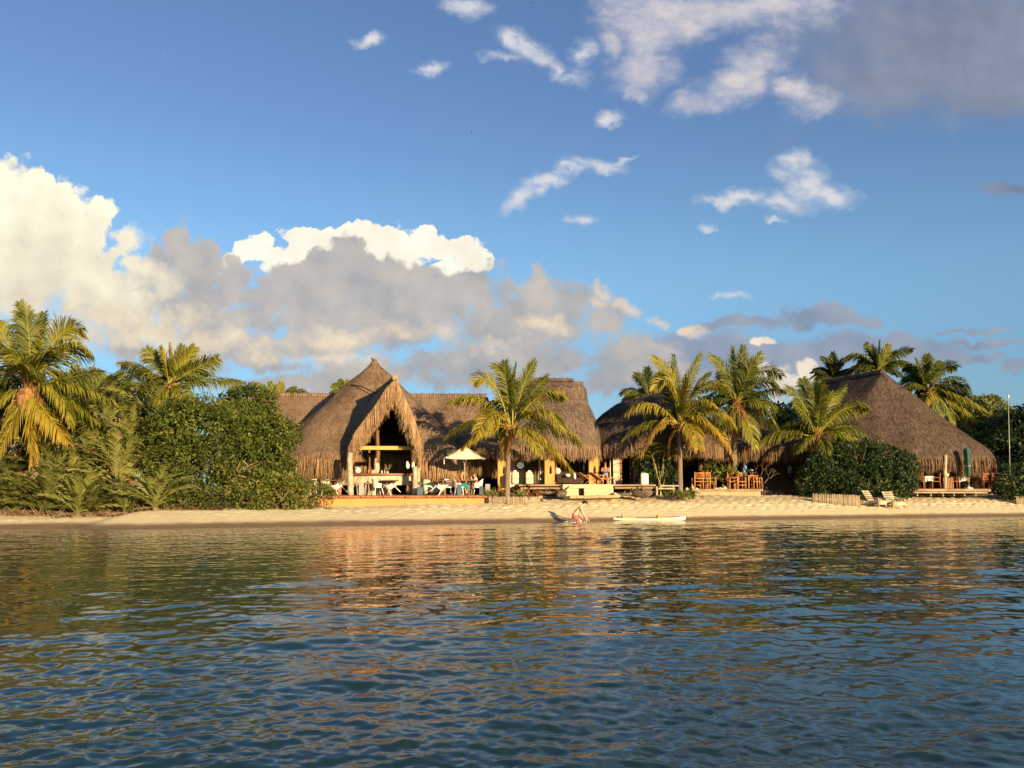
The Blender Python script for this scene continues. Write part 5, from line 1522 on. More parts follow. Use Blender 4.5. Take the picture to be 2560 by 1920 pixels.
# trees behind
BT = 'trees closing the view behind'
bush('tree', 'olive-green tree behind the thicket, left of the sunlit palm', 'tree', [(210, 960, 50, 60, 34, 1.6), (160, 1000, 50, 70, 50, 1.8), (250, 1010, 50, 70, 52, 1.8), (200, 1080, 49, 130, 80, 1.8)], 110, OLIVE, BT, tone=.45, per=20, size=.10, clump_d=6)
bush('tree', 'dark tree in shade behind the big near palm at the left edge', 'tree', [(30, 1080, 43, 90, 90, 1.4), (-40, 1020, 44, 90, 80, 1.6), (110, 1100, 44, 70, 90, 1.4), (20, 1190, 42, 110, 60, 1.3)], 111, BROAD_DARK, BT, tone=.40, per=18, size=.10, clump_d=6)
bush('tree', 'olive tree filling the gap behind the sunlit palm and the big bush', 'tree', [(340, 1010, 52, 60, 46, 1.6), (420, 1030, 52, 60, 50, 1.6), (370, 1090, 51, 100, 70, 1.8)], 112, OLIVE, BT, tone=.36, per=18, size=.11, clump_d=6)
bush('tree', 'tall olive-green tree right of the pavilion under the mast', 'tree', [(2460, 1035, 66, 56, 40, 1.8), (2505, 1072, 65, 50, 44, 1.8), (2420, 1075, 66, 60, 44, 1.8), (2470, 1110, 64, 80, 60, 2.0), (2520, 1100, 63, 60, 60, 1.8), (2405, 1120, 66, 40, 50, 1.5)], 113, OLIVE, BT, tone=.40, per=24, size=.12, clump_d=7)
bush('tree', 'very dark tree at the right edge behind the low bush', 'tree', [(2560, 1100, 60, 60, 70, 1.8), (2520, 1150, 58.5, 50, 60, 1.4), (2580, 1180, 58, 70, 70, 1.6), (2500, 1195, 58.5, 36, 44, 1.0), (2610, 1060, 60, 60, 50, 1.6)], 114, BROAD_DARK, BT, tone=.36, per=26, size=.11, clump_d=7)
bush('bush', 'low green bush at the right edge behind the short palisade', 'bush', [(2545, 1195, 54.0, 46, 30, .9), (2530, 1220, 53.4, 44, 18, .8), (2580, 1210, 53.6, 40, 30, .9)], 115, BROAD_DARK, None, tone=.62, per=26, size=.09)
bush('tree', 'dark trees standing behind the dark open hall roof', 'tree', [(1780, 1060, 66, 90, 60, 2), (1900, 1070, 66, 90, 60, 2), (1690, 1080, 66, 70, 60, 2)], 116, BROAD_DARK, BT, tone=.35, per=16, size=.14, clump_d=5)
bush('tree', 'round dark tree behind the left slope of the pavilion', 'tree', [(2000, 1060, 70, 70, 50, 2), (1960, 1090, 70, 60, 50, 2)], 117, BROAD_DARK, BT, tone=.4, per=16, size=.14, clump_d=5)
# round dark bush before the pavilion
bush('bush', 'wide round dark-leaved bush in front of the pavilion', 'bush',
     [(2138, 1156, 51.6, 56, 42, 1.3), (2212, 1160, 51.8, 46, 38, 1.3), (2080, 1180, 51.2, 60, 44, 1.2), (2170, 1195, 51.2, 90, 38, 1.3), (2250, 1185, 51.6, 38, 46, 1.0), (2045, 1195, 51.2, 36, 40, .9), (2105, 1128, 51.8, 30, 20, .9), (2240, 1215, 51.3, 40, 22, .8), (2150, 1118, 51.8, 24, 18, .6), (2060, 1150, 51.4, 20, 24, .5), (2192, 1122, 51.9, 18, 16, .5), (2262, 1160, 51.6, 16, 26, .5), (2025, 1215, 51.0, 24, 22, .5)],
     118, BROAD_DARK, None, tone=.58, per=30, size=.085, clump_d=8)
# shrubs in the garden gap right of the lounge
bush('bush', 'dark leafy shrub growing beside the last ochre pillar', 'bush', [(1625, 1160, 49.6, 26, 34, .7), (1650, 1180, 49.4, 34, 30, .7), (1610, 1190, 49.2, 16, 24, .4)], 119, BROAD_DARK, None, tone=.55, per=24, size=.09)
cp = thing('clumping_palm', 'clump of thin upright yellow-green stems with feathery fronds left of the straight palm', 'palm shrub', (P(1655, 1216, 49).x, 49.0, 1.05))
mb = MB(); nb = NB(4); q = np.random.default_rng(60)
for i in range(11):
    a = P(1640 + q.uniform(0, 40), 1218, 49 + q.uniform(-.3, .3)); b = P(1640 + (a.x - cp.location.x) * 40 + q.uniform(-8, 40), 1128 + q.uniform(-10, 30), 49 + q.uniform(-.4, .4))
    mb.tube([a, a.lerp(b, .5) + Vector((.03, 0, 0)), b], [.032, .028, .016], 6)
    for k in range(4):
        an = q.uniform(0, 6.28); d = Vector((math.cos(an), math.sin(an) * .6, 0)); L = q.uniform(.6, 1.1)
        qd, tq = frond_polys(b, b + d * L * .4 + Vector((0, 0, L * .5)), b + d * L + Vector((0, 0, L * .15)), 900 + i * 7 + k, nleaf=22, lmax=.34, droop=.5, wid=.026, tone=float(q.uniform(.3, .6)))
        nb.add(qd, tq); nb.add(rachis_polys(b, b + d * L * .4 + Vector((0, 0, L * .5)), b + d * L + Vector((0, 0, L * .15)), .014, .005, 6, 3), .7)
build('trunk', mb, M_plain('yellow_stem', (.34, .30, .09), (.22, .20, .06), 6, .6, .3), cp); build('crown', nb.mb(), PALM, cp, smooth=False)
# bare frangipani
fp = thing('bare_shrub', 'leafless shrub with thin forking branches before the ochre wall', 'shrub', (P(1905, 1226, 52).x, 52.0, 1.2))
mb = MB(); q = np.random.default_rng(61)
def fork(p, d, L, r, n):
    e = p + d * L; mb.tube([p, p.lerp(e, .5) + Vector((q.normal(0, .03), q.normal(0, .03), 0)), e], [r, r * .85, r * .7], 5)
    if n > 0:
        for s_ in (-1, 1):
            fork(e, (d + Vector((s_ * q.uniform(.35, .75), q.normal(0, .3), q.uniform(-.05, .25)))).normalized(), L * q.uniform(.62, .85), r * .65, n - 1)
fork(Vector(fp.location), Vector((.1, 0, 1)).normalized(), .55, .045, 5)
build('branch', mb, TWIG, fp)
for k, (px, py, Y, hh) in enumerate(((1775, 1222, 52.5, 52), (1818, 1222, 52.6, 40))):
    pp = thing('potted_plant', ('broad-leaved plant among the log chairs of the dark hall', 'small dark plant between the chair groups of the dark hall')[k], 'plant', (P(px, py, Y).x, Y, 1.45))
    Q, tn = leaf_cloud([(tuple(P(px, py - hh * .8, Y)), (.38, .38, .26))], 130 + k, clump_d=14, per=9, size=.13, tone=.6, aspect=2.6)
    nb = NB(4); nb.add(Q, tn); build('leaves', nb.mb(), BROAD, pp, smooth=False)
    build('stem', MB().tube([pp.location, P(px, py - hh * .8, Y)], [.03, .02], 5), TWIG, pp)

# planter with the leaning palm: palisade, spiky plants, red-tinted low shrub
def palisade(label, pts, z0f, top, seed, step=.052, r=.024, mat=PALEWOOD):
    q = np.random.default_rng(seed)
    path = dense([Vector(p) for p in pts], 24); cum = [0]
    for i in range(1, len(path)): cum.append(cum[-1] + (path[i] - path[i - 1]).length)
    rt = thing('palisade', label, 'palisade', path[0]); n = int(cum[-1] / step); mb = MB()
    A = np.array([tuple(p) for p in path])
    for i in range(n):
        s_ = (i + .5) * step; p = [np.interp(s_, cum, A[:, k]) for k in range(3)]
        zb = ground_h(p[0], p[1]) - .08
        h_ = p[2] + q.normal(0, .018) - (.0 if q.random() > .04 else .1)
        rr = r * q.uniform(.75, 1.15); x = p[0] + q.normal(0, .006); y = p[1] + q.normal(0, .01)
        mb.tube([(x, y, zb), (x + q.normal(0, .008), y, h_)], rr, 6, float(q.random()))
    build('stakes', mb, mat, rt)
    band = [Vector((A[i][0], A[i][1] + .03, A[i][2] - .12)) for i in range(0, len(A), 6)]
    build('rail', MB().tube(band, .018, 5), DARKWOOD, rt)
    return rt
STAKE = M_plain('stake_wood', (.62, .50, .33), (.22, .15, .09), 16, .9, .15, (8, 8, .2), .5, .01)
palisade('pale stick palisade around the planter of the leaning palm', [P(1220, 1241, 44.9), P(1270, 1242, 44.4), P(1320, 1242.5, 44.6), P(1348, 1241, 45.2), P(1356, 1240, 46.0), P(1352, 1238, 46.8)], 0, 0, 5, mat=STAKE)
sl = thing('planter_bed', 'heaped earth inside the palisade around the leaning palm', 'planter', P(1290, 1250, 45.6))
build('earth', MB().blob((P(1288, 1250, 45.7).x, 45.75, .95), (1.35, 1.0, .28), 3, .2, 18, 8), M_plain('garden_earth', (.16, .105, .065), (.09, .06, .04), 6, .95, .1), sl)
for k, (px, lab) in enumerate(((1222, 'spiky grey-green plant at the terrace end of the planter'), (1240, 'spiky yellow-green plant left of the leaning palm trunk'), (1300, 'small spiky plant right of the leaning palm trunk'))):
    nb = NB(4); q = np.random.default_rng(70 + k); b = np.array(P(px, 1243, 45.1))
    for i in range(90):
        a = q.uniform(0, 6.28); L = q.uniform(.25, .60); el = q.uniform(.2, 1.4)
        d = np.array([math.cos(a) * math.cos(el), math.sin(a) * math.cos(el), math.sin(el)]); o = b + q.normal(0, .10, 3) * np.array([1, 1, .2])
        s_ = np.cross(d, [0.2, -1, .1]); s_ /= np.linalg.norm(s_) + 1e-9
        mid = o + d * L * .55; e = o + d * L + np.array([0, 0, -.12 * L])
        nb.add(np.stack([np.stack([o - s_ * .02, o + s_ * .02, mid + s_ * .017, mid - s_ * .017]), np.stack([mid - s_ * .017, mid + s_ * .017, e + s_ * .002, e - s_ * .002])]), float(np.clip(.45 + q.normal(0, .2), 0, 1)))
    tag(build('spiky_plant', nb.mb(), OLIVE, None, smooth=False), lab, 'plant', 'spiky plants in the palm planter')
REDLEAF = M_leaf('red_tinted_leaf', [(0.0, (.03, .05, .015)), (.4, (.12, .10, .03)), (.7, (.34, .10, .05)), (1.0, (.46, .17, .08))], trans=.25)
Q, tn = leaf_cloud([(tuple(P(1300, 1236, 45.6)), (.35, .3, .16)), (tuple(P(1322, 1235, 45.6)), (.35, .3, .16)), (tuple(P(1342, 1235, 45.7)), (.26, .3, .17)), (tuple(P(1262, 1238, 45.4)), (.35, .3, .13))], 140, clump_d=26, per=14, size=.05, tone=.5, tsd=.28, crad=(.06, .16))
nb = NB(4); nb.add(Q, tn)
tag(build('low_shrub', nb.mb(), REDLEAF, None, smooth=False), 'low red and green leafy shrub in the planter right of the leaning palm', 'shrub')
palisade('weathered stick palisade below the wide round dark bush', [P(2030, 1234, 49.6), P(2080, 1236, 49.2), P(2120, 1237, 49.1), P(2150, 1238, 49.2)], 0, 0, 6, mat=STAKE)
palisade('short stick palisade at the right edge of the beach', [P(2540, 1240, 52.6), P(2570, 1241, 52.6), P(2600, 1241, 52.8)], 0, 0, 7, mat=STAKE)
# tuft at the foot of the straight palm
Q, tn = leaf_cloud([(tuple(P(1680, 1234, 47.6)), (.55, .3, .10)), (tuple(P(1730, 1236, 47.4)), (.6, .3, .10)), (tuple(P(1705, 1238, 46.9)), (.4, .3, .08))], 141, clump_d=24, per=14, size=.045, tone=.4, tsd=.2, crad=(.05, .14), aspect=2.6)
nb = NB(4); nb.add(Q, tn)
tag(build('creeper', nb.mb(), OLIVE, None, smooth=False), 'low green creeper around the foot of the straight palm', 'ground cover', kind='stuff')
# lone fronds from a palm beyond the right edge
palm('palm at the right edge whose fronds just enter over the dark trees', 62.0, (2608, 1050), (2610, 1228), [(2552, 1040, 2580, 1030, .1, .3, .6), (2590, 1000, 2600, 1020, .1, .3, .4, 1), (2640, 1000, 2620, 1020, .1, .3, .4, 1), (2660, 1060, 2635, 1030, .1, .3, .6), (2560, 1085, 2580, 1050, -.3, .36, .7)], 44, BP, .15, .12, fill=4, fill_len=1.6, parts=False)
# ------------------------------------------------------------------ people
def skinned(name, joints, edges, mat, parent, levels=1):
    """one continuous body grown round a skeleton: joints {name: (pos, radius)}"""
    names = list(joints); ix = {n: i for i, n in enumerate(names)}
    me = bpy.data.meshes.new(name)
    me.from_pydata([tuple(joints[n][0]) for n in names], [(ix[a], ix[b]) for a, b in edges], [])
    o = bpy.data.objects.new(name, me); COL.objects.link(o)
    md = o.modifiers.new('skin', 'SKIN')
    for i, n in enumerate(names):
        r = joints[n][1]; r = (r, r) if isinstance(r, (int, float)) else r
        me.skin_vertices[0].data[i].radius = r
    me.skin_vertices[0].data[0].use_root = True
    sb = o.modifiers.new('sub', 'SUBSURF'); sb.levels = levels; sb.render_levels = levels
    dg = bpy.context.evaluated_depsgraph_get(); dg.update()
    m2 = bpy.data.meshes.new_from_object(o.evaluated_get(dg))
    m2.materials.clear(); m2.materials.append(mat); m2.name = name
    m2.polygons.foreach_set('use_smooth', np.ones(len(m2.polygons), dtype=bool))
    bpy.data.objects.remove(o); bpy.data.meshes.remove(me)
    r = new_obj(name, m2, parent)
    return r

STAND = dict(pelvis=(0, 0, .95), waist=(0, 0, 1.08), chest=(0, .01, 1.30), neck=(0, .0, 1.47), skull=(0, .02, 1.60), crown=(0, .01, 1.70), nose=(0, .115, 1.60),
             shL=(-.18, 0, 1.40), elL=(-.23, -.02, 1.12), wrL=(-.22, .06, .88), shR=(.18, 0, 1.40), elR=(.23, -.02, 1.12), wrR=(.22, .06, .88),
             hiL=(-.09, 0, .92), knL=(-.10, .02, .50), anL=(-.10, -.02, .09), toL=(-.10, .16, .04), hiR=(.09, 0, .92), knR=(.10, .02, .50), anR=(.10, -.02, .09), toR=(.10, .16, .04))
RAD = dict(pelvis=(.15, .11), waist=(.135, .10), chest=(.16, .11), neck=.055, skull=(.082, .095), crown=(.062, .07), nose=.016, shL=.062, elL=.042, wrL=.029, shR=.062, elR=.042, wrR=.029,
           hiL=.088, knL=.058, anL=.038, toL=.032, hiR=.088, knR=.058, anR=.038, toR=.032)
BONES = [('pelvis', 'waist'), ('waist', 'chest'), ('chest', 'neck'), ('neck', 'skull'), ('skull', 'crown'), ('skull', 'nose'), ('chest', 'shL'), ('shL', 'elL'), ('elL', 'wrL'), ('chest', 'shR'), ('shR', 'elR'), ('elR', 'wrR'),
         ('pelvis', 'hiL'), ('hiL', 'knL'), ('knL', 'anL'), ('anL', 'toL'), ('pelvis', 'hiR'), ('hiR', 'knR'), ('knR', 'anR'), ('anR', 'toR')]
def person(label, loc, rz, pose, skin, hair, clothes, scale=1.0, hair_long=False, group=None):
    """pose overrides STAND; clothes = [(name, material, [(joint, grow)...], bones)]; local y is forward"""
    rt = thing('person', label, 'person', loc, rz, group)
    J = {k: Vector(v) * scale for k, v in STAND.items()}
    J.update({k: Vector(v) * scale for k, v in pose.items()})
    Rr = {k: (tuple(x * scale for x in v) if isinstance(v, tuple) else v * scale) for k, v in RAD.items()}
    jt = {k: (J[k], Rr[k]) for k in J}; ed = list(BONES)
    for s_ in ('L', 'R'):                            # hand: palm, four fingers, thumb
        d = (J['wr' + s_] - J['el' + s_]).normalized(); sd = d.cross(Vector((0, 0, 1)))
        sd = sd.normalized() if sd.length > .1 else Vector((1, 0, 0))
        dn = d.cross(sd)
        pm = J['wr' + s_] + d * .075 * scale
        jt['pa' + s_] = (pm, (.036 * scale, .018 * scale)); ed.append(('wr' + s_, 'pa' + s_))
        for k in range(4):
            b0 = pm + d * .03 * scale + sd * (k - 1.5) * .021 * scale
            b1 = b0 + (d * .040 + dn * .014) * scale * (1, 1.12, 1.08, .86)[k]; b2 = b1 + (d * .022 + dn * .028) * scale
            jt[f'fa{k}{s_}'] = (b0, .010 * scale); jt[f'fb{k}{s_}'] = (b1, .009 * scale); jt[f'fc{k}{s_}'] = (b2, .007 * scale)
            ed += [('pa' + s_, f'fa{k}{s_}'), (f'fa{k}{s_}', f'fb{k}{s_}'), (f'fb{k}{s_}', f'fc{k}{s_}')]
        t0 = J['wr' + s_] + d * .035 * scale + sd * .036 * scale; t1 = t0 + (d * .032 + sd * .020 + dn * .014) * scale
        jt['ta' + s_] = (t0, .012 * scale); jt['tb' + s_] = (t1, .009 * scale)
        ed += [('pa' + s_, 'ta' + s_), ('ta' + s_, 'tb' + s_)]
    body = skinned('body', jt, ed, skin, rt)
    hd = (J['crown'] - J['neck']).normalized(); fw = (J['nose'] - J['skull']).normalized(); sdv = hd.cross(fw).normalized()
    mb = MB()
    c = J['skull'] + hd * .035 * scale - fw * .022 * scale
    for i in range(9):
        th = math.pi * .5 * i / 8 * 1.15
        for k in range(16):
            a = 2 * math.pi * k / 16
            f_ = math.cos(a)
            tt = th * (1.0 if f_ < .3 else .78)
            v = hd * math.cos(tt) * .112 + (fw * f_ * .112 + sdv * math.sin(a) * .092) * math.sin(tt)
            mb.v.append(tuple(c + v * scale * 1.06))
    mb.n = len(mb.v)
    for i in range(8):
        for k in range(16):
            j = (k + 1) % 16; mb.f.append((i * 16 + k, i * 16 + j, i * 16 + 16 + j, i * 16 + 16 + k)); mb.t.append(.5)
    if hair_long:
        mb.blob(J['neck'].lerp(J['skull'], .5) - fw * .07 * scale - hd * .03 * scale, (.075 * scale, .05 * scale, .16 * scale), 3, .2, 10, 7)
    build('hair', mb, hair, rt, local=True)
    eyes = MB()
    for s_ in (-1, 1): eyes.blob(J['skull'] + fw * .092 * scale + sdv * s_ * .033 * scale + hd * .022 * scale, (.012 * scale,) * 3, 1, 0, 8, 6)
    build('eyes', eyes, BLACKM, rt, local=True)
    for nm, mt, grow, bones in clothes:
        cj = {k: (J[k], tuple((x + g * scale) for x in (Rr[k] if isinstance(Rr[k], tuple) else (Rr[k], Rr[k])))) for k, g in grow.items()}
        for i, (a, b, t, r) in enumerate([x for x in bones if len(x) == 4]):   # partial sleeve / leg: a towards b
            cj[f'{a}{b}{i}'] = (J[a].lerp(J[b], t), r * scale)
        be = [x for x in bones if len(x) == 2] + [(x[0], f'{x[0]}{x[1]}{i}') for i, x in enumerate([x for x in bones if len(x) == 4])]
        skinned(nm, cj, be, mt, rt)
    return rt

def ppos(px, py, Y, z=None):
    p = P(px, py, Y)
    if z is not None: p.z = z
    return p
RED = M_plain('red_patterned_cloth', (.62, .05, .05), (.66, .22, .20), 16, .9, .1)
TURQ = fabric('turquoise_cloth', (.02, .32, .36)); BLUESHIRT = fabric('light_blue_cloth', (.22, .36, .58)); GREENSHIRT = fabric('green_cloth', (.24, .50, .20))
NAVY = fabric('dark_trousers', (.022, .026, .035)); GREYTR = fabric('grey_trousers', (.15, .15, .14)); PINK = M_plain('pale_floral_cloth', (.72, .46, .36), (.60, .22, .18), 14, .9, .1)

# bather, bent forward at the water's edge, facing right
person('person in red patterned swim shorts bending forward at the water edge', ppos(1435, 1303, 41.0, -.30), R(-90), dict(
    pelvis=(0, 0, .50), waist=(0, .07, .63), chest=(0, .22, .79), neck=(0, .34, .90), skull=(0, .42, .97), crown=(0, .46, 1.06), nose=(0, .52, .93),
    shL=(-.17, .27, .84), elL=(-.20, .36, .60), wrL=(-.17, .46, .42), shR=(.17, .27, .84), elR=(.20, .34, .58), wrR=(.18, .50, .40),
    hiL=(-.09, .02, .48), knL=(-.12, .36, .36), anL=(-.10, .04, .06), toL=(-.10, .18, .02), hiR=(.09, .02, .48), knR=(.12, .30, .26), anR=(.10, -.06, .05), toR=(.10, .10, .02)),
    SKIN_PALE, HAIR, [('swim_shorts', RED, dict(pelvis=.016, hiL=.018, hiR=.018), [('pelvis', 'hiL'), ('pelvis', 'hiR'), ('pelvis', 'waist', .5, .145), ('hiL', 'knL', .66, .115), ('hiR', 'knR', .66, .115)])], 1.15)
mb = MB(); q = np.random.default_rng(91); c0 = ppos(1438, 1303, 40.9, 0.0)
for i in range(70):
    a = q.uniform(0, 6.28); r_ = q.uniform(.10, .55); h = max(0, q.normal(.03, .06)) * (1.2 - r_)
    mb.blob((c0.x + math.cos(a) * r_, c0.y + math.sin(a) * r_ * .6, h), (q.uniform(.01, .05), q.uniform(.01, .04), q.uniform(.006, .016)), i, .3, 6, 5)
tag(build('splash', mb, M_plain('white_foam', (.80, .78, .72), (.7, .68, .62), 20, .5, .4)), 'white foam splashing round the knees of the bather', 'foam', kind='stuff')
SIT = dict(pelvis=(0, 0, .52), waist=(0, .02, .66), chest=(0, .07, .88), neck=(0, .11, 1.05), skull=(0, .14, 1.17), crown=(0, .13, 1.27), nose=(0, .24, 1.16),
           shL=(-.18, .07, .98), elL=(-.22, .16, .74), wrL=(-.16, .38, .78), shR=(.18, .07, .98), elR=(.22, .16, .74), wrR=(.16, .38, .78),
           hiL=(-.09, .04, .51), knL=(-.12, .44, .52), anL=(-.12, .42, .10), toL=(-.12, .58, .04), hiR=(.09, .04, .51), knR=(.12, .44, .52), anR=(.12, .42, .10), toR=(.12, .58, .04))
person('bare-chested tanned person in turquoise shorts sitting at the table under the parasol', ppos(1149, 1235, 45.6, FL), R(-90), SIT, SKIN_TAN, HAIR_BROWN,
       [('shorts', TURQ, dict(pelvis=.02, hiL=.03, hiR=.03, knL=.045, knR=.045), [('pelvis', 'hiL'), ('pelvis', 'hiR'), ('hiL', 'knL'), ('hiR', 'knR'), ('knL', 'anL', .7, .10), ('knR', 'anR', .7, .10), ('pelvis', 'waist', .4, .14)])], .98)
person('person in a pale floral dress sitting on the right side of the parasol table', ppos(1192, 1235, 45.7, FL), R(80), SIT, SKIN_PALE, HAIR_BROWN,
       [('dress', PINK, dict(pelvis=.02, waist=.016, chest=.016, hiL=.03, hiR=.03, knL=.05, knR=.05), [('pelvis', 'waist'), ('waist', 'chest'), ('pelvis', 'hiL'), ('pelvis', 'hiR'), ('hiL', 'knL'), ('hiR', 'knR'), ('knL', 'anL', .9, .12), ('knR', 'anR', .9, .12), ('chest', 'shL', .7, .06), ('chest', 'shR', .7, .06)])], .90, hair_long=True)
person('small person in a red top half hidden behind the parasol table', ppos(1178, 1235, 46.4, FL), R(170), SIT, SKIN_PALE, HAIR_BROWN,
       [('top', RED, dict(pelvis=.02, waist=.018, chest=.018), [('pelvis', 'waist'), ('waist', 'chest'), ('chest', 'shL', .9, .065), ('chest', 'shR', .9, .065)])], .80, hair_long=True)
HZ = P(1820, 1222.5, 51.2).z
person('waiter in a light blue shirt standing in the dark hall holding a white plate', ppos(1861, 1222, 53.6, HZ), R(-75), dict(elR=(.23, .06, 1.12), wrR=(.18, .30, 1.10), elL=(-.23, .04, 1.12), wrL=(-.17, .26, 1.06)), SKIN_DARK, HAIR,
       [('shirt', BLUESHIRT, dict(pelvis=.03, waist=.026, chest=.026, shL=.022, shR=.022), [('pelvis', 'waist'), ('waist', 'chest'), ('chest', 'shL'), ('chest', 'shR'), ('shL', 'elL', .7, .065), ('shR', 'elR', .7, .065)]),
        ('trousers', GREYTR, dict(pelvis=.012, hiL=.02, hiR=.02, knL=.022, knR=.022), [('pelvis', 'hiL'), ('pelvis', 'hiR'), ('hiL', 'knL'), ('hiR', 'knR'), ('knL', 'anL', .95, .062), ('knR', 'anR', .95, .062)])], .97)
pt = P(1879, 1176, 53.5)
tag(build('plate', MB().lathe([(.02, -.02), (.10, 0), (.125, .03), (.12, .035), (.02, .0)], pt, 14), WHITE), 'white plate in the hand of the waiter in blue', 'plate')
person('person in a green shirt and dark shorts walking past the ochre wall', ppos(1976, 1223, 54.6, P(1976, 1224, 54.6).z), R(-95), dict(knL=(-.10, .16, .52), anL=(-.10, .10, .12), toL=(-.1, .26, .06), knR=(.10, -.04, .50), anR=(.10, -.26, .14), toR=(.10, -.12, .04), wrL=(-.22, -.10, .92), elL=(-.23, -.12, 1.14), wrR=(.2, .24, .98)), SKIN_DARK, HAIR,
       [('shirt', GREENSHIRT, dict(pelvis=.03, waist=.028, chest=.028, shL=.024, shR=.024), [('pelvis', 'waist'), ('waist', 'chest'), ('chest', 'shL'), ('chest', 'shR'), ('shL', 'elL', .6, .07), ('shR', 'elR', .6, .07)]),
        ('shorts', NAVY, dict(pelvis=.014, hiL=.026, hiR=.026), [('pelvis', 'hiL'), ('pelvis', 'hiR'), ('hiL', 'knL', .85, .10), ('hiR', 'knR', .85, .10)])], .97)
person('person in a pale blue top sitting inside the lounge behind the deckchairs', ppos(1514, 1211, 49.6, LF), R(170), SIT, SKIN_TAN, HAIR_BROWN,
       [('top', BLUESHIRT, dict(pelvis=.02, waist=.018, chest=.018), [('pelvis', 'waist'), ('waist', 'chest'), ('chest', 'shL', .9, .065), ('chest', 'shR', .9, .065)])], .95)

# ------------------------------------------------------------------ white tub chairs
def make_tub_chair():
    t = thing('tub_chair', 'x', 'chair', group='white tub chairs on the bar terrace')
    # shell: wraps the seat from arm to arm, tall at the back; local -y is the back
    rows = []; n = 18
    for iz in range(6):
        v = iz / 5; row = []
        for i in range(n + 1):
            a = math.pi * (-.12 + 1.24 * i / n)               # from right arm round the back to left arm
            c = math.sin(a); top = .60 + .24 * max(0, c) ** 1.5
            z = .40 + (top - .40) * v
            rr = .255 + .035 * v
            row.append((math.cos(a) * rr * (1.0), -c * (.25 + .06 * v) + .02, z))
        rows.append(row)
    inner = [[(x * .93, y * .93, z) for x, y, z in r] for r in rows]
    mb = MB(); mb.grid(rows); mb.grid([r[::-1] for r in inner]); mb.grid([rows[-1], inner[-1]]); mb.grid([[r[0] for r in rows], [r[0] for r in inner]]); mb.grid([[r[-1] for r in inner], [r[-1] for r in rows]])
    build('backrest', mb, WHITE, t, local=True)
    build('seat', MB().lathe([(.10, .37), (.24, .385), (.265, .42), (.25, .44), (.05, .43)], (0, .03, 0), 18, sy=1.08), WHITE, t, local=True)
    for x, y in ((-.17, .20), (.17, .20), (-.17, -.18), (.17, -.18)):
        build('leg', MB().tube([(x * .9, y * .9, .40), (x * 1.12, y * 1.1, .2), (x * 1.35, y * 1.32, 0)], [.030, .025, .019], 8), WHITE, t, local=True)
    return t
chair0 = make_tub_chair(); used = [False]
def tub(px, py, Y, rz, label, tip=0.0, tip_dir=0.0, z=None, lift=0.0):
    p = P(px, py, Y); p.z = (FL if z is None else z) + lift
    if not used[0]: c = chair0; used[0] = True; c['label'] = label; c.location = p
    else: c = dup(chair0, p, label=label)
    m = Matrix.Rotation(tip_dir, 3, 'Z') @ Matrix.Rotation(tip, 3, 'Y') @ Matrix.Rotation(-tip_dir, 3, 'Z') @ Matrix.Rotation(rz, 3, 'Z')
    c.rotation_euler = m.to_euler()
    return c
# tipped chairs lean on the table edge, their legs swung out to one side
tub(776, 1236, 45.0, R(60), 'white tub chair beside the leftmost terrace table, half behind the low bush')
tub(816, 1237, 46.1, R(185), 'white tub chair facing away behind the second terrace table from the left')
tub(858, 1238, 45.2, R(-80), 'tipped white tub chair leaning on the right side of the second terrace table', R(-38), 0, lift=.02)
tub(943, 1237, 45.5, R(-60), 'white tub chair at the left side of the terrace table before the bar counter')
tub(962, 1237, 46.3, R(170), 'white tub chair behind the terrace table before the bar counter')
tub(990, 1238, 45.3, R(-85), 'tipped white tub chair leaning on the right side of the table before the counter', R(-34), 0, lift=.02)
tub(1086, 1237, 45.3, R(85), 'tipped white tub chair leaning on the left side of the table by the parasol', R(36), 0, lift=.02)
tub(1118, 1237, 45.9, R(-170), 'upright white tub chair at the right side of the table left of the parasol')
tub(1147, 1236, 45.6, R(-90), 'white tub chair under the bare-chested person in turquoise shorts')
tub(1194, 1236, 45.7, R(80), 'white tub chair under the person in the pale floral dress')

TABLETOP = M_plain('table_top_wood', (.20, .11, .06), (.12, .065, .035), 8, .55, .4, (.3, 1, 1))
def make_table():
    t = thing('terrace_table', 'x', 'table', group='brown terrace tables before the bar')
    build('table_top', MB().bbox((0, 0, .745), (.86, .86, .05), .04), TABLETOP, t, local=True, smooth=False)
    for s_ in (-1, 1): build('leg', MB().bbox((s_ * .10, 0, .37), (.085, .16, .70), .012), WOOD, t, local=True, smooth=False)
    build('foot', MB().bbox((0, 0, .02), (.5, .5, .04), .015), WOOD, t, local=True, smooth=False)
    return t
tab0 = make_table()
for i, (px, Y, lab, sc) in enumerate(((767, 44.6, 'brown table at the left end of the terrace, partly behind the low bush', 1), (832, 45.2, 'brown table second from the left with the tipped chair on its right', 1), (972, 45.5, 'brown table in front of the stone bar counter', 1.1), (1107, 45.4, 'brown table left of the parasol with a tipped chair on its left', 1.1), (1177, 45.5, 'brown table under the parasol where people sit', .9))):
    o = tab0 if i == 0 else dup(tab0, (0, 0, 0))
    p = P(px, 1235, Y); o.location = (p.x, p.y, FL); o['label'] = lab; o.scale = (sc, sc, 1)

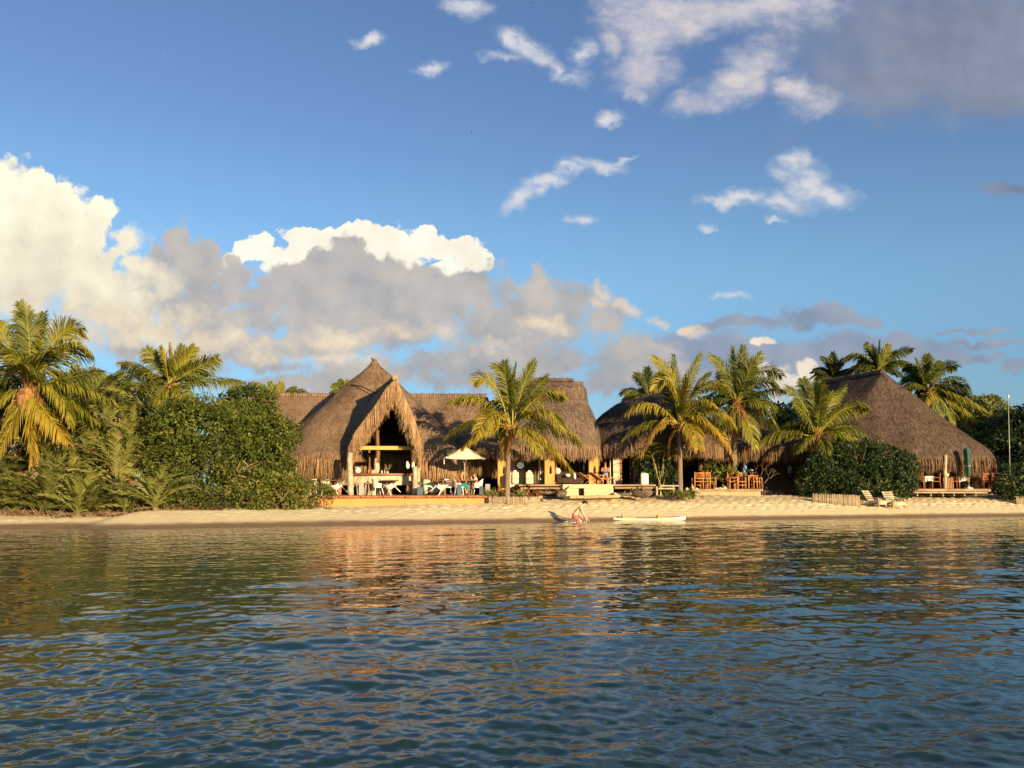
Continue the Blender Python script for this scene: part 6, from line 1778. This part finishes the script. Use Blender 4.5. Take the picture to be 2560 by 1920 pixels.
# parasol
pr = thing('parasol', 'cream canvas parasol with a square sloping canopy over the terrace table', 'parasol', (P(1162, 1235, 46.0).x, 46.0, FL))
apx = P(1162, 1113, 46.0); ed = P(1162, 1146, 46.0)
mb = MB(); hw = (1213 - 1108) / 2 / F_PX * 46.0
cr = [(-1, -.50), (.80, -.78), (1, .25), (-.35, .95)]
cor = [Vector((apx.x + x * hw, 46.0 + y * hw * .95, ed.z + (.02 if i != 1 else -.02))) for i, (x, y) in enumerate(cr)]
rows = []
n = 8
for k in range(4):
    a, b = cor[k], cor[(k + 1) % 4]
    g = []
    for i in range(n + 1):
        t = i / n; row = []
        for j in range(n + 1):
            e = a.lerp(b, j / n); pz = apx.lerp(e, t)
            sag = -.10 * math.sin(math.pi * t) * (1 - .5 * math.sin(math.pi * j / n)) - .05 * t * math.sin(math.pi * j / n)
            row.append(pz + Vector((0, 0, sag)))
        g.append(row)
    mb.grid(g); mb.grid([[p - Vector((0, 0, .02)) for p in r][::-1] for r in g])
CANVAS = M_plain('cream_canvas', (.84, .78, .58), (.78, .71, .50), 4, .95, .1)
build('canopy', mb, CANVAS, pr, smooth=False)
build('pole', MB().tube([(apx.x, 46.0, FL), (apx.x, 46.0, apx.z + .06)], .026, 8), PALEWOOD, pr)
build('base', MB().lathe([(.26, 0), (.26, .05), (.08, .09), (.04, .25)], (apx.x, 46.0, FL), 16), STONE, pr)
for c in cor:
    build('rib', MB().tube([apx - Vector((0, 0, .06)), c - Vector((0, 0, .03))], .012, 5), PALEWOOD, pr)
build('cord', MB().tube([cor[0] + Vector((.06, 0, 0)), cor[0] + Vector((.06, 0, -.16)), cor[0] + Vector((.07, 0, -.34))], [.012, .02, .03], 6), CLOTH, pr)

# blue-grey boxes, stools, boulders on the terrace
def crate(px, w, y0, Y, mat, lab, cat='box', name='planter_box'):
    p = P(px, 1235, Y); h = P(px, y0, Y).z - FL; ww = w / F_PX * Y
    return tag(build(name, MB().bbox((p.x, Y, FL + h / 2), (ww, ww * .9, h), .02), mat, smooth=False), lab, cat)
GREYBOX = M_plain('pale_grey_box', (.40, .37, .36), (.32, .30, .29), 3, .9, .15)
crate(903, 12, 1208, 44.9, GREYBOX, 'pale grey upright block standing before the bar counter')
crate(1050, 14, 1217, 44.9, BLUEGREY, 'blue-grey box beside the pale forked trunk post')
crate(1148, 11, 1211, 44.85, BLUEGREY, 'blue-grey box in front of the bare-chested person')
crate(1203, 10, 1215, 44.95, BLUEGREY, 'blue-grey box at the right end of the terrace')
crate(1219, 12, 1210, 45.6, GREYBOX, 'off-white box at the right end of the terrace by the planter')
def rock(px, py, Y, rx, rz, mat, lab, seed, name='boulder', cat='boulder', ry=.25):
    p = P(px, py, Y); return tag(build(name, MB().blob(p, (rx / F_PX * Y, ry, rz / F_PX * Y), seed, .45, 20, 14), mat), lab, cat)
rock(1066, 1218, 46.0, 13, 18, CORAL, 'white coral boulder between the forked post and the tipped chair', 1)
rock(1085, 1222, 46.2, 11, 14, CORAL, 'smaller white coral boulder behind the tipped chair', 2)
rock(1024, 1220, 46.0, 10, 17, M_plain('tan_rock', (.50, .30, .15), (.32, .18, .09), 4, .95, .1, bdist=.05, bstr=.9), 'tall tan rock left of the forked trunk post', 3)
rock(803, 1222, 46.6, 13, 15, CORAL, 'pale rounded rock behind the second terrace table', 4)
rock(791, 1213, 45.6, 8, 8, M_plain('tan_rock', (.5, .3, .15)), 'small tan rock on a stump near the left tables', 5)
rock(1050, 1210, 45.6, 6, 8, DRIFT, 'brown stump top behind the blue-grey box', 6)
for k, (px, lab) in enumerate(((887, 'low wooden bar stool left of the pale grey block'), (918, 'low wooden bar stool right of the pale grey block'))):
    st = thing('bar_stool', lab, 'stool', (P(px, 1235, 45.7).x, 45.7, FL), group='wooden stools at the bar')
    build('seat', MB().lathe([(.15, .58), (.17, .61), (.15, .64)], st.location, 14), TEAK, st)
    for a in (.8, 2.3, 3.9, 5.5):
        build('leg', MB().tube([st.location + Vector((math.cos(a) * .1, math.sin(a) * .1, .6)), st.location + Vector((math.cos(a) * .17, math.sin(a) * .17, 0))], .022, 6), PALEWOOD, st)

# ------------------------------------------------------------------ lounge furniture
def box_armchair(px, w, y0, Y, lab, rz):
    p = P(px, 1211, Y); t = thing('armchair', lab, 'armchair', (p.x, Y, LF), rz, 'cream armchairs in the lounge')
    ww = w / F_PX * Y
    build('seat', MB().bbox((0, 0, .21), (ww, .62, .40), .05), CREAM, t, local=True, smooth=False)
    build('backrest', MB().bbox((0, .27, .48), (ww, .16, .40), .05), CREAM, t, local=True, smooth=False)
    for s_ in (-1, 1): build('armrest', MB().bbox((s_ * (ww / 2 - .05), 0, .46), (.11, .60, .14), .03), CREAM, t, local=True, smooth=False)
    build('cushion', MB().blob((0, .12, .62), (ww * .35, .09, .15), 3, .2, 12, 8), CLOTH, t, local=True)
    return t
box_armchair(1287, 17, 1192, 48.4, 'cream armchair with a white cushion under the round mirrors', R(185))
box_armchair(1324, 17, 1192, 48.5, 'cream armchair with a white cushion before the taupe curtain', R(172))
gl = thing('globe_lamp', 'white globe lamp glowing beside the second ochre pillar', 'lamp', P(1394, 1212, 50.6))
build('stand', MB().lathe([(.12, 0), (.11, .03), (.02, .05), (.02, .62)], gl.location, 12), BLACKM, gl)
build('lamp_shade', MB().lathe([(.03, -.19), (.14, -.13), (.19, 0), (.14, .13), (.03, .19)], gl.location + Vector((0, 0, .78)), 16), CLOTH, gl)
sf = thing('sofa', 'black sofa in the shade between the second and third ochre pillars', 'sofa', (P(1425, 1211, 50.3).x, 50.4, LF))
build('seat', MB().bbox((0, 0, .22), (1.5, .75, .36), .05), DARKWOOD, sf, local=True, smooth=False)
build('backrest', MB().bbox((0, .32, .5), (1.5, .18, .5), .05), DARKWOOD, sf, local=True, smooth=False)
for s_ in (-1, 1): build('armrest', MB().bbox((s_ * .72, 0, .38), (.16, .75, .42), .04), DARKWOOD, sf, local=True, smooth=False)
build('cushion', MB().blob((-.10, -.05, .52), (.16, .10, .10), 4, .2, 12, 8), CLOTH, sf, local=True)
tag(build('bottle', MB().lathe([(.05, 0), (.07, .10), (.07, .2), (.03, .30), (.03, .36)], P(1437, 1198, 50.0), 12), CLOTH), 'white vase standing behind the sofa before the dark curtain', 'vase')
def deckchair(px, Y, rz, lab):
    p = P(px, 1211, Y); t = thing('deckchair', lab, 'deckchair', (p.x, Y, LF), rz, 'slatted wooden deckchairs on the lounge deck')
    mb = MB()
    for i in range(9): mb.box((0, -.28 - .056 * i, .33 + .036 * i), (.58, .052, .02), rx=R(-33))
    for s_ in (-1, 1): mb.tube([(s_ * .27, -.24, .29), (s_ * .27, -.76, .63)], .022, 6)
    build('backrest', mb, TEAK, t, local=True, smooth=False)
    mb = MB()
    for i in range(11): mb.box((0, -.24 + .085 * i, .33 - .006 * i), (.58, .07, .02))
    for s_ in (-1, 1): mb.box((s_ * .27, .18, .30), (.035, .95, .05))
    build('seat', mb, TEAK, t, local=True, smooth=False)
    for s_ in (-1, 1):
        build('armrest', MB().box((s_ * .31, -.12, .50), (.07, .55, .025)), TEAK, t, local=True, smooth=False)
        build('leg', MB().tube([(s_ * .29, -.5, 0), (s_ * .29, -.1, .30), (s_ * .29, .02, .49)], .02, 6), TEAK, t, local=True)
        build('leg', MB().tube([(s_ * .27, .55, 0), (s_ * .27, .25, .30), (s_ * .27, .0, .30)], .02, 6), TEAK, t, local=True)
    return t
deckchair(1476, 47.9, R(-68), 'slatted wooden deckchair nearest the third ochre pillar')
deckchair(1507, 47.7, R(-68), 'paler slatted wooden deckchair beside the little side table')
sd_ = thing('side_table', 'small pale side table right of the deckchairs', 'table', (P(1529, 1211, 47.6).x, 47.6, LF))
build('table_top', MB().bbox((0, 0, .36), (.40, .40, .035), .01), PALEWOOD, sd_, local=True, smooth=False)
for x, y in ((-.16, -.16), (.16, -.16), (-.16, .16), (.16, .16)): build('leg', MB().box((x, y, .17), (.05, .05, .34)), PALEWOOD, sd_, local=True, smooth=False)
cb = thing('cabinet', 'cream cabinet with a blue towel on top right of the last ochre pillar', 'cabinet', (P(1611, 1211, 48.4).x, 48.4, LF))
build('case', MB().bbox((0, 0, .30), (.40, .42, .60), .015), CREAM, cb, local=True, smooth=False)
build('door', MB().bbox((.0, -.215, .29), (.34, .012, .50), .004), WHITE, cb, local=True, smooth=False)
tag(build('towel', MB().bbox(P(1608, 1183, 48.4) + Vector((0, 0, .03)), (.26, .28, .06), .02), fabric('blue_towel', (.10, .30, .45)), smooth=False), 'folded blue towel on the cream cabinet', 'towel')
bn = thing('plank_bench', 'low two-plank bench left of the straight palm trunk', 'bench', (P(1672, 1236, 47.6).x, 47.6, ground_h(8.4, 47.6)))
slab(1650, 1697, 1212.5, 1216.5, 47.5, .35, PALEWOOD, bn, 'seat'); slab(1646, 1688, 1219.5, 1223.5, 47.2, .3, PALEWOOD, bn, 'lower_plank')
for px in (1652, 1684): slab(px - 2, px + 2, 1216.5, 1240, 47.6, .15, PALEWOOD, bn, 'leg')
# driftwood under the decks
def drift(px, py, Y, L, h, rz, lab, seed):
    q = np.random.default_rng(seed); p = P(px, py, Y); p.z = max(p.z, ground_h(p.x, p.y) + h * .5)
    rt = thing('driftwood', lab, 'driftwood', p)
    d = Vector((math.cos(rz), math.sin(rz), 0))
    build('log', MB().tube([p - d * L * .5, p - d * L * .2 + Vector((0, 0, h * .1)), p + d * L * .2, p + d * L * .5 + Vector((0, 0, h * .2))], [h * .35, h * .5, h * .52, h * .3], 10), DRIFT, rt)
    for i in range(6):
        s0 = p + d * L * q.uniform(-.4, .5); e = s0 + Vector((q.uniform(-.4, .4), q.uniform(-.4, .1), q.uniform(.05, .45)))
        build('root', MB().tube([s0, s0.lerp(e, .5) + Vector((0, 0, .05)), e], [h * .22, h * .16, h * .07], 6), DRIFT, rt)
drift(1404, 1236, 46.2, .9, .38, R(60), 'dark driftwood stump at the left end of the white steps', 1)
drift(1370, 1232, 46.3, 1.3, .18, R(8), 'pale driftwood log lying under the deck left of the steps', 2)
drift(1604, 1234, 46.6, 1.1, .46, R(-20), 'large dark driftwood stump under the right end of the deck', 3)
drift(1557, 1236, 46.6, 1.0, .16, R(-15), 'thin pale driftwood branch under the deck right of the steps', 4)

# ------------------------------------------------------------------ log chairs and tables of the dark hall
LOG = M_plain('orange_log_wood', (.56, .25, .085), (.36, .15, .05), 9, .7, .3, (1, 1, .3))
def log_chair(px, Y, rz, lab, arms=True):
    t = thing('log_chair', lab, 'chair', (P(px, 1222, Y).x, Y, HZ), rz, 'rustic log chairs in the dark hall')
    build('seat', MB().bbox((0, 0, .43), (.52, .50, .05), .012), LOG, t, local=True, smooth=False)
    for x in (-.25, .25):
        build('leg', MB().tube([(x, -.24, 0), (x, -.24, .64)], .036, 7), LOG, t, local=True)
        build('rear_post', MB().tube([(x, .24, 0), (x, .24, .5), (x, .28, .98)], .038, 7), LOG, t, local=True)
        build('armrest', MB().tube([(x, -.27, .64), (x, .26, .66)], .034, 7), LOG, t, local=True)
    mb = MB().tube([(-.25, .28, .92), (.25, .28, .92)], .034, 7).tube([(-.25, .25, .60), (.25, .25, .60)], .03, 7)
    for i in range(4): mb.tube([(-.17 + .113 * i, .25, .60), (-.17 + .113 * i, .28, .92)], .024, 6)
    build('backrest', mb, LOG, t, local=True)
    build('stretcher', MB().tube([(-.25, -.24, .22), (.25, -.24, .22)], .026, 6), LOG, t, local=True)
    return t
def log_table(px, Y, w, lab):
    t = thing('log_table', lab, 'table', (P(px, 1222, Y).x, Y, HZ), R(6), 'rustic log tables in the dark hall')
    build('table_top', MB().bbox((0, 0, .76), (w, .7, .06), .015), LOG, t, local=True, smooth=False)
    for x in (-w / 2 + .06, w / 2 - .06):
        for y in (-.28, .28): build('leg', MB().tube([(x, y, 0), (x, y, .74)], .042, 7), LOG, t, local=True)
    for x in (-w / 2 + .06, w / 2 - .06): build('brace', MB().tube([(x, -.28, .5), (x * .45, -.28, .73)], .026, 6), LOG, t, local=True)
    return t
log_chair(1744, 51.9, R(188), 'leftmost rustic log chair with its back to the beach'); log_chair(1764, 52.0, R(172), 'rustic log chair right beside the leftmost one')
log_chair(1777, 52.3, R(90), 'rustic log chair turned sideways at the right of the first pair')
log_chair(1822, 52.4, R(200), 'rustic log chair in shade left of the second log table'); log_chair(1834, 52.1, R(-95), 'tall-backed rustic log chair seen sideways at the second table')
log_chair(1850, 52.0, R(10), 'rustic log chair facing the beach beside the waiter')
log_table(1878, 52.1, .62, 'small square rustic log table right of the chairs'); log_table(1800, 53.4, .8, 'rustic log table in the dark between the two chair groups')
log_chair(1892, 52.5, R(90), 'rustic log chair half hidden behind the small square log table')
for k, (px, s_) in enumerate(((1716, 7), (1730, 8), (1742, 7), (1788, 6), (1795, 6), (1801, 7), (1806, 6), (1812, 7))):
    rock(px, 1231 - s_ if px > 1780 else 1232 - s_, 51.9 if px > 1780 else 52.0, s_ * .75, s_, CORAL, ('white stone under the log chairs, {} of the row'.format(k) if False else 'white rounded stone at the front of the dark hall floor'), 40 + k, 'stone', 'stone', .16)['group'] = 'white stones along the dark hall floor'

# ------------------------------------------------------------------ pavilion dining
REDWOOD = M_plain('red_teak', (.50, .17, .065), (.32, .10, .04), 9, .55, .35, (1, 1, .3))
def dining_chair(px, Y, rz, lab, mat=REDWOOD):
    t = thing('dining_chair', lab, 'chair', (P(px, 1221, Y).x, Y, PF), rz, 'red wooden dining chairs in the pavilion')
    build('seat', MB().bbox((0, 0, .44), (.50, .48, .04), .012), mat, t, local=True, smooth=False)
    for x in (-.23, .23):
        build('leg', MB().tube([(x, -.22, 0), (x, -.22, .44), (x, -.20, .66)], .025, 6), mat, t, local=True)
        build('rear_leg', MB().tube([(x, .26, 0), (x, .22, .44), (x, .28, .95)], .025, 6), mat, t, local=True)
        build('armrest', MB().box((x, .02, .67), (.05, .5, .025)), mat, t, local=True, smooth=False)
    mb = MB().bbox((0, .27, .92), (.50, .03, .09), .01).bbox((0, .235, .55), (.46, .03, .05), .01)
    for i in range(5): mb.box((-.16 + .08 * i, .25, .73), (.04, .02, .36), rx=R(-8))
    build('backrest', mb, mat, t, local=True, smooth=False)
    return t
def cloth_table(px, w, Y, lab):
    t = thing('dining_table', lab.replace('white cloth', 'wooden dining table under the white cloth', 1).replace(' on the table', ''), 'table', (P(px, 1221, Y).x, Y, PF), 0, 'dining tables in the pavilion')
    ww = w / F_PX * Y
    build('table_top', MB().bbox((0, 0, .735), (ww * .92, .8, .04), .01), WOOD, t, local=True, smooth=False)
    for x in (-ww * .38, ww * .38):
        for y in (-.33, .33): build('leg', MB().box((x, y, .36), (.06, .06, .72)), WOOD, t, local=True, smooth=False)
    rows = []; n = 40
    for z, k, wv in ((.765, .0, 0), (.765, .97, 0), (.755, 1.0, 0), (.62, 1.01, .02), (.48, 1.015, .05)):
        row = []
        for i in range(n + 1):
            a = 2 * math.pi * i / n; ca, sa = math.cos(a), math.sin(a); m_ = max(abs(ca), abs(sa))
            x = ca / m_ * ww * .5 * max(k, .01) * (1 + wv * math.sin(a * 9)); y = sa / m_ * .42 * max(k, .01) * (1 + wv * math.sin(a * 9))
            row.append((x, y, z - (.08 * (abs(math.sin(2 * a)) ** 4) if z < .6 else 0)))
        rows.append(row)
    c = build('tablecloth', MB().grid([[(x + t.location.x, y + t.location.y, z + t.location.z) for x, y, z in r] for r in rows]), CLOTH)
    tag(c, lab, 'tablecloth', 'white tablecloths in the pavilion')
cloth_table(2292, 28, 55.5, 'white cloth in shade on the table nearest the round dark bush')
cloth_table(2318, 25, 54.2, 'white cloth in bright sun on the table left of the red armchair')
cloth_table(2403, 27, 55.6, 'white cloth on the table behind the closed green parasol')
dining_chair(2338, 53.7, R(-100), 'red armchair seen from the side next to the sunlit white cloth')
dining_chair(2386, 54.0, R(80), 'red armchair right of the slatted table end')
dining_chair(2300, 53.8, R(150), 'red chair with curved legs behind the sunlit white cloth')
dining_chair(2440, 55.0, R(-60), 'red chair in shade just right of the closed green parasol')
dining_chair(2458, 54.6, R(200), 'red chair in deep shade at the right end of the pavilion deck'); dining_chair(2486, 54.8, R(175), 'last red chair at the far right end of the pavilion deck')
dining_chair(2472, 56.0, R(20), 'red chair in deep shade between the two at the right end of the deck')
stb = thing('slatted_table', 'wooden table with a slatted side glowing in the sun beneath the pavilion post', 'table', (P(2366, 1221, 53.6).x, 53.6, PF))
build('table_top', MB().bbox((0, 0, .70), (.66, .66, .05), .012), DARKWOOD, stb, local=True, smooth=False)
for i in range(7): build('slat', MB().bbox((-.27 + .09 * i, -.28, .34), (.055, .03, .66), .008), TEAK, stb, local=True, smooth=False)
build('frame', MB().bbox((0, .05, .33), (.56, .5, .62), .02), DARKWOOD, stb, local=True, smooth=False)
tag(build('bucket', MB().lathe([(.12, 0), (.17, .16), (.175, .2), (.15, .2)], P(2365, 1192.5, 53.6), 14), WHITE), 'white bucket on the slatted table at the pavilion post', 'bucket')
gp = thing('closed_parasol', 'closed green parasol on a thin pole standing in a white base on the pavilion deck', 'parasol', (P(2421, 1221, 53.0).x, 53.0, PF))
b0 = P(2422, 1219, 53.0)
build('pole', MB().tube([b0, P(2418, 1122, 53.0)], .026, 8), TEAK, gp)
build('base', MB().lathe([(.22, 0), (.22, .05), (.06, .08), (.05, .16)], (b0.x, 53.0, PF + .005), 16), CLOTH, gp)
mb = MB(); rows = []; n = 28
for t_, r0 in ((0, .085), (.12, .12), (.3, .15), (.55, .165), (.8, .18), (.95, .19), (1.0, .13)):
    c = P(2421 - 4 * t_, 1193 - 72 * t_, 53.0)
    rows.append([(c.x + math.cos(2 * math.pi * i / n) * r0 * (1 + .18 * math.sin(i * 1.35 + t_)), 53.0 + math.sin(2 * math.pi * i / n) * r0 * (1 + .18 * math.sin(i * 1.35 + t_)), c.z) for i in range(n + 1)])
build('canopy', mb.grid(rows), GREENCLOTH, gp)
build('strap', MB().lathe([(.16, -.03), (.175, 0), (.16, .03)], P(2419.5, 1165, 53.0), 16), M_plain('pale_strap', (.45, .42, .30)), gp)

# two low beach chairs of pale boards
def beach_chair(px, py, Y, rz, lab):
    p = P(px, py, Y); p.z = ground_h(p.x, p.y) + .01
    t = thing('beach_chair', lab, 'chair', p, rz, 'pale wooden beach chairs')
    mb = MB()
    for i in range(5): mb.bbox((0, .34 + .07 * i, .40 + .115 * i), (.66, .022, .095), .006, rx=R(-31), tone=i / 5)
    for x in (-.24, .24): mb.box((x, .50, .60), (.05, .03, .75), rx=R(-31))
    build('backrest', mb, PALEWOOD, t, local=True, smooth=False)
    mb = MB()
    for i in range(6): mb.bbox((0, -.36 + .12 * i, .36 - .018 * i), (.60, .10, .022), .006)
    build('seat', mb, PALEWOOD, t, local=True, smooth=False)
    build('front_board', MB().bbox((0, -.40, .24), (.66, .025, .20), .006), PALEWOOD, t, local=True, smooth=False)
    for x in (-.36, .36):
        build('armrest', MB().bbox((x, -.02, .50), (.14, .74, .028), .01), PALEWOOD, t, local=True, smooth=False)
        build('front_leg', MB().bbox((x, -.34, .24), (.05, .12, .49), .005), PALEWOOD, t, local=True, smooth=False)
        build('rear_leg', MB().box((x * .86, .18, .22), (.035, .95, .10), rx=R(-14)), PALEWOOD, t, local=True, smooth=False)
    return t
beach_chair(2190, 1252, 49.3, R(35), 'pale board beach chair on the left, turned to the right'); beach_chair(2236, 1252, 49.4, R(12), 'pale board beach chair on the right, facing the water')

# ------------------------------------------------------------------ paddle craft at the edge
kY = 43.0; kb = P(1623, 1303, kY)
ky = thing('kayak', 'long white sit-on kayak with an upturned bow floating at the water edge', 'kayak', (kb.x, kY, 0.0), R(2))
Lk = 180 / F_PX * kY; rows = []
for i in range(25):
    t = i / 24; x = -Lk / 2 + Lk * t
    w = .33 * (math.sin(math.pi * min(1, max(0, .03 + .94 * t))) ** .55); h0 = -.07 + .10 * max(0, (t - .72) / .28) ** 2; h1 = .12 + .10 * max(0, (t - .6) / .4) ** 1.7 + .03 * max(0, (.2 - t) / .2)
    rows.append([(x, -w, h1 - .02), (x, -w * .8, (h0 + h1) / 2 - .02), (x, -w * .4, h0), (x, w * .4, h0), (x, w * .8, (h0 + h1) / 2 - .02), (x, w, h1 - .02), (x, w * .85, h1), (x, w * .45, h1 - .03), (x, 0, h1 - .035), (x, -w * .45, h1 - .03), (x, -w * .85, h1), (x, -w, h1 - .02)])
build('hull', MB().grid(rows), M_plain('white_hull', (.86, .82, .70), (.80, .75, .62), 2, .35, .5, bstr=.03), ky, local=True)
YEL = M_plain('yellow_foam', (.72, .52, .10), (.62, .42, .08), 6, .8, .2)
for x in (-.98, .72):
    build('seat_pad', MB().bbox((x, 0, .13), (.62, .40, .05), .02), YEL, ky, local=True, smooth=False)
    build('seat_back', MB().bbox((x - .30, 0, .18), (.06, .40, .13), .015, ry=R(-15)), YEL, ky, local=True, smooth=False)
build('stern_cap', MB().blob((-Lk / 2 + .05, 0, .10), (.08, .08, .06), 2, .1, 10, 7), NAVY, ky, local=True)

# mast and birds
ms = thing('mast', 'thin pale lattice mast above the trees at the right', 'mast', (P(2524, 1228, 56.5).x, 56.5, 1.0))
a, b = P(2526, 1228, 56.5), P(2520.5, 992, 56.5)
build('pole', MB().tube([a, b], [.028, .018], 6), M_plain('grey_steel', (.45, .44, .40), (.35, .34, .31), 5, .5, .5), ms)
build('antenna', MB().lathe([(.02, -.10), (.06, -.05), (.06, .08), (.02, .12)], b, 8), WHITE, ms)
for gy in (1050, 1100):
    g0 = P(2522, gy - 45, 56.5)
    build('guy_wire', MB().tube([g0, (g0.x + 2.5, 58, 1.0)], .008, 4), BLACKM, ms)
def bird(px, py, Y, s_, rz, bank, lab):
    p = P(px, py, Y); t = thing('bird', lab, 'bird', p, 0, 'dark birds flying in the sky'); t.rotation_euler = (0, bank, rz)
    build('body', MB().lathe([(.006, -.5 * s_), (.05 * s_, -.38 * s_), (.11 * s_, -.1 * s_), (.10 * s_, .12 * s_), (.055 * s_, .28 * s_), (.06 * s_, .36 * s_), (.008, .47 * s_)], (0, 0, 0), 10), BLACKM, t, local=True)
    for w in (-1, 1):
        rows = [[(w * s_ * x, y * s_, z * s_) for y, z in ((.12 - abs(x) * .10 + off * .25, -.05 + off * .22 - x * .1) for off in (0, .5, 1))] for x in (.06, .3, .6, .85, 1.0)]
        mb = MB().grid([[(x, -y + .1 * s_, z) for x, y, z in r] for r in rows]); mb.grid([[(x, -y + .1 * s_, z - .015 * s_) for x, y, z in r][::-1] for r in rows])
        build('wing', mb, BLACKM, t, local=True)
    build('tail', MB().add([(-.05 * s_, 0, -.45 * s_), (.05 * s_, 0, -.45 * s_), (.12 * s_, 0, -.72 * s_), (-.12 * s_, 0, -.72 * s_), (0, .02 * s_, -.5 * s_)], [(0, 1, 2, 3), (0, 4, 1), (1, 4, 2), (2, 4, 3), (3, 4, 0)]), BLACKM, t, local=True, smooth=False)
bird(1179, 331, 60, .20, R(70), R(-35), 'dark bird flying high in the clear blue middle of the sky')
bird(1332, 7, 80, .14, R(60), R(-10), 'tiny dark bird at the very top edge of the sky')
bird(1845, 823, 90, .14, R(80), R(-30), 'tiny dark bird low over the palms against the grey cloud')
